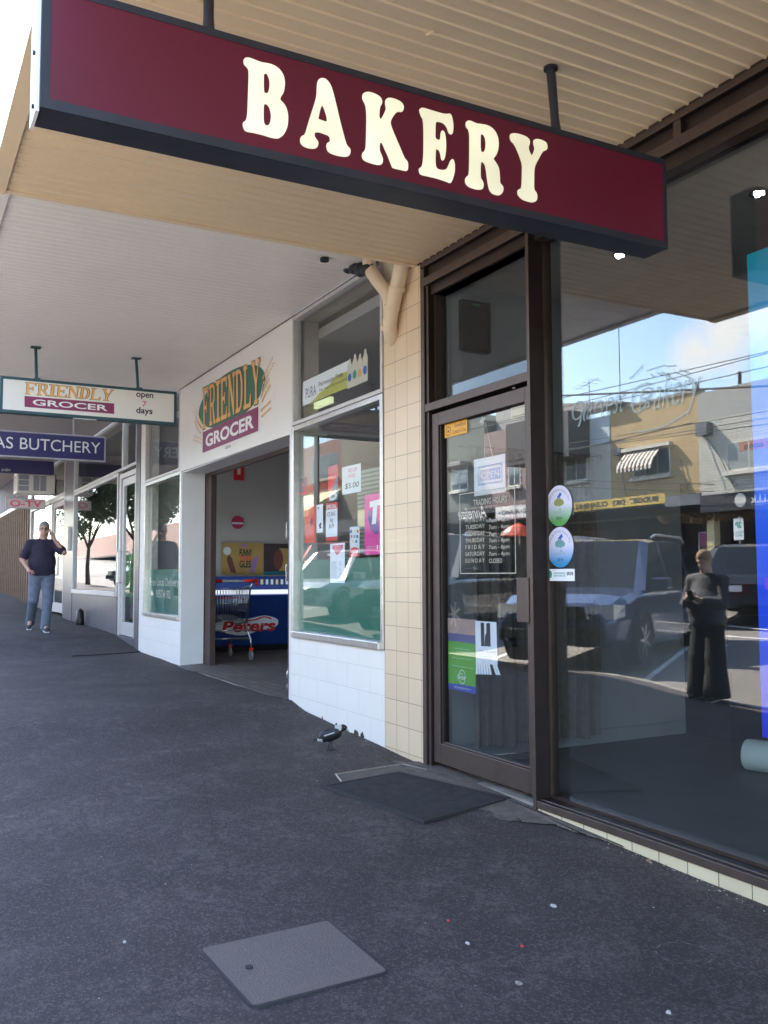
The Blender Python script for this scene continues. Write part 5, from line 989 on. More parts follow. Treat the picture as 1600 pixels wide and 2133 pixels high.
a = PY(641, 851, YI2 + .2); b = PY(687, 832, YI2 + .2); mb = MB(); mb.box(a[0], b[0], YI2 + .2, YI2 + .24, (a[1] + b[1]) / 2 - .03, (a[1] + b[1]) / 2 + .03); tag(mb.build('tube_light', M_stripY), 'pale lit tube lamp showing below the milk advertising board', 'lamp')
# ================================================================ GROCER INTERIOR
FW3 = FX(-13.84)
def wx(px, py, x): return atX(px, py, x)
frz = thing('chest_freezer', 'blue ice cream chest freezer with a red and white wave logo inside the grocer doorway', 'freezer', (-13.3, 1.6, 0.075)); XF = -13.15
M_frb = mat('freezer_blue', (0.006, 0.02, 0.16), 0.4, var=.35, scale=3, col2=(0.008, 0.06, 0.26)); M_frd = mat('freezer_header', (0.02, 0.05, 0.22), 0.4)
yl = wx(452, 1250, XF)[0]; yr = 3.2
mb = MB(); mb.box(-13.82, XF, yl, yr, 0.16, 0.92); bevel(mb.build('freezer_body', M_frb, frz), .02); mb = MB(); mb.box(-13.8, XF - .05, yl + .05, yr - .05, .075, .16); mb.build('freezer_plinth', M_black, frz)
M_lit = mat('freezer_light', (0.8, 0.85, 0.9), .4, emit=(.85, .92, 1), estr=.12)
mb = MB(); mb.box(-13.8, XF - .03, yl + .02, yr, 0.93, 0.985); mb.build('lit_band', M_lit, frz); mb = MB(); mb.box(-13.82, -13.70, yl + .02, yr, 0.99, 1.2); mb.build('freezer_header', M_frd, frz)
for k in range(9): mb = MB(); y = wx(543, 1210, -13.70)[0] + k * .085; mb.box(-13.698, -13.692, y, y + .04, 1.07, 1.15); mb.build('price_ticket', M_palec if k % 3 else M_yel, frz)
FF = FX(XF + .001); w0, w1 = wx(488, 1310, XF + .001), wx(579, 1290, XF + .001)
cx = [wx(*p, XF + .001) for p in ((440, 1312), (452, 1296), (490, 1290), (520, 1288), (548, 1282), (564, 1284), (578, 1290), (579, 1300), (572, 1306), (562, 1310), (540, 1313), (515, 1322), (490, 1323), (460, 1316))]
mb = MB(); mb.slab(smooth_closed(cx, 3), FF, 0, .001); mb.build('logo_wave', M_paper, frz)
a = wx(497, 1317, XF); b = wx(574, 1290, XF); a2 = wx(462, 1318, XF); text('logo_word', 'Peters', (a2[0], a[1], b[0], b[1]), FF, M_red, frz, off=.002, bold=.04, shear=.15)
mb = MB(); ribbon(mb, [wx(500, 1294, XF), wx(530, 1291, XF), wx(550, 1285, XF), wx(566, 1289, XF)], .03, FF, .003); mb.build('logo_stroke', M_red, frz)
def wposter(name, label, p0, p1, m, cat='poster', x=-13.835):
    a = wx(*p0, x); b = wx(*p1, x); rc = (a[0], b[1], b[0], a[1]); r = thing(name, label, cat, (x, a[0], b[1])); sheet('sheet', rc, FX(x), m, r, 0.0); return r, rc, FX(x)
M_yp = mat('poster_gold', (0.46, 0.31, 0.10), .6, var=.15, scale=4); M_brp = mat('poster_brown', (0.18, 0.06, 0.05), .6); M_lil = mat('poster_lilac', (0.36, 0.20, 0.45), .6)
r, rc, fx = wposter('ice_cream_poster', 'yellow poster of ice creams above the freezer inside the grocer', (462, 1130), (549, 1197), M_yp); w, h = rc[2] - rc[0], rc[3] - rc[1]
for (u, v, du, mm) in ((.22, .35, .05, M_brp), (.78, .35, -.05, M_lil)):
    mb = MB(); mb.slab([(rc[0] + w * (u + a_ * .16 + du * -b_ * 2.4), rc[1] + h * (v + b_ * .55)) for a_, b_ in ((-.4, -.5), (.4, -.55), (.35, .3), (.1, .5), (-.3, .35), (-.5, .1))], fx, .0015, .002); mb.build('ice_cream_print', mm, r)
text('poster_word', 'FUNNY', (rc[0] + w * .42, rc[1] + h * .58, rc[0] + w * .72, rc[1] + h * .80), fx, M_inkd, r, off=.002, bold=.03); text('poster_word', 'DIN', (rc[0] + w * .44, rc[1] + h * .42, rc[0] + w * .70, rc[1] + h * .58), fx, M_redo, r, off=.002, bold=.03); text('poster_word', 'GLES', (rc[0] + w * .42, rc[1] + h * .22, rc[0] + w * .70, rc[1] + h * .44), fx, M_inkd, r, off=.002, bold=.03)
mb = MB(); mb.slab([(rc[0] + w * (.52 + .07 * math.cos(t)), rc[1] + h * (.91 + .06 * math.sin(t))) for t in [6.283 * k / 18 for k in range(18)]], fx, .0015, .002); mb.build('emblem_print', M_lil, r)
mb = MB(); mb.slab([(rc[0] + w * (.13 + .09 * math.cos(t)), rc[1] + h * (.74 + .13 * math.sin(t))) for t in [6.283 * k / 18 for k in range(18)]], fx, .0015, .002); mb.build('badge_print', M_palec, r)
r, rc, fx = wposter('chocolate_poster', 'dark poster of a chocolate ice cream beside the yellow ice cream poster', (549.5, 1132), (640, 1197), mat('poster_dark2', (0.06, 0.04, 0.05), .6)); w, h = rc[2] - rc[0], rc[3] - rc[1]
mb = MB(); mb.slab(rect_poly(rc[0], rc[1], rc[2], rc[1] + h * .1), fx, .0015, .002); mb.build('teal_band', M_teal, r); mb = MB(); mb.slab(rect_poly(rc[0] + w * .35, rc[1] + h * .12, rc[2], rc[3] - h * .15), fx, .0015, .0018); mb.build('gold_panel', M_yp, r)
mb = MB(); mb.slab([(rc[0] + w * (.33 + .11 * math.cos(t)), rc[1] + h * (.5 + .33 * math.sin(t))) for t in [6.283 * k / 20 for k in range(20)]], fx, .0025, .003); mb.build('ice_cream_print', M_brp, r)
r, rc, fx = wposter('extinguisher_sign', 'red fire extinguisher sign high on the wall inside the grocer doorway', (487, 960), (508.5, 1001), M_red, 'sign'); w, h = rc[2] - rc[0], rc[3] - rc[1]
mb = MB(); mb.slab([(rc[0] + w * u, rc[1] + h * v) for u, v in ((.35, .3), (.65, .3), (.65, .7), (.58, .8), (.42, .8), (.35, .7))], fx, .0015, .002); mb.build('extinguisher_print', M_white, r)
a = wx(495, 1088, -13.835); r = thing('round_notice', 'round red and pink notice on the wall above the freezer', 'notice', (-13.835, a[0], a[1] - .1))
mb = MB(); R_ = .105; mb.slab([(a[0] + R_ * math.cos(6.283 * k / 32), a[1] + R_ * math.sin(6.283 * k / 32)) for k in range(32)], FX(-13.835), 0, .001); mb.build('notice_disc', mat('notice_red', (0.45, 0.03, 0.10), .6), r); mb = MB(); mb.slab(rect_poly(a[0] - .095, a[1] - .03, a[0] + .095, a[1] + .0), FX(-13.835), .0015, .002); mb.build('notice_stripe', M_palec, r)
# ---- shopping trolley
M_wire = mat('chrome_wire', (0.55, 0.55, 0.57), 0.28, metal=1.0, var=.08); M_redp = mat('red_plastic', (0.75, 0.04, 0.03), .4, var=.05); M_greyp = mat('grey_plastic', (0.30, 0.30, 0.32), .5)
tx, ty, tz = -12.05, 0.74, 0.078
tr_ = thing('shopping_trolley', 'chrome wire shopping trolley with red handle parked inside the grocer doorway', 'trolley', (tx, ty, tz), math.radians(-4))
# local: +x towards the street camera (handle end), y across
def tb(name, pts_list, r, m, parent=tr_):
    mb = MB()
    for p in pts_list: mb.tube(p, r, 6)
    return mb.build(name, m, parent, smooth=True, rel=True)
def bas(u, s, z):  # basket surface: u 0 (handle end) .. 1 (nose), s -1..1, z 0..1
    wt, wb = .27 - .05 * u, .24 - .06 * u; x0, x1 = .30 - .75 * u, .24 - .62 * u; zb, zt = .52 + .06 * u, 1.0 - .08 * u
    return (x0 * z + x1 * (1 - z), s * (wb + (wt - wb) * z), zb + (zt - zb) * z)
side = []
for s in (-1, 1):
    side += [[bas(0, s, z), bas(1, s, z)] for z in (0, .25, .5, .75, 1)]; side += [[bas(u, s, 0), bas(u, s, 1)] for u in [k / 14 for k in range(15)]]
tb('basket', side + [[bas(1, s, 0), bas(1, s, 1)] for s in [k / 5 - 1 for k in range(11)]] + [[bas(0, s, 0), bas(1, s, 0)] for s in [k / 5 - 1 for k in range(11)]] + [[bas(u, -1, 0), bas(u, 1, 0)] for u in (0, .2, .4, .6, .8, 1)], .0042, M_wire)
tb('basket_gate', [[bas(0, s, 0), bas(0, s, .92)] for s in [k / 7 - 1 for k in range(15)]] + [[bas(0, -1, z), bas(0, 1, z)] for z in (.0, .5, .92)], .0045, M_wire)
tb('child_seat', [[(.24, -.2, .83), (.24, .2, .83)], [(.22, -.2, .83), (.10, -.2, .80)], [(.22, .2, .83), (.10, .2, .80)]], .008, M_redp)
for s in (-1, 1): tb('side_frame', [[(.36, s * .27, 1.02), (.30, s * .26, .95), (.26, s * .22, .5), (-.28, s * .20, .46)], [(.26, s * .22, .5), (.20, s * .24, .42), (.30, s * .27, .28), (.32, s * .27, .17)], [(.30, s * .27, .28), (-.4, s * .19, .24), (-.44, s * .18, .15)]], .014, M_wire)
tb('lower_rack', [[(.28, s * .26, .29), (-.38, s * .19, .25)] for s in [k / 4 - 1 for k in range(9)]] + [[(.28, -.26, .29), (.28, .26, .29)], [(-.1, -.22, .27), (-.1, .22, .27)], [(.30, -.27, .40), (.30, .27, .40)]], .007, M_wire)
hd = MB().tube([(.38, -.28, 1.06), (.38, .28, 1.06)], .016, 10).build('handle', mat('handle_grey', (0.55, 0.55, 0.57), .4), tr_, smooth=True, rel=True)
for s in (-1, 1):
    MB().tube([(.38, s * .15, 1.06), (.38, s * .33, 1.065)], .024, 10).build('handle_grip', M_redp, tr_, smooth=True, rel=True); MB().tube([(.385, s * .33, 1.08), (.36, s * .33, 1.0)], .02, 8).build('handle_bracket', M_redp, tr_, smooth=True, rel=True)
for x, s in ((.32, -1), (.32, 1), (-.44, -.68), (-.44, .68)):
    mb = MB().box(x - .03, x + .03, s * .27 - .022, s * .27 + .022, .125, .165); c = mb.build('castor', M_redp, tr_, rel=True); MB().cyl((x, s * .27 - .015, .062), (x, s * .27 + .015, .062), .062, n=20).build('wheel', M_greyp, c, rel=True)
# doorstop bottle
m_ = glassmat('plastic_bottle', (.75, .8, .82), 1.5, .25, .15); b_t = thing('water_bottle', 'clear plastic bottle of water standing as a doorstop by the white jamb', 'bottle', (-8.09, 0.06, 0.07))
prof = [(0, .0), (.042, .0), (.047, .02), (.047, .10), (.040, .12), (.047, .14), (.046, .20), (.03, .25), (.014, .275), (.014, .30)]
vs = []; nn2 = 20
for r1, z1 in prof: vs += [(-8.09 + r1 * math.cos(6.283 * k / nn2), .06 + r1 * math.sin(6.283 * k / nn2), .07 + z1) for k in range(nn2)]
MB().add(vs, [(j * nn2 + k, j * nn2 + (k + 1) % nn2, (j + 1) * nn2 + (k + 1) % nn2, (j + 1) * nn2 + k) for j in range(len(prof) - 1) for k in range(nn2)]).build('bottle_body', m_, b_t, smooth=True)
MB().cyl((-8.09, .06, .37), (-8.09, .06, .392), .016, n=14).build('bottle_cap', M_paper, b_t)
# ---------------- hanging sign of the grocer
def hang_sign(name, label, x, y0, y1, z0, z1, th, mface, mframe, fw, hang, ztop, cat='sign'):
    r = thing(name, label, cat, (x, (y0 + y1) / 2, z0)); mb = MB(); mb.box(x - th, x - .006, y0, y1, z0, z1); bevel(mb.build('sign_box', mframe, r), .004)
    mb = MB(); mb.box(x - .006, x, y0, y1, z0, z0 + fw); mb.box(x - .006, x, y0, y1, z1 - fw, z1); mb.box(x - .006, x, y0, y0 + fw, z0 + fw, z1 - fw); mb.box(x - .006, x, y1 - fw, y1, z0 + fw, z1 - fw); mb.build('sign_frame', mframe, r)
    MB().box(x - .0055, x - .003, y0 + fw, y1 - fw, z0 + fw, z1 - fw).build('sign_face', mface, r); MB().box(x - th - .003, x - th, y0 + fw, y1 - fw, z0 + fw, z1 - fw).build('sign_face', mface, r)
    for (yy_, dx) in hang: mb = MB(); mb.tube([(x - th / 2, yy_, z1 - .002), (x - th / 2 - dx, yy_, ztop)], .016, 8); mb.box(x - th / 2 - dx - .04, x - th / 2 - dx + .04, yy_ - .05, yy_ + .05, ztop - .01, ztop); mb.box(x - th, x, yy_ - .03, yy_ + .03, z1, z1 + .012); mb.build('hanger', mframe, r)
    return r
GX = -10.1; FGX = FX(GX)
M_gframe = mat('sign_frame_green', (0.03, 0.085, 0.10), .5, var=.2)
s_ = hang_sign('grocer_sign', 'white open 7 days box sign with orange and maroon lettering hanging from the pale awning', GX, -2.362, -0.51, 2.905, 3.285, .12, M_cream_panel, M_gframe, .03, [(-2.0, .12), (-.93, .12)], 3.665)
def gx(x, y): return atX(x / 4, 740 + y / 4, GX)
q = [gx(213, 322), gx(925, 382), gx(945, 290), gx(215, 225)]
serif_word('FRIENDLY', q, FGX, M_dgreen, s_, -.002, grow=.05); serif_word('FRIENDLY', q, FGX, M_orange2, s_, -.001)
a, b, c, d = gx(205, 428), gx(952, 490), gx(952, 402), gx(205, 338); mb = MB(); mb.slab([(a[0], (a[1] + b[1]) / 2), (b[0], (a[1] + b[1]) / 2), (c[0], (c[1] + d[1]) / 2), (d[0], (c[1] + d[1]) / 2)], FGX, -.002, -.001); mb.build('maroon_band', M_maroon2, s_)
text('band_word', 'GROCER', (a[0] + .08, (a[1] + b[1]) / 2 + .025, b[0] - .07, (c[1] + d[1]) / 2 - .025), FGX, M_white, s_, off=-.0005, bold=.02)
for wd_, q0, q1, mm in (('open', (1135, 362), (1278, 322), M_inkd), ('7', (1185, 425), (1222, 385), M_red), ('days', (1135, 497), (1272, 440), M_inkd)): a = gx(*q0); b = gx(*q1); text('sign_word', wd_, (a[0], a[1], b[0], b[1]), FGX, mm, s_, off=-.001, bold=.02 if wd_ != '7' else 0)
mb = MB(); mb.box(GX - .03, GX - .02, -1.62, -1.38, 2.895, 2.904); mb.build('lamp_slot', M_white, s_)
# ================================================================ BUTCHERY AND SHOPS BEYOND
M_granite = mat('grey_granite', (0.14, 0.135, 0.15), 0.35, var=.2, scale=60, detail=10, spec=.5)
M_graniteb = brickmat('granite_panels', (0.15, 0.145, 0.16), (0.07, 0.07, 0.075), 1.3, 1.05, ms=.006, offset=0, origin=(-15.33, -.2), var=.08, rough=.35, bump=.2)
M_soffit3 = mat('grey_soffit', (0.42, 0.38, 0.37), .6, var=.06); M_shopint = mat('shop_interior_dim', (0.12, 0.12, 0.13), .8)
bs = thing('butchery_shop', 'butchery with grey granite shopfront and silver framed window beyond the grocer', 'shop', (-17, 0, 0.25))
mb = MB(); mb.box(-14.15, -13.888, -.01, .25, -.1, 3.85); mb.box(-19.70, -15.40, 0, .2, -.1, .868); mb.box(-20.42, -19.65, -.01, .25, -.1, 3.85); mb.build('granite_wall', M_graniteb, bs)
mb = MB(); mb.box(-20.4, -13.9, .05, .3, 3.84, 5.2); mb.box(-20.4, -13.9, .3, 8, 3.9, 4.1); mb.build('upper_wall', M_render, bs)
frame_window(bs, -19.64, -15.42, .87, 2.93, .03, .06, M_alu_w, M_glass2, sill=.08); frame_window(bs, -19.64, -15.12, 2.935, 3.835, .03, .05, M_alu_w, M_glass2)
frame_window(bs, -15.12, -14.15, 2.935, 3.835, .03, .05, M_alu_w, M_glass2)
def silver_door(parent, x0, x1, z0, z1, hand=1):
    mb = MB(); mb.box(x0, x0 + .10, -.01, .08, z0, z1 + .08); mb.box(x1 - .05, x1, -.01, .08, z0, z1 + .08); mb.box(x0 + .1, x1 - .05, -.008, .08, z1, z1 + .08); mb.build('door_frame', M_alu_w, parent)
    xa, xb = x0 + .11, x1 - .06; mb = MB(); mb.box(xa, xa + .12, .015, .06, z0 + .01, z1 - .01); mb.box(xb - .1, xb, .015, .06, z0 + .01, z1 - .01); mb.box(xa + .12, xb - .1, .015, .06, z0 + .01, z0 + .22); mb.box(xa + .12, xb - .1, .015, .06, z1 - .13, z1 - .01); d = mb.build('door', M_alu_w, parent)
    MB().box(xa + .12, xb - .1, .035, .04, z0 + .22, z1 - .13).build('pane', M_glass2, d); hx = xa + .06; h = MB().tube([(hx, .015, z0 + .85), (hx, -.06, z0 + .85), (hx, -.06, z0 + 1.35), (hx, .015, z0 + 1.35)], .014, 8); h.build('handle', M_alu, d); return d
silver_door(bs, -15.30, -14.16, .255, 2.80)
mb = MB(); mb.box(-15.30, -14.16, -.02, .25, .0, .252); mb.build('doorstep', M_granite, bs)
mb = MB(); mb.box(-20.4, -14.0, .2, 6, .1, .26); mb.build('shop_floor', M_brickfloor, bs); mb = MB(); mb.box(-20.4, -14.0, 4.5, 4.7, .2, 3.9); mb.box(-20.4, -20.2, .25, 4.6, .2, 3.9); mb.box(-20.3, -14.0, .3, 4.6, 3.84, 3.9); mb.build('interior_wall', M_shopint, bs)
mb = MB(); ribbed(mb, -26.5, -13.9, -2.7, -.012, 3.845, .12, d=.004); a3 = mb.build('awning', M_soffit3, bs); mb = MB(); mb.box(-26.5, -13.9, -2.85, -2.7, 3.80, 4.1); mb.build('gutter', M_soffit3, a3)
mb = MB(); mb.box(-20.3, -16.0, 1.2, 1.9, .26, 1.25); mb.box(-20.3, -16.0, 1.2, 1.25, 1.25, 1.6); tag(mb.build('meat_counter', M_alu_w), 'pale display counter inside the butchery window', 'counter')
M_navy = mat('navy_sign', (0.035, 0.03, 0.13), .4, var=.05); M_palefr = mat('pale_sign_frame', (0.45, 0.42, 0.45), .5)
s_ = hang_sign('butchery_sign', 'navy blue hanging sign with white capitals and a pale frame, outside the butchery', -15.0, -2.68, -.305, 3.045, 3.455, .10, M_navy, M_palefr, .022, [(-2.3, 0), (-.8, 0)], 3.84)
FB = FX(-15.0); a = atX(-14, 942, -15); b = atX(209.5, 917, -15); tw_ = (b[0] - a[0])
text('sign_word', 'AS', (a[0], 3.175, atX(27, 940, -15)[0], 3.355), FB, M_white, s_, off=-.001); c = atX(41.5, 935, -15); text('sign_word', 'BUTCHERY', (c[0], 3.175, b[0], 3.355), FB, M_white, s_, off=-.001)
# next shops
ns = thing('video_shop', 'narrow shop with silver door and window behind the walking man', 'shop', (-23.5, 0, .4))
mb = MB(); mb.box(-26.85, -26.2, -.01, .25, 0, 3.85); mb.box(-26.2, -22.55, 0, .2, 0, .9); mb.box(-20.75, -20.42, -.01, .2, 0, 3.85); mb.build('granite_wall', M_graniteb, ns)
mb = MB(); mb.box(-26.85, -20.4, .05, .3, 3.84, 5.2); mb.box(-26.85, -20.4, .3, 8, 3.9, 4.1); mb.build('upper_wall', M_render, ns)
frame_window(ns, -26.2, -22.56, .9, 3.0, .03, .06, M_alu_w, M_glass2); frame_window(ns, -26.2, -20.76, 3.005, 3.835, .03, .05, M_alu_w, M_glass2); silver_door(ns, -22.55, -20.78, .40, 2.92)
mb = MB(); mb.box(-26.8, -20.45, 3.5, 3.7, .2, 3.9); mb.box(-26.8, -26.6, .25, 3.6, .2, 3.9); mb.build('interior_wall', M_shopint, ns); mb = MB(); mb.box(-26.6, -20.45, .2, 3.5, .2, .39); mb.build('shop_floor', M_brickfloor, ns)
s_ = hang_sign('navy_hanging_sign', 'dark navy hanging sign with small italic lettering above the air conditioner', -21.6, -1.75, -.12, 3.50, 3.80, .1, M_navy, M_navy, .02, [(-1.4, 0)], 3.84); a = atX(3, 981, -21.6); b = atX(22, 975, -21.6); text('sign_word', 'arden', (a[0], a[1], b[0], b[1]), FX(-21.6), M_palec, s_, off=-.001, shear=.4)
s_ = hang_sign('red_lettered_sign', 'pale hanging sign with red letters under the air conditioner', -23.2, -.95, -.06, 2.83, 3.07, .1, mat('pink_white_face', (0.7, 0.6, 0.58), .5), M_palefr, .015, [(-.7, 0)], 3.84); text('sign_word', 'O-TV', (-.86, 2.87, -.14, 3.03), FX(-23.2), M_hpink, s_, off=-.001, bold=.03)
acx = -22.3; a = atX(51, 985, acx); b = atX(125, 1033, acx); r = thing('air_conditioner', 'white box air conditioner sticking out of the wall above the walking man', 'air conditioner', (acx - .3, -.5, 3.1))
Y0, Y1, Z0, Z1 = a[0], 0.02, 3.13, 3.60; Y0 = -.82
mb = MB(); mb.box(acx - .62, acx, Y0, Y1, Z0, Z1); bevel(mb.build('casing', M_cream_panel, r), .015); fr3 = FX(acx)
mb = MB()
for k in range(3): mb.box(acx, acx + .004, Y0 + .04, Y0 + .26, Z0 + .05 + k * .13, Z0 + .16 + k * .13)
mb.build('louvre', M_inkgrey, r); mb = MB(); mb.box(acx, acx + .004, Y0 + .36, Y0 + .49, Z0 + .06, Z1 - .06); mb.box(acx, acx + .004, Y0 + .51, Y0 + .64, Z0 + .06, Z1 - .06); mb.build('vent_grille', M_inkgrey, r); mb = MB(); mb.box(acx - .55, acx - .07, Y0 - .004, Y0, Z0 + .06, Z1 - .06); mb.build('intake_grille', M_palefr, r)
bt_ = thing('post_bollard', 'dark pointed post cap standing against the granite wall of the butchery', 'bollard', (-18.3, -.12, .27)); x, z = atY(167, 1290, -.1); mb = MB(); mb.tube([(x, -.1, .27), (x, -.1, .32), (x, -.1, .55), (x, -.1, .60)], [.07, .08, .065, .01], 12); mb.build('bollard_body', M_black, bt_, smooth=True)
lb = PY(144, 1105, -.02); mb = MB(); mb.box(-20.05, -19.93, -.06, -.01, 1.75, 2.25); tag(mb.build('meter_box', M_cream_panel), 'cream meter box on the granite post behind the man', 'meter box')
# brown timber fronted shop
M_timber = mat('brown_timber', (0.23, 0.14, 0.09), .6, var=.25, scale=8)
ts = thing('timber_fronted_shop', 'shop clad in vertical brown timber panels at the far left', 'shop', (-31, 0, .6)); mb = MB(); x = -36.0
while x < -26.9: mb.box(x, x + .42, 0.0, .12, .3, 3.25); mb.box(x + .42, x + .5, -.04, .12, .3, 3.25); x += .5
mb.build('timber_cladding', M_timber, ts); mb = MB(); mb.box(-36, -26.86, -.03, .2, 3.25, 3.36); mb.build('rail', M_alu_w, ts); mb = MB(); mb.box(-36, -26.86, .1, 8, .2, 6.5); mb.build('shop_wall', mat('dusky_navy_wall', (0.07, 0.055, 0.10), .7), ts)
mb = MB(); mb.box(-36, -26.86, -2.6, .05, 4.35, 4.5); mb.build('awning', M_soffit3, ts)
fb = thing('arched_building', 'cream arcaded building at the far end of the footpath', 'building', (-44, 0, 1)); M_arch = mat('cream_arcade', (0.52, 0.42, 0.34), .8)
mb = MB(); mb.box(-60, -36.02, .3, 9, 0, 8); mb.build('wall', M_arch, fb)
for k in range(7):
    x = -37 - k * 3.2; mb = MB(); pts = [(x + 1.1 * math.cos(t), 3.2 + 1.1 * math.sin(t)) for t in [math.pi * j / 10 for j in range(11)]]; mb.slab([(x + 1.1, 1.0)] + pts + [(x - 1.1, 1.0)], FY(.3), .0, .02); mb.build('arched_window', mat('arch_dark', (.08, .06, .1), .3), fb); mb = MB(); mb.box(x - 1.75, x - 1.45, -.1, .3, .8, 4.6); mb.build('column', M_arch, fb)
# ================================================================ THE OPPOSITE SIDE OF THE STREET (seen in the shop windows)
def mirY(px, py, Y, ym=0.11):
    """where a sight line reflected in the plane y = ym meets the plane y = Y"""
    return atY(px, py, 2 * ym - Y)
FWL = -16.6
def bmat(nm, c, m_=None, dirt=0.03): return brickmat(nm, c, m_ or tuple(v * .5 for v in c), .24, .086, ms=.006, var=.08, bump=.5, rough=.7, dirt=dirt)
M_ybrick = bmat('yellow_brick', (0.62, 0.44, 0.22)); M_pbrick = bmat('painted_pale_brick', (0.66, 0.62, 0.53)); M_mauve = bmat('mauve_brick', (0.34, 0.24, 0.22)); M_gbrick = bmat('dull_green_brick', (0.19, 0.20, 0.17)); M_cbrick = bmat('cream_brick', (0.62, 0.55, 0.42)); M_pinkr = mat('pink_render', (0.52, 0.32, 0.26), .8, var=.06)
M_rend = mat('grey_render_wall', (0.42, 0.40, 0.36), .8, var=.08); M_dclad = mat('dark_brown_cladding', (0.075, 0.06, 0.055), .6, var=.15); M_tanroof = mat('tan_flashing', (0.36, 0.32, 0.28), .6)
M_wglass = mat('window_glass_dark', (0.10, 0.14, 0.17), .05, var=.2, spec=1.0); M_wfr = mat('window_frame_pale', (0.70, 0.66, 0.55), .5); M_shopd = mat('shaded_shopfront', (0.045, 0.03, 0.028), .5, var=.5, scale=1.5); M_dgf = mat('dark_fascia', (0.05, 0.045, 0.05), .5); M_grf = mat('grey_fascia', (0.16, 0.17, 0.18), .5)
FOW = FO(FWL)
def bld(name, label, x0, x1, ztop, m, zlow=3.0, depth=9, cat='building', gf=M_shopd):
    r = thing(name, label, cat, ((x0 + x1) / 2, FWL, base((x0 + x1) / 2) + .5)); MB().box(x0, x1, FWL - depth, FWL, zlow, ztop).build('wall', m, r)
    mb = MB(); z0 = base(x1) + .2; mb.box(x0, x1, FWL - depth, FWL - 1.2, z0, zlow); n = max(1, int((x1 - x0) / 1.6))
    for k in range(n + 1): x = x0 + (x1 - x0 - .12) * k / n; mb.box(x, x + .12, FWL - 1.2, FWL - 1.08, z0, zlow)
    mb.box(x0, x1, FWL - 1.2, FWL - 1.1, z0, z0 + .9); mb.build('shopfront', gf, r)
    MB().box(x0, x1, FWL - .02, FWL + 2.7, 2.98, 3.10).build('canopy', M_dgf, r)
    return r
def owin(r, x0, x1, z0, z1, nm=2, mgl=None, mfr=None):
    mfr = mfr or M_wfr; mb = MB(); f = .05; y = FWL
    mb.box(x0, x0 + f, y - .02, y + .012, z0, z1); mb.box(x1 - f, x1, y - .02, y + .012, z0, z1); mb.box(x0 + f, x1 - f, y - .02, y + .012, z1 - f, z1); mb.box(x0 + f, x1 - f, y - .02, y + .012, z0, z0 + f); mb.box(x0 - .08, x1 + .08, y - .02, y + .13, z0 - .1, z0 - .001)
    for k in range(1, nm): x = x0 + (x1 - x0) * k / nm; mb.box(x - .02, x + .02, y - .02, y + .011, z0 + f, z1 - f)
    w = mb.build('window', mfr, r); MB().box(x0 + f, x1 - f, y + .002, y + .005, z0 + f, z1 - f).build('pane', mgl or M_wglass, w); return w
def fascia(r, x0, x1, z0, z1, m, y=FWL + 2.7, name='canopy_fascia'): MB().box(x0, x1, y, y + .06, z0, z1).build(name, m, r); return y + .06
# yellow brick
r = bld('yellow_brick_building', 'yellow brick building with striped window awning across the street, reflected in the bakery window', -22.0, -18.42, 6.42, M_ybrick); YB = r
mb = MB(); mb.box(-22.02, -18.40, FWL - .3, FWL + .03, 6.42, 6.50); mb.build('coping', M_tanroof, r)
owin(r, -21.05, -19.5, 4.17, 5.0, 3)
aw_ = thing('striped_awning', 'brown and cream striped window awning on the yellow brick building', 'awning', (-20.3, FWL, 5)); 
mb = MB(); mb.box(-21.35, -19.35, FWL + .03, FWL + .20, 5.00, 5.10); mb.build('awning_box', M_wfr, aw_)
M_stripe = None
m, n_, b_ = newmat('awning_stripes'); tcn = n_.nodes.new('ShaderNodeTexCoord'); sp = n_.nodes.new('ShaderNodeSeparateXYZ'); m1 = n_.nodes.new('ShaderNodeMath'); m1.operation = 'MULTIPLY'; m1.inputs[1].default_value = 1 / .17; m2 = n_.nodes.new('ShaderNodeMath'); m2.operation = 'FRACT'; m3 = n_.nodes.new('ShaderNodeMath'); m3.operation = 'GREATER_THAN'; m3.inputs[1].default_value = .5; mx = n_.nodes.new('ShaderNodeMixRGB'); mx.inputs[1].default_value = (.70, .64, .55, 1); mx.inputs[2].default_value = (.05, .03, .025, 1)
for a, b in ((tcn.outputs['Object'], sp.inputs[0]), (sp.outputs['X'], m1.inputs[0]), (m1.outputs[0], m2.inputs[0]), (m2.outputs[0], m3.inputs[0]), (m3.outputs[0], mx.inputs[0]), (mx.outputs[0], b_.inputs['Base Color'])): n_.links.new(a, b)
b_.inputs['Roughness'].default_value = .8; M_stripe = m
pr = [(.06, 5.0), (.22, 4.85), (.42, 4.62), (.50, 4.45), (.50, 4.33)]; vs = [(x, FWL + a, b) for a, b in pr for x in (-21.25, -19.75)]; mb = MB(); mb.add(vs, [(2 * i, 2 * i + 1, 2 * i + 3, 2 * i + 2) for i in range(4)])
mb.add([(x, FWL + a + .006, b + .004) for a, b in pr for x in (-21.25, -19.75)], [(2 * i, 2 * i + 1, 2 * i + 3, 2 * i + 2) for i in range(4)]); mb.build('awning_fabric', M_stripe, aw_)
def duct_box(r, x, z): 
    mb = MB(); mb.box(x, x + .3, FWL, FWL + .16, z, z + .22); mb.build('junction_box', M_grf, r)
duct_box(r, -21.75, 4.95)
mb = MB(); mb.tube([(-21.6, FWL + .05, 4.95), (-21.5, FWL + .05, 4.4), (-21.2, FWL + .05, 3.2)], .015, 6); mb.build('conduit', M_grf, r)
mb = MB(); mb.tube([(-19.1, FWL + .05, 4.6), (-18.9, FWL + .05, 3.9), (-18.7, FWL + .05, 3.2)], .012, 6); mb.build('conduit', M_grf, r)
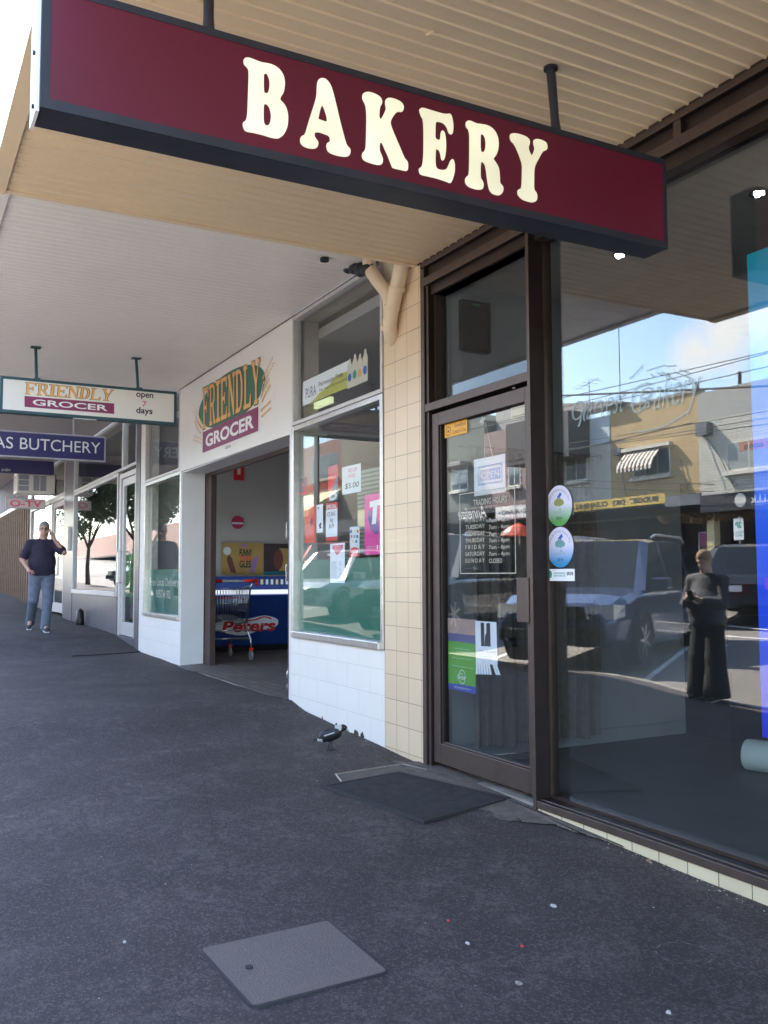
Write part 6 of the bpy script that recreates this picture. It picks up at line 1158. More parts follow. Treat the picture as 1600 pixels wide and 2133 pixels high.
# pale brick with milk cafe
r = bld('pale_painted_building', 'pale painted brick building above the dark cafe fascia across the street', -18.42, -9.0, 5.55, M_pbrick); PB = r
MB().box(-18.42, -9, FWL - 9, FWL, 5.55, 6.35).build('parapet', M_rend, r); w = owin(r, -17.45, -15.2, 4.0, 4.82, 3, mgl=mat('blind_pane', (0.34, 0.36, 0.34), .15, spec=.8)); owin(r, -14.2, -12.0, 4.0, 4.82, 3)
mb = MB(); mb.box(-17.0, -15.3, FWL + .006, FWL + .009, 4.52, 4.80); mb.build('window_banner', mat('banner_terracotta', (0.50, 0.22, 0.15), .6), w); text('banner_text', '9857 6000', (15.5, 4.56, 16.85, 4.68), FOW, M_inkd, w, off=.010, bold=.02)
mb = MB(); mb.box(-18.3, -17.9, FWL, FWL + .25, 5.1, 5.45); mb.build('meter_bracket', M_grf, r); mb = MB(); mb.tube([(-18.1, FWL + .1, 5.1), (-17.6, FWL + .06, 4.4), (-17.0, FWL + .05, 3.2)], .014, 6); mb.build('conduit', M_grf, r)
yf = fascia(r, -15.9, -9.0, 2.70, 3.12, M_dgf); yf2 = fascia(r, -17.05, -15.9, 2.92, 3.2, M_grf)
fo = FO(yf); mb = MB(); cx, cz = 14.82 - .12, 2.93; pts = [( -(-cx) + (.155 + .012 * (k % 2)) * math.cos(6.283 * k / 24), cz + (.155 + .012 * (k % 2)) * math.sin(6.283 * k / 24)) for k in range(24)]; 
mb.slab(pts, fo, .001, .004); mb.build('fascia_emblem', M_cream_panel, r)
text('fascia_word', 'm.i.l.k', (13.68, 2.83, 14.42, 3.03), fo, M_cream_panel, r, off=.002, bold=.02)
mb = MB(); mb.slab([(14.42, 2.79), (13.7, 2.79), (13.7, 2.80), (14.42, 2.80)][::-1], fo, .001, .003); mb.build('fascia_rule', M_cream_panel, r)
# budget dry cleaning fascia
yf = fascia(YB, -20.6, -17.05, 3.03, 3.29, mat('yellow_fascia', (0.62, 0.44, 0.10), .5)); fo = FO(yf); text('fascia_word', 'BUDGET  DRY  CLEANING', (17.28, 3.09, 20.5, 3.235), fo, M_inkd, YB, off=.002, bold=.05)
fascia(YB, -22.0, -20.6, 2.95, 3.25, M_grf)
# white narrow + shed
r = bld('white_narrow_building', 'narrow white building with a small window behind the dark clad upper storey', -24.9, -22.02, 6.3, M_pbrick); owin(r, -24.25, -23.15, 4.34, 5.1, 2)
mb = MB(); mb.box(-22.95, -22.05, FWL, FWL + .02, 5.4, 6.32); mb.build('sign_panel', mat('pale_blue_panel', (0.62, 0.68, 0.72), .5), r)
fascia(r, -24.9, -22.0, 2.95, 3.25, M_grf)
s_ = thing('dark_clad_storey', 'dark brown clad box jutting over the street beside the white building', 'building', (-24.5, FWL + .6, 5)); MB().box(-26.3, -23.0, FWL + .02, FWL + .9, 5.05, 6.55).build('cladding', M_dclad, s_)
mb = MB(); mb.add([(x, y, z) for x, zt in ((-26.4, 7.35), (-21.3, 6.62)) for y, z in ((FWL - .4, 6.56), (FWL + .2, 6.56), (FWL + .2, zt), (FWL - .4, zt))], [(0, 1, 2, 3), (7, 6, 5, 4), (0, 4, 5, 1), (1, 5, 6, 2), (2, 6, 7, 3), (3, 7, 4, 0)]); mb.build('sloping_roof', M_tanroof, s_)
# mauve brick
r = bld('mauve_brick_building', 'mauve brick building with a small window seen in the bakery door glass', -28.95, -24.9, 6.66, M_mauve); owin(r, -27.4, -26.65, 4.45, 5.35, 2); mb = MB(); mb.box(-29.0, -26.8, FWL - 1.6, FWL - .6, 6.6, 8.5); mb.box(-27.3, -26.75, FWL - 1.6, FWL - .8, 8.5, 8.9); mb.build('setback_storey', M_rend, r)
mb = MB(); mb.box(-26.35, -25.95, FWL, FWL + .03, 4.7, 5.55); mb.build('wall_sign', M_cream_panel, r)
yf = fascia(r, -28.2, -24.3, 3.05, 3.42, M_dgf); yf3 = fascia(r, -24.28, -22.1, 2.98, 3.40, M_cream_panel, y=FWL + 2.76); text('fascia_word', 'LOANS + INSURANCE +', (22.25, 3.12, 24.1, 3.27), FO(yf3), M_inkd, r, off=.002, bold=.01); text('fascia_word', 'Annelize', (24.85, 3.12, 26.6, 3.52), FO(yf), M_cream_panel, r, off=.002, shear=.5)
r = bld('green_brick_building', 'dull green brick building left of the mauve one in the door reflection', -33.0, -28.97, 7.2, M_gbrick); owin(r, -31.3, -30.1, 4.6, 5.55, 2); MB().box(-31.6, -29.9, FWL + .02, FWL + .5, 5.55, 5.7).build('window_hood', M_tanroof, r); fascia(r, -33, -28.25, 3.05, 3.4, M_grf)
r = bld('cream_tiled_building', 'green cream tiled building reflected in the grocer window', -41.6, -33.02, 8.3, M_cbrick); owin(r, -37.2, -34.5, 5, 6.5, 3); fascia(r, -41.6, -33, 3.1, 3.6, M_grf)
r = bld('pink_rendered_building', 'pink rendered building with broad windows reflected in the grocer window', -46.5, -41.62, 8.25, M_pinkr); owin(r, -45.3, -42.0, 6.3, 7.6, 3, mfr=M_wfr); mb = MB(); mb.box(-46.5, -41.6, FWL, FWL + .02, 5.8, 6.1); mb.build('band', M_redo, r)
mb = MB(); mb.add([(x, y, z) for x in (-46.5, -41.6) for y, z in ((FWL, 5.6), (FWL + 1.8, 4.5), (FWL + 1.8, 4.2), (FWL, 5.3))], [(0, 1, 2, 3), (7, 6, 5, 4), (0, 4, 5, 1), (1, 5, 6, 2), (2, 6, 7, 3), (3, 7, 4, 0)]); mb.build('cream_awning', M_yel, r)
r = bld('low_white_shops', 'low grey shops beyond the pink building down the street', -70, -47.5, 5.0, M_gbrick); r = bld('red_roofed_shops', 'low shops at the far end of the opposite row', -120, -71, 5.5, M_pinkr); r = bld('right_hand_shops', 'row of cream shops opposite, right of the cafe', -8.98, 12, 6.6, M_cbrick)
for k in range(4): owin(r, -7.5 + k * 4.6, -5.2 + k * 4.6, 4.2, 5.1, 3)
# antennas, vents, power line
M_wire2 = mat('cable_black', (0.02, 0.02, 0.02), .6); M_pole = mat('timber_pole', (0.10, 0.075, 0.06), .85, var=.3, scale=12)
r = thing('radio_mast', 'tall thin radio mast on the roof behind the yellow brick building', 'mast', (-21.65, FWL - .5, 6.5)); MB().tube([(-21.65, FWL - .1, 6.4), (-21.65, FWL - .1, 11.5)], .014, 6).build('mast_pole', M_wire2, r)
r = thing('tv_antenna', 'television aerial on the roof above the white building', 'antenna', (-23.1, FWL - .3, 6.5)); MB().tube([(-23.1, FWL - .1, 6.3), (-23.1, FWL - .1, 7.65)], .014, 6).build('aerial_mast', M_wire2, r)
mb = MB(); mb.tube([(-23.75, FWL - .1, 7.45), (-22.6, FWL - .1, 7.65)], .009, 5); mb.build('aerial_boom', M_wire2, r)
for k in range(4): mb = MB(); x = -23.6 + k * .27; mb.tube([(x, FWL - .4, 7.47 + k * .045), (x, FWL + .2, 7.47 + k * .045)], .006, 5); mb.build('aerial_rod', M_wire2, r)
for x in (-18.6, -17.1): tag(MB().tube([(x, FWL - .2, 6.3), (x, FWL - .2, 6.75)], .05, 8).build('roof_vent', M_dclad), 'short roof vent pipe %s' % ('on the yellow brick corner' if x < -18 else 'on the pale painted building'), 'vent pipe')
def wire(a, b, sag, label, r=.012, grp='overhead wires above the street'):
    a, b = Vector(a), Vector(b); P = []
    for i in range(25): t = i / 24; p = a.lerp(b, t); p.z -= sag * 4 * t * (1 - t); P.append(p)
    o = MB().tube(P, r, 5).build('overhead_wire', M_wire2); tag(o, label, 'wire', grp); return o
def wpx(p0, p1, Y, ext=1.6):
    a, b = mirY(*p0, Y), mirY(*p1, Y); A = Vector((a[0], Y, a[1])); B = Vector((b[0], Y, b[1])); return A + (A - B) * ext, B + (B - A) * ext
G_ = 'overhead wire stretched along the street in front of the buildings'
for p0, p1, Y, r_3 in (((1140, 815), (1598, 790), -13.0, .028), ((1140, 825), (1590, 720), -12.2, .011), ((1200, 830), (1590, 724), -12.6, .011), ((1240, 832), (1598, 750), -12.8, .011), ((1255, 902), (1598, 843), -13.2, .010), ((1255, 914), (1598, 857), -13.2, .010), ((1220, 920), (1598, 870), -13.3, .010), ((985, 960), (1090, 945), -13, .01), ((930, 975), (1095, 985), -13, .01), ((930, 990), (1095, 1000), -13, .01)):
    A, B = wpx(p0, p1, Y); wire(A, B, 0.15, G_, r_3)
wire((-45, -12.8, 9.0), (-9, -13.2, 8.2), .4, G_, .02); a = mirY(1150, 935, -13.0); b = mirY(1437, 880, -16.4); wire((a[0] - 6, -12, a[1] - .3), (b[0], -16.5, b[1]), .1, 'service wire dropping to the bracket on the pale building', .014, None)
def pole(x, y, h, label):
    z = g(x, y); r = thing('power_pole', label, 'power pole', (x, y, z)); MB().tube([(x, y, z - .2), (x, y, z + h)], [.16, .11], 14).build('pole_shaft', M_pole, r, smooth=True)
    for k, zz in enumerate((h - .35, h - 1.3)): mb = MB(); mb.box(x - .05, x + .05, y - 1.1, y + 1.1, z + zz, z + zz + .1); ca = mb.build('cross_arm', M_pole, r); q = MB(); 
    mb = MB()
    for j in (-1, -.5, .5, 1): i_ = MB().cyl((x, y + j, z + h - .25), (x, y + j, z + h - .1), .035, n=8); i_.build('insulator', M_palec, r)
pole(-38.6, -13.9, 9.2, 'tall timber power pole on the opposite footpath by the cream tiled building'); pole(-9.0, -13.9, 9.0, 'tall timber power pole on the opposite footpath near the cafe'); pole(-60, -3.85, 9, 'far timber power pole at our kerb down the street')
# cafe fittings under the milk fascia
CY = FWL + 2.4
M_basket = mat('coir_basket', (0.16, 0.09, 0.05), .9, var=.3, scale=30); M_foliage = mat('foliage', (0.06, 0.085, 0.03), .7, var=.3, scale=10); M_dry = mat('dry_plants', (0.22, 0.13, 0.06), .8, var=.3, scale=12)
def leaves(mb, c, rx, ry, rz, n, s, rnd):
    for _ in range(n):
        while True:
            p = Vector((rnd.uniform(-1, 1), rnd.uniform(-1, 1), rnd.uniform(-1, 1)))
            if p.length <= 1: break
        p = Vector((c[0] + p.x * rx, c[1] + p.y * ry, c[2] + p.z * rz)); a = Vector((rnd.gauss(0, 1), rnd.gauss(0, 1), rnd.gauss(0, 1))).normalized(); b = a.orthogonal().normalized(); k = s * rnd.uniform(.6, 1.3)
        mb.add([p - a * k, p + b * k * .45, p + a * k, p - b * k * .45], [(0, 1, 2, 3)])
rb = random.Random(11); first = None
for i, (px, py) in enumerate(((1385, 1075), (1418, 1080), (1452, 1078), (1492, 1076))):
    x, z = mirY(px, py, CY); lb_ = 'hanging basket of plants under the cafe awning, %s' % ('leftmost in the window reflection', 'second from the left', 'third from the left', 'rightmost, by the parking sign')[i]
    if first is None:
        r = thing('hanging_basket', lb_, 'hanging basket', (x, CY, z), 0, 'hanging baskets under the cafe awning'); mb = MB(); vs = []
        for rr_, zz in ((.02, -.22), (.1, -.2), (.18, -.1), (.21, 0), (.17, .0), (.1, -.08)): vs += [(x + rr_ * math.cos(6.283 * k / 14), CY + rr_ * math.sin(6.283 * k / 14), z + zz) for k in range(14)]
        mb.add(vs, [(j * 14 + k, j * 14 + (k + 1) % 14, (j + 1) * 14 + (k + 1) % 14, (j + 1) * 14 + k) for j in range(5) for k in range(14)]); mb.build('basket_bowl', M_basket, r)
        mb = MB(); leaves(mb, (x, CY, z + .06), .26, .24, .14, 160, .05, rb); mb.build('basket_plants', M_dry, r)
        mb = MB(); [mb.tube([(x + .2 * math.cos(a), CY + .2 * math.sin(a), z), (x, CY, z + .38)], .004, 4) for a in (0, 2.09, 4.19)]; mb.build('basket_chain', M_wire2, r); first = r
    else:
        c = copytree(first); c.location = (x, CY, z); c.rotation_euler = (0, 0, i * 1.3); c['label'] = lb_
mb = MB(); leaves(mb, (-16.2, CY, 2.62), .7, .3, .16, 500, .07, rb); leaves(mb, (-15.0, CY, 2.6), .8, .3, .13, 400, .07, rb); tag(mb.build('trailing_plants', M_dry), 'brown trailing plants hanging along the cafe awning edge', 'plants')
r = thing('cafe_valance', 'dark cafe awning valance with pale vertical stripes behind the parking sign', 'awning', (-14, FWL - .2, 2.2)); mb = MB(); x = -15.6
while x < -11: mb.box(x, x + .13, FWL + .3, FWL + .32, 1.95, 2.45); x += .26
mb.build('pale_stripe', M_cream_panel, r); MB().box(-15.6, -11, FWL + .27, FWL + .299, 1.93, 2.5).build('valance_cloth', M_dgf, r)
r = thing('cafe_poster_board', 'tall framed red topped poster board behind the standing woman', 'board', (-15.4, CY + .1, .9)); a = mirY(1450, 1108, CY + .1); b = mirY(1488, 1190, CY + .1); x0, x1 = a[0], b[0]; z1, z0 = a[1], .85
mb = MB(); [mb.box(*q) for q in ((x0, x0 + .03, CY, CY + .03, z0, z1), (x1 - .03, x1, CY, CY + .03, z0, z1), (x0, x1, CY - .002, CY + .03, z1 - .03, z1))]; mb.build('board_frame', M_palefr, r); MB().box(x0 + .03, x1 - .03, CY + .005, CY + .02, z0 + .1, z1 - .35).build('board_panel', M_shopd, r); MB().box(x0 + .03, x1 - .03, CY + .005, CY + .02, z1 - .35, z1 - .03).build('board_header', M_maroon2, r)
a = mirY(1537, 1083, -13.75); r = thing('parking_sign', 'white and green parking sign on a thin pole outside the dark fronted cafe', 'parking sign', (a[0], -13.75, g(a[0], -13.75))); x = a[0]; zz = g(x, -13.8); MB().tube([(x, -13.8, zz), (x, -13.8, 2.55)], .022, 8).build('sign_pole', M_alu, r); mb = MB(); mb.box(x - .14, x + .14, -13.77, -13.76, 2.0, 2.5); pp = mb.build('sign_plate', M_paper, r); text('plate_text', '2P', (-x - .09, 2.28, -x + .09, 2.42), FO(-13.758), M_inkg, pp, off=.001, bold=.04); text('plate_text', '8AM-6PM\nMON-SAT', (-x - .1, 2.08, -x + .1, 2.2), FO(-13.758), M_inkg, pp, off=.001)
r = thing('cafe_column', 'cream square column holding the cafe awning', 'column', (-15.75, FWL + 2.5, .8)); MB().box(-15.95, -15.72, FWL + 2.3, FWL + 2.5, .6, 2.98).build('column_shaft', M_yel, r); MB().box(-15.98, -15.69, FWL + 2.27, FWL + 2.53, .5, .9).build('column_base', M_rend, r)
# small shop signs in the shade
a = mirY(1245, 1083, FWL - 1.0); r = thing('shop_sign', 'small brown shop sign above the dry cleaner window', 'sign', (a[0], FWL - 1.05, a[1])); MB().box(a[0] - .8, a[0] + .9, FWL - 1.07, FWL - 1.03, 2.42, 2.72).build('sign_board', mat('sign_brown', (0.25, 0.12, 0.09), .6), r); text('sign_word', 'DRY CLEANERS', (-a[0] - .8, 2.49, -a[0] + .7, 2.64), FO(FWL - 1.03), M_inkd, r, off=.002)
a = mirY(1280, 1105, FWL - 1.0); MBp = MB().box(a[0] - .4, a[0] + .55, FWL - 1.07, FWL - 1.03, 1.5, 2.3); tag(MBp.build('yellow_poster', mat('poster_faded_yellow', (.45, .40, .14), .6)), 'faded yellow poster in the dry cleaner window', 'poster')
# red umbrella by the insurance office
a = mirY(1048, 1105, -13.2); x = a[0]; zz = g(x, -13.9); r = thing('red_umbrella', 'red half open cafe umbrella seen through the opening hours lettering', 'umbrella', (x, -13.9, zz)); vs = [(x, -13.9, 2.86)] + [(x + .62 * math.cos(6.283 * k / 10), -13.9 + .62 * math.sin(6.283 * k / 10), 2.45) for k in range(10)] + [(x + .35 * math.cos(6.283 * k / 10), -13.9 + .35 * math.sin(6.283 * k / 10), 2.72) for k in range(10)]
MB().add(vs, [(0, 11 + k, 11 + (k + 1) % 10) for k in range(10)] + [(11 + k, 1 + k, 1 + (k + 1) % 10, 11 + (k + 1) % 10) for k in range(10)]).build('canopy', M_redo, r); MB().tube([(x, -13.9, zz), (x, -13.9, 2.86)], .02, 8).build('pole', M_alu, r)
# ---------------- trees
M_bark = mat('bark', (0.13, 0.10, 0.08), .9, var=.3, scale=14, bump=.6, bscale=30)
m, n_, b_ = newmat('leaf_green'); oi = n_.nodes.new('ShaderNodeTexCoord'); nz_ = n_.nodes.new('ShaderNodeTexNoise'); nz_.inputs['Scale'].default_value = 1.6; rp = n_.nodes.new('ShaderNodeValToRGB'); rp.color_ramp.elements[0].color = (.035, .06, .018, 1); rp.color_ramp.elements[1].color = (.10, .13, .04, 1); rp.color_ramp.elements[0].position = .35; rp.color_ramp.elements[1].position = .65
n_.links.new(oi.outputs['Object'], nz_.inputs['Vector']); n_.links.new(nz_.outputs[0], rp.inputs[0]); n_.links.new(rp.outputs[0], b_.inputs['Base Color']); b_.inputs['Roughness'].default_value = .55; M_leafg = m
def tree(x, y, h, R, label, seed, n=3200, lean=0.0, s=.075):
    rt = random.Random(seed); z = g(x, y); r = thing('street_tree', label, 'tree', (x, y, z), 0, None); hb_ = h * .38; top = Vector((x + lean, y, z + hb_)); mb = MB(); mb.tube([(x, y, z - .1), (x + lean * .5, y + .04, z + hb_ * .5), tuple(top)], [.11, .085, .07], 10); cl = []
    for k in range(7):
        a = 6.283 * k / 7 + rt.uniform(-.3, .3); e = top + Vector((math.cos(a) * R * rt.uniform(.35, .7), math.sin(a) * R * rt.uniform(.35, .7), (h - hb_) * rt.uniform(.25, .75))); mid_ = top.lerp(e, .5) + Vector((0, 0, .15)); mb.tube([tuple(top), tuple(mid_), tuple(e)], [.05, .035, .012], 7); cl.append(e)
    mb.build('trunk', M_bark, r, smooth=True); mb = MB()
    for e in cl + [top + Vector((0, 0, (h - hb_) * .7))] + [c_ + Vector((rt.uniform(-.5, .5), rt.uniform(-.5, .5), rt.uniform(-.2, .5))) * R * .5 for c_ in cl]: leaves(mb, e, R * rt.uniform(.3, .48), R * rt.uniform(.3, .48), R * rt.uniform(.22, .38), n // 15, s, rt)
    mb.build('crown', M_leafg, r); return r
tree(-31.5, -3.9, 4.6, 2.0, 'leafy street tree at the kerb reflected in the butchery window', 4, 9000, .25, .10)
tree(-39.5, -3.9, 3.9, 1.4, 'smaller street tree further down the kerb behind the walking man', 9, 2600); tree(-47, -13.9, 6.0, 2.6, 'street tree on the opposite footpath by the pink building', 5, 3000); tree(-58, -14.2, 8, 3.4, 'tall tree far down the opposite footpath', 6, 3000)
tree(-80, -25, 12, 6, 'large tree beyond the low white shops', 8, 3000, 0, .16)
# ================================================================ VEHICLES
M_tyre = mat('tyre_rubber', (0.02, 0.02, 0.02), .85); M_rim = mat('alloy_rim', (0.55, 0.55, 0.56), .3, metal=.9); M_cglass = mat('car_glass', (0.012, 0.015, 0.018), .06, var=.1, spec=.35); M_lamp = mat('headlamp', (0.65, 0.68, 0.7), .08, var=.1, spec=1.0, metal=.4); M_tail = mat('tail_lamp', (0.55, 0.01, 0.015), .15, spec=.8); M_trim = mat('black_trim', (0.02, 0.02, 0.022), .5); M_plate = mat('number_plate', (0.75, 0.75, 0.75), .5)
def paint(nm, c): return mat('paint_' + nm, c, .28, metal=.35, var=.04, coat=1.0)
def car(name, label, x, y, deg, col, kind='suv', grp=None, dz=0.0):
    """local: +x is the nose. kind: suv | wagon | hatch | sedan"""
    L_, Wd, H = {'suv': (4.55, .90, 1.68), 'hatch': (4.0, .86, 1.48), 'sedan': (4.7, .88, 1.43), 'ute': (4.4, .88, 1.78)}[kind]
    z = g(x, y); r = thing(name, label, 'car', (x, y, z + dz), math.radians(deg), grp); bz = .82 if kind in ('sedan', 'hatch') else .98; hood = bz - .02
    xs = [-L_ / 2, -L_ / 2 + .12, -L_ * .36, -L_ * .1, L_ * .16, L_ * .24, L_ / 2 - .45, L_ / 2 - .12, L_ / 2]
    tops = [bz - .16, bz - .02, bz + .03, bz + .03, bz + .02, hood + .03, hood - .05, hood - .16, hood - .30]; ws = [.82, .93, .99, 1, 1, .99, .95, .88, .72]; bots = [.42, .30, .24, .22, .22, .22, .24, .28, .36]
    mb = MB(); rings = []
    for X, T, w_, b in zip(xs, tops, ws, bots):
        w_ *= Wd; rings.append([(X, -w_ * .55, T + .03), (X, -w_ * .86, T), (X, -w_ * .97, T - .09), (X, -w_, (T + b) / 2 + .05), (X, -w_ * .98, b + .1), (X, -w_ * .88, b), (X, w_ * .88, b), (X, w_ * .98, b + .1), (X, w_, (T + b) / 2 + .05), (X, w_ * .97, T - .09), (X, w_ * .86, T), (X, w_ * .55, T + .03)])
    n = 12; mb.add([p for q in rings for p in q], [(i * n + k, i * n + (k + 1) % n, (i + 1) * n + (k + 1) % n, (i + 1) * n + k) for i in range(len(xs) - 1) for k in range(n)] + [tuple(range(n)), tuple((len(xs) - 1) * n + k for k in range(n))[::-1]])
    if kind in ('suv', 'ute'): gx_ = [-L_ / 2 + .10, -L_ / 2 + .32, -L_ * .28, -L_ * .25, -L_ * .03, 0.0, L_ * .08, L_ * .24]; gz = [bz, H - .10, H - .01, H, H, H, H - .03, bz]; 
    elif kind == 'hatch': gx_ = [-L_ / 2 + .12, -L_ / 2 + .55, -L_ * .24, -L_ * .21, -L_ * .02, .02, L_ * .09, L_ * .27]; gz = [bz, H - .10, H - .01, H, H, H, H - .05, bz]
    else: gx_ = [-L_ * .36, -L_ * .2, -L_ * .14, -L_ * .12, 0.0, .04, L_ * .08, L_ * .25]; gz = [bz, H - .06, H, H, H, H, H - .04, bz]
    roof = MB(); gls = MB(); P = []
    for X, T in zip(gx_, gz):
        wb, wt = Wd * .92, Wd * (.92 - .20 * (T - bz) / (H - bz)); P.append(((X, wb, bz + .02), (X, wt, T), (X, wt * .8, T + .035 if T > bz + .1 else T), (X, -wt * .8, T + .035 if T > bz + .1 else T), (X, -wt, T), (X, -wb, bz + .02)))
    for i in range(len(P) - 1):
        A, B = P[i], P[i + 1]; pillar = (gx_[i + 1] - gx_[i]) < .16; end = i == 0 or i == len(P) - 2
        for k in (1, 2, 3):
            tgt = gls if (end and k == 2) else roof; tgt.add([A[k], B[k], B[k + 1], A[k + 1]], [(0, 1, 2, 3)])
        for k in (0, 4): (roof if pillar else gls).add([A[k], B[k], B[k + 1], A[k + 1]], [(0, 1, 2, 3)])
    mb.add(roof.v, roof.f); bo = mb.build('body', col, r, rel=True, smooth=False); bevel(bo, .03, 2); gls.build('windows', M_cglass, r, rel=True)
    for sx in (-1, 1):
        for sy in (-1, 1):
            X = sx * L_ * .31; R = .34 if kind in ('suv', 'ute') else .30; mb = MB(); mb.cyl((X, sy * (Wd - .23), R), (X, sy * (Wd + .005), R), R, n=26); w_ = mb.build('wheel', M_tyre, r, rel=True)
            mb = MB(); mb.cyl((X, sy * (Wd + .005), R), (X, sy * (Wd + .012), R), R * .18, n=12)
            for k in range(7): a = 6.283 * k / 7; mb.obox((X + math.cos(a) * R * .38, sy * (Wd + .008), R + math.sin(a) * R * .38), (math.cos(a), 0, math.sin(a)), R * .26, (-math.sin(a), 0, math.cos(a)), R * .055, (0, 1, 0), .006)
            mb.build('rim', M_rim, w_, rel=True)
            mb = MB(); arc_ = [(X + (R + .07) * math.cos(t), sy * (Wd * .985), R + (R + .07) * math.sin(t)) for t in [math.pi * j / 12 for j in range(13)]]; mb.tube(arc_, .022, 6); mb.build('wheel_arch', M_trim, r, rel=True)
    for sy in (-1, 1):
        mb = MB(); X = L_ / 2; z0 = hood - .33; mb.add([(X - .02, sy * .42, z0), (X - .10, sy * .76, z0), (X - .30, sy * (Wd * .93), z0 + .03), (X - .30, sy * (Wd * .93), z0 + .17), (X - .14, sy * .74, z0 + .19), (X - .04, sy * .42, z0 + .17)], [(0, 1, 4, 5), (1, 2, 3, 4)]); mb.v = [(a + .035, b * 1.01, c) for a, b, c in mb.v]; mb.build('headlight', M_lamp, r, rel=True)
        mb = MB(); mb.box(-L_ / 2 - .02, -L_ / 2 + .14, sy * Wd * .66, sy * Wd * .90, bz - .22, bz + (.18 if kind == 'suv' else .0)); mb.build('tail_light', M_tail, r, rel=True)
        mb = MB(); mb.box(L_ * .17, L_ * .22, sy * Wd * .98, sy * (Wd + .2), bz + .02, bz + .17); bevel(mb.build('wing_mirror', col, r, rel=True), .02)
        for X in (L_ * .02, -L_ * .2): mb = MB(); mb.box(X, X + .14, sy * Wd * 1.0, sy * (Wd * 1.0 + .02), bz - .14, bz - .11); mb.build('door_handle', M_trim, r, rel=True)
        if kind == 'suv': mb = MB(); mb.tube([(-L_ * .36, sy * .62, H + .03), (-L_ * .32, sy * .62, H + .10), (-L_ * .02, sy * .62, H + .10), (L_ * .03, sy * .62, H + .04)], .02, 8); mb.build('roof_rail', M_rim, r, rel=True)
    mb = MB(); mb.box(L_ / 2 - .02, L_ / 2 + .012, -.40, .40, hood - .34, hood - .17); mb.build('grille', M_trim, r, rel=True); mb = MB(); mb.box(L_ / 2 - .02, L_ / 2 + .05, -.70, .70, .34, .50); bevel(mb.build('bumper', M_trim if kind == 'suv' else col, r, rel=True), .02)
    MB().box(L_ / 2 + .05, L_ / 2 + .056, -.19, .19, .38, .48).build('number_plate', M_plate, r, rel=True); MB().box(-L_ / 2 - .03, -L_ / 2 - .0, -.19, .19, bz - .26, bz - .15).build('number_plate', M_plate, r, rel=True); MB().box(-L_ / 2 - .01, -L_ / 2 + .05, -.75, .75, .34, .50).build('rear_bumper', M_trim, r, rel=True)
    return r
# noses point to our kerb: direction (0.48, 0.88)
def nose_in(name, label, nx, ny, col, kind, deg=61.4):
    a = math.radians(deg); L_ = {'suv': 4.55, 'hatch': 4.0, 'sedan': 4.7, 'ute': 4.4}[kind]; return car(name, label, nx - math.cos(a) * L_ / 2, ny - math.sin(a) * L_ / 2, deg, col, kind, 'cars angle parked at our kerb')
nose_in('parked_suv', 'dark blue four wheel drive with roof rails parked at our kerb, reflected behind the woman', -9.4, -4.05, paint('navy', (0.03, 0.045, 0.12)), 'suv')
nose_in('parked_wagon', 'dark charcoal tall wagon parked at our kerb next to the dark blue four wheel drive', -14.0, -4.15, paint('grey', (0.02, 0.022, 0.025)), 'ute')
nose_in('parked_hatchback', 'white hatchback parked at our kerb, reflected in the grocer window', -18.3, -4.2, paint('white', (0.75, 0.76, 0.76)), 'hatch')
nose_in('parked_sedan', 'silver blue sedan parked at our kerb, reflected in the butchery window', -27.6, -4.2, paint('silver_blue', (0.34, 0.42, 0.52)), 'sedan')
nose_in('parked_hatchback', 'dark green hatchback parked at our kerb furthest down the street', -35.0, -4.2, paint('green', (0.02, 0.06, 0.04)), 'hatch')
nose_in('parked_ute', 'black tall wagon parked at our kerb just right of the woman', -0.6, -4.3, paint('black', (0.012, 0.012, 0.014)), 'ute')
def far_in(name, label, x, col, kind, y=-11.75, deg=241.4): return car(name, label, x, y, deg, col, kind, 'cars angle parked across the street')
far_in('parked_sedan', 'black sedan showing a red tail light outside the dark fronted cafe', -12.7, paint('charcoal', (0.02, 0.02, 0.024)), 'sedan', y=-11.9)
far_in('parked_hatchback', 'silver hatchback parked across the street beside the insurance office', -17.6, paint('silver', (0.50, 0.49, 0.50)), 'hatch')
far_in('parked_wagon', 'white four wheel drive across the street, reflected at the left of the bakery door', -22.6, paint('white2', (0.74, 0.73, 0.70)), 'suv')
far_in('parked_hatchback', 'small red hatchback across the street by the green brick building', -31.0, paint('red', (0.40, 0.02, 0.02)), 'hatch'); far_in('parked_sedan', 'white sedan across the street by the pink building', -38.5, paint('white3', (0.7, 0.7, 0.7)), 'sedan')
# ================================================================ PEOPLE
M_skin = mat('skin', (0.52, 0.30, 0.22), .55, var=.06, scale=20); M_skin2 = mat('skin_light', (0.60, 0.40, 0.30), .55, var=.05, scale=20); M_hairg = mat('grey_hair', (0.30, 0.28, 0.27), .8, var=.3, scale=60); M_hairb = mat('sandy_hair', (0.35, 0.24, 0.14), .8, var=.3, scale=60)
M_shirt = mat('navy_polo', (0.035, 0.025, 0.05), .9, var=.2, scale=25); M_jean = mat('faded_denim', (0.16, 0.19, 0.25), .9, var=.25, scale=14); M_shoe = mat('shoe_grey', (0.05, 0.05, 0.06), .7); M_sole = mat('shoe_sole', (0.72, 0.70, 0.70), .7); M_phone = mat('phone_black', (0.01, 0.01, 0.012), .2)
M_jacket = mat('patterned_jacket', (0.13, 0.135, 0.155), .85, col2=(0.008, 0.009, 0.012), scale=26, detail=3); M_blackcloth = mat('black_cloth', (0.010, 0.010, 0.013), .9, var=.2); M_green_d = mat('green_dress', (0.20, 0.42, 0.13), .85, var=.35, scale=18); M_wshirt = mat('white_shirt', (0.6, 0.62, 0.64), .85)
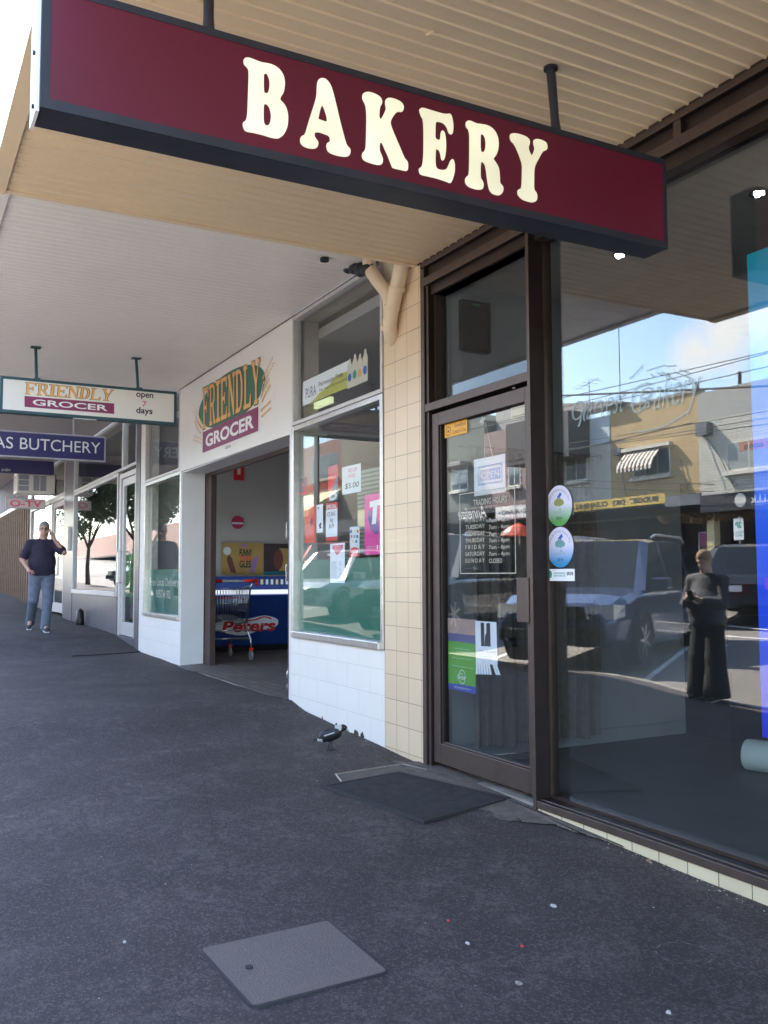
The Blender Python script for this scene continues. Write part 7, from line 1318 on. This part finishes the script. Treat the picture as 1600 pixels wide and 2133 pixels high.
def person(label, x, y, rz, H, P, skin=M_skin, top=M_shirt, bottom=M_jean, hair=M_hairg, shoes=True, bulk=1.0, skirt=None, sleeve='short', glasses=False, z=None, hairlen=0.0, h=0.013):
    """local x forward, y to the person's left. P holds joints for a 1.88 m figure"""
    k = H / 1.88; z = g(x, y) if z is None else z; r = thing('person', label, 'person', (x, y, z), math.radians(rz)); S = lambda p: tuple(v * k for v in p); c = lambda a, b, ra, rb: ('c', S(a), S(b), ra * k, rb * k); e = lambda p, rr_: ('e', S(p), tuple(v * k for v in rr_))
    hd_ = P.get('head', (.03, 0, 1.735)); nk = (.0, 0, 1.54); hx, hy, hz = hd_; dn = P.get('nod', 0.0)
    def hp(a, b, cc): # point on head frame (pitched forward by dn)
        cs, sn = math.cos(dn), math.sin(dn); return (hx + a * cs + cc * sn, hy + b, hz - a * sn + cc * cs)
    pr = [e(hp(-.012, 0, .03), (.092, .078, .098)), e(hp(.03, 0, -.045), (.062, .058, .07)), e(hp(.062, 0, -.092), (.026, .030, .022)), c(hp(.088, 0, .02), hp(.108, 0, -.022), .009, .016), e(hp(.072, 0, -.062), (.018, .026, .008)), e(hp(-.005, .08, -.005), (.018, .012, .032)), e(hp(-.005, -.08, -.005), (.018, .012, .032)), e(hp(.078, .0, .038), (.012, .05, .01)),
          c(nk, hp(-.012, 0, -.06), .076, .068), c((-.01, 0, 1.30), (0, 0, 1.47), .15 * bulk, .10), c((0, 0, 1.05), (0, 0, 1.25), .15 * bulk, .15 * bulk)]
    for s, nm in ((1, 'l'), (-1, 'r')):
        sh = (-.01, s * .195 * (0.55 + .45 * bulk), 1.475); el, ha = P[nm + 'el'], P[nm + 'ha']; kn, an = P[nm + 'kn'], P[nm + 'an']; hip = (0, s * .095, .96)
        pr += [c(sh, el, .056, .045), c((0, s * .08, 1.47), sh, .07, .06), c(el, ha, .043, .029), c(hip, kn, .085, .055), c(kn, an, .052, .038)]
        d = Vector(P.get(nm + 'dir', (0, 0, -1))).normalized(); pn = Vector(P.get(nm + 'palm', (0, -s, 0))).normalized(); sd = d.cross(pn).normalized(); ha = Vector(ha); pc = ha + d * .05
        pr.append(('c', S(tuple(ha)), S(tuple(pc + d * .01)), .027 * k, .032 * k)); pr.append(('c', S(tuple(pc - sd * .02)), S(tuple(pc + sd * .02)), .02 * k, .02 * k)); cl = P.get(nm + 'curl', .6)
        for j, (o, ln) in enumerate(((-.03, .085), (-.01, .095), (.011, .088), (.031, .068))):
            b = pc + d * .035 + sd * o; m_ = b + (d * math.cos(cl * .5) + pn * math.sin(cl * .5)) * ln * .5; t_ = m_ + (d * math.cos(cl * 1.6) + pn * math.sin(cl * 1.6)) * ln * .5
            pr += [('c', S(tuple(b)), S(tuple(m_)), .0105 * k, .0098 * k), ('c', S(tuple(m_)), S(tuple(t_)), .0098 * k, .009 * k)]
        tb_ = ha + d * .03 - sd * .03; tm = tb_ + (d * .6 - sd * .5 + pn * .5).normalized() * .045; pr += [('c', S(tuple(tb_)), S(tuple(tm)), .013 * k, .011 * k), ('c', S(tuple(tm)), S(tuple(tm + (d + pn * .6).normalized() * .035)), .011 * k, .0095 * k)]
        ft = P.get(nm + 'toe', (an[0] + .16, an[1] + s * .02, an[2] - .07)); pr.append(c(an, ft, .042, .03))
        if shoes:
            so = surf_obj('shoe', [c((an[0] - .04, an[1], an[2] - .045), ft, .045, .040), c((an[0] - .03, an[1], an[2] - .01), (an[0] + .03, an[1], an[2] - .01), .058, .055)], M_shoe, r, h=.012 * k, k=.02)
            a_, b_2 = Vector((an[0] - .06, an[1], an[2] - .083)), Vector(ft) + Vector((.03, 0, -.032)); mb = MB(); mb.obox(tuple(((a_ + b_2) / 2) * k), tuple(b_2 - a_), (b_2 - a_).length / 2 * k, (0, 1, 0), .042 * k, Vector((b_2 - a_)).cross(Vector((0, 1, 0))), .011 * k); bevel(mb.build('sole', M_sole, so, rel=True), .008)
            so.parent = r; so.matrix_parent_inverse = Matrix()
    bo = surf_obj('body', pr, skin, r, h=h * k, k=.018 * k); bo.matrix_parent_inverse = Matrix()
    # shirt or jacket
    zb = P.get('hem', .93); sp_ = [c((-.01, 0, 1.32), (0, 0, 1.46), .165 * bulk, .115), e((.03, 0, 1.17), (.165 * bulk, .215 * bulk, .24)), e((.0, 0, 1.0), (.15 * bulk, .205 * bulk, .16)), e((0, 0, 1.38), (.135, .20 * (0.6 + .4 * bulk), .16)), c((0, 0, 1.52), (0.0, 0, 1.555), .078, .074)]
    for s, nm in ((1, 'l'), (-1, 'r')):
        sh = (-.01, s * .195 * (0.55 + .45 * bulk), 1.475); el, ha = Vector(P[nm + 'el']), Vector(P[nm + 'ha']); 
        sp_.append(c((0, s * .07, 1.50), sh, .088, .086))
        if sleeve == 'short': en = Vector(sh).lerp(el, .74); sp_.append(c(sh, tuple(en), .082, .078))
        else: sp_ += [c(sh, tuple(el), .076, .064), c(tuple(el), tuple(el.lerp(ha, .9)), .062, .046)]
    cutf = lambda G: np.maximum(zb * k - G[..., 2], np.where(np.hypot(G[..., 0] - hx * k * .3, G[..., 1]) < .16 * k, G[..., 2] - 1.575 * k, -1))
    o = surf_obj('jacket' if sleeve == 'long' else 'shirt', sp_, top, r, h=h * k, k=.03 * k, cut=cutf); o.matrix_parent_inverse = Matrix()
    if skirt == 'dress':
        o = surf_obj('dress', [c((0, 0, 1.0), (0, 0, .62), .19 * bulk, .26)], bottom, r, h=h * k, k=.03, cut=lambda G: np.maximum(.50 * k - G[..., 2], G[..., 2] - 1.12 * k)); o.matrix_parent_inverse = Matrix()
    else:
        w0, w1, w2 = (.112 * bulk, .082, .072) if skirt is None else (.12, .125, .16); pp_ = [e((0, 0, .98), (.14 * bulk, .19 * bulk, .12))]
        for s, nm in ((1, 'l'), (-1, 'r')):
            kn, an = Vector(P[nm + 'kn']), Vector(P[nm + 'an']); pp_ += [c((0, s * .095, .93), tuple(kn), w0, w1), c(tuple(kn), tuple(kn.lerp(an, 1.16)), w1, w2 * 1.05)]
        lo_ = min(P['lan'][2], P['ran'][2]) - .06
        o = surf_obj('trousers', pp_, bottom, r, h=h * k, k=.03, cut=lambda G: np.maximum(lo_ * k - G[..., 2], G[..., 2] - (zb + .10) * k)); o.matrix_parent_inverse = Matrix()
    # hair: a cap over the back and top of the skull
    hp_ = [e(hp(-.022, 0, .048), (.098, .087, .098)), e(hp(-.055, 0, -.01), (.058, .078, .085 + hairlen))]
    def hc(G):
        q = G / k - np.array(hd_); f_ = q[..., 0] * math.cos(dn) - q[..., 2] * math.sin(dn); u_2 = q[..., 0] * math.sin(dn) + q[..., 2] * math.cos(dn); return (f_ - (.035 + hairlen * .5 + (u_2 - .02) * .75))
    o = surf_obj('hair', hp_, hair, r, h=.009 * k, k=.02 * k, cut=hc); o.matrix_parent_inverse = Matrix()
    for s in (-1, 1):
        q = hp(.083, s * .032, .012); mb = MB(); mb.ell(tuple(v * k for v in q), .007 * k, .012 * k, .006 * k, 10, 6); mb.build('eye', M_phone, r, rel=True)
    if glasses:
        mb = MB()
        for s in (-1, 1): mb.tube([tuple(v * k for v in hp(.100, s * .034 + .026 * math.cos(t), .008 + .019 * math.sin(t))) for t in [6.283 * j / 14 for j in range(14)]], .0032, 5, closed=True); mb.tube([S(hp(.098, s * .06, .012)), S(hp(.0, s * .085, .012))], .003, 4)
        mb.tube([S(hp(.102, -.01, .012)), S(hp(.102, .01, .012))], .003, 4); mb.build('glasses', M_phone, r, rel=True)
    return r, k, S
# the walking man: his left hand holds a phone to the ear, the right carries something at the hip
mx_, my_ = -16.7, -1.0
MP = dict(head=(.03, .02, 1.735), lel=(.10, .345, 1.34), lha=(.09, .165, 1.60), ldir=(.05, -.35, 1), lpalm=(0, -1, -.2), lcurl=1.2, rel=(.02, -.32, 1.22), rha=(.20, -.22, 1.06), rdir=(.7, .25, -.5), rpalm=(0, 1, .1), rcurl=1.1,
          lkn=(.10, .10, .52), lan=(.16, .07, .10), ltoe=(.34, .10, .035), rkn=(.03, -.13, .54), ran=(-.30, -.17, .20), rtoe=(-.16, -.19, .06), hem=.94)
r, k, S = person('stout grey haired man in navy polo shirt and jeans walking with phone at ear', mx_, my_, -8, 1.90, MP, bulk=1.03, glasses=True)
mb = MB(); mb.obox(S((.10, .118, 1.705)), (.1, 0, 1), .06, (1, 0, -.1), .03, (0, 1, 0), .005); o = mb.build('mobile_phone', M_phone); R_ = Matrix.LocRotScale(r.location, r.rotation_euler, None)
o.data.transform(R_); tag(o, 'black mobile phone held to the ear of the walking man', 'mobile phone')
mb = MB(); mb.obox(S((.27, -.19, .99)), (1, .2, .1), .045, (0, 1, 0), .012, (0, 0, 1), .03); o = mb.build('wallet', M_maroon2); o.data.transform(R_); tag(o, 'small dark wallet in the right hand of the walking man', 'wallet')
mb = MB(); mb.tube([S((.092 + .0 + .034 * math.cos(t), .20 + .034 * math.sin(t), 1.545 - .02 * math.sin(t))) for t in [6.283 * j / 14 for j in range(14)]], .006, 6, closed=True); mb.build('wristwatch', M_chrome, r, rel=True)
# the woman standing by the kerb, seen in the window reflection
WP = dict(head=(.05, 0, 1.72), nod=.45, lel=(.06, .27, 1.20), lha=(.26, .12, 1.25), ldir=(.4, -.8, .25), lpalm=(-.5, -.3, .6), lcurl=1.0, rel=(.06, -.27, 1.20), rha=(.26, -.10, 1.24), rdir=(.4, .8, .25), rpalm=(-.5, .3, .6), rcurl=1.0,
          lkn=(.03, .12, .52), lan=(-.02, .15, .10), rkn=(.02, -.10, .52), ran=(.03, -.12, .10), hem=.86)
r, k, S = person('woman in patterned grey jacket and wide black trousers looking down at her phone', -6.85, -4.02, 82, 1.57, WP, skin=M_skin2, top=M_jacket, bottom=M_blackcloth, hair=M_hairb, sleeve='long', skirt='wide', bulk=1.22, hairlen=.05)
mb = MB(); mb.obox(S((.33, .01, 1.30)), (.5, 0, 1), .055, (0, 1, 0), .032, (1, 0, -.5), .005); o = mb.build('mobile_phone', M_phone); o.data.transform(Matrix.LocRotScale(r.location, r.rotation_euler, None)); tag(o, 'black mobile phone held in both hands by the woman at the kerb', 'mobile phone')
GP = dict(head=(.03, 0, 1.735), lel=(-.02, .30, 1.2), lha=(.12, .30, .98), rel=(-.02, -.30, 1.2), rha=(.08, -.30, .97), lkn=(.02, .1, .52), lan=(0, .1, .1), rkn=(.02, -.1, .52), ran=(0, -.1, .1))
person('woman in a light green patterned dress inside the butchery window', -17.6, .75, -60, 1.66, GP, skin=M_skin2, top=M_green_d, bottom=M_green_d, hair=M_hairb, skirt='dress', z=.26, h=.018)
person('shopkeeper in white shirt and dark blue trousers behind the butchery door', -15.0, 1.0, -80, 1.74, GP, top=M_wshirt, bottom=mat('blue_trousers', (.03, .05, .14), .9), hair=M_hairg, z=.26, h=.018)
# ================================================================ MAGPIE
bx, by, bz = atG(690, 1563); a = math.radians(58); r = thing('magpie', 'black and white magpie pecking at the foot of the white wall', 'bird', (bx, by, bz), a)
M_blk = mat('magpie_black', (0.012, 0.012, 0.016), .5, var=.3, scale=60); M_wht = mat('magpie_grey_white', (0.52, 0.53, 0.56), .8, var=.2, scale=60); M_beak = mat('magpie_beak', (0.42, 0.47, 0.52), .4)
bp_ = [('e', (-.005, 0, .118), (.078, .043, .043), None), ('c', (-.05, 0, .098), (.035, 0, .135), .040, .046), ('c', (.035, 0, .145), (.075, 0, .166), .034, .024), ('e', (.093, 0, .166), (.027, .021, .021)), ('c', (-.05, 0, .09), (-.09, 0, .078), .024, .012), ('c', (-.085, .008, .079), (-.132, .010, .080), .011, .007), ('c', (-.085, -.008, .079), (-.132, -.010, .080), .011, .007), ('c', (.008, .016, .09), (.006, .018, .07), .016, .009), ('c', (-.006, -.016, .09), (-.010, -.016, .07), .016, .009)]
bp_ = [p if len(p) != 4 or p[3] is not None else p[:3] for p in bp_]
def bm(c):
    x, y, z = c
    if .028 < x < .078 and z > .150 and abs(y) < .035: return 1
    if x < .03 and x > -.045 and abs(y) > .024 and .124 < z - x * .35 < .132: return 1
    if -.100 < x < -.062 and z < .088: return 1
    return 0
o = surf_obj('body', bp_, [M_blk, M_wht], r, h=.0045, k=.014, matfn=bm); o.matrix_parent_inverse = Matrix()
mb = MB(); mb.tube([(.110, 0, .160), (.126, 0, .146), (.142, 0, .126)], [.0095, .007, .0018], 8); mb.build('beak', M_beak, r, smooth=True, rel=True)
for s, dx in ((1, .006), (-1, -.010)):
    mb = MB(); mb.tube([(dx, s * .017, .072), (dx - .008, s * .018, .035), (dx, s * .018, .004)], .0032, 6)
    for an_ in (-.5, 0, .5, 3.14): mb.tube([(dx, s * .018, .005), (dx + .024 * math.cos(an_), s * .018 + .024 * math.sin(an_), .003)], .0024, 5)
    mb.build('leg', M_blk, r, rel=True)
for s in (-1, 1): mb = MB(); mb.ell((.102, s * .0185, .170), .003, .002, .003, 8, 6); mb.build('eye', mat('bird_eye', (.25, .05, .02), .2), r, rel=True)
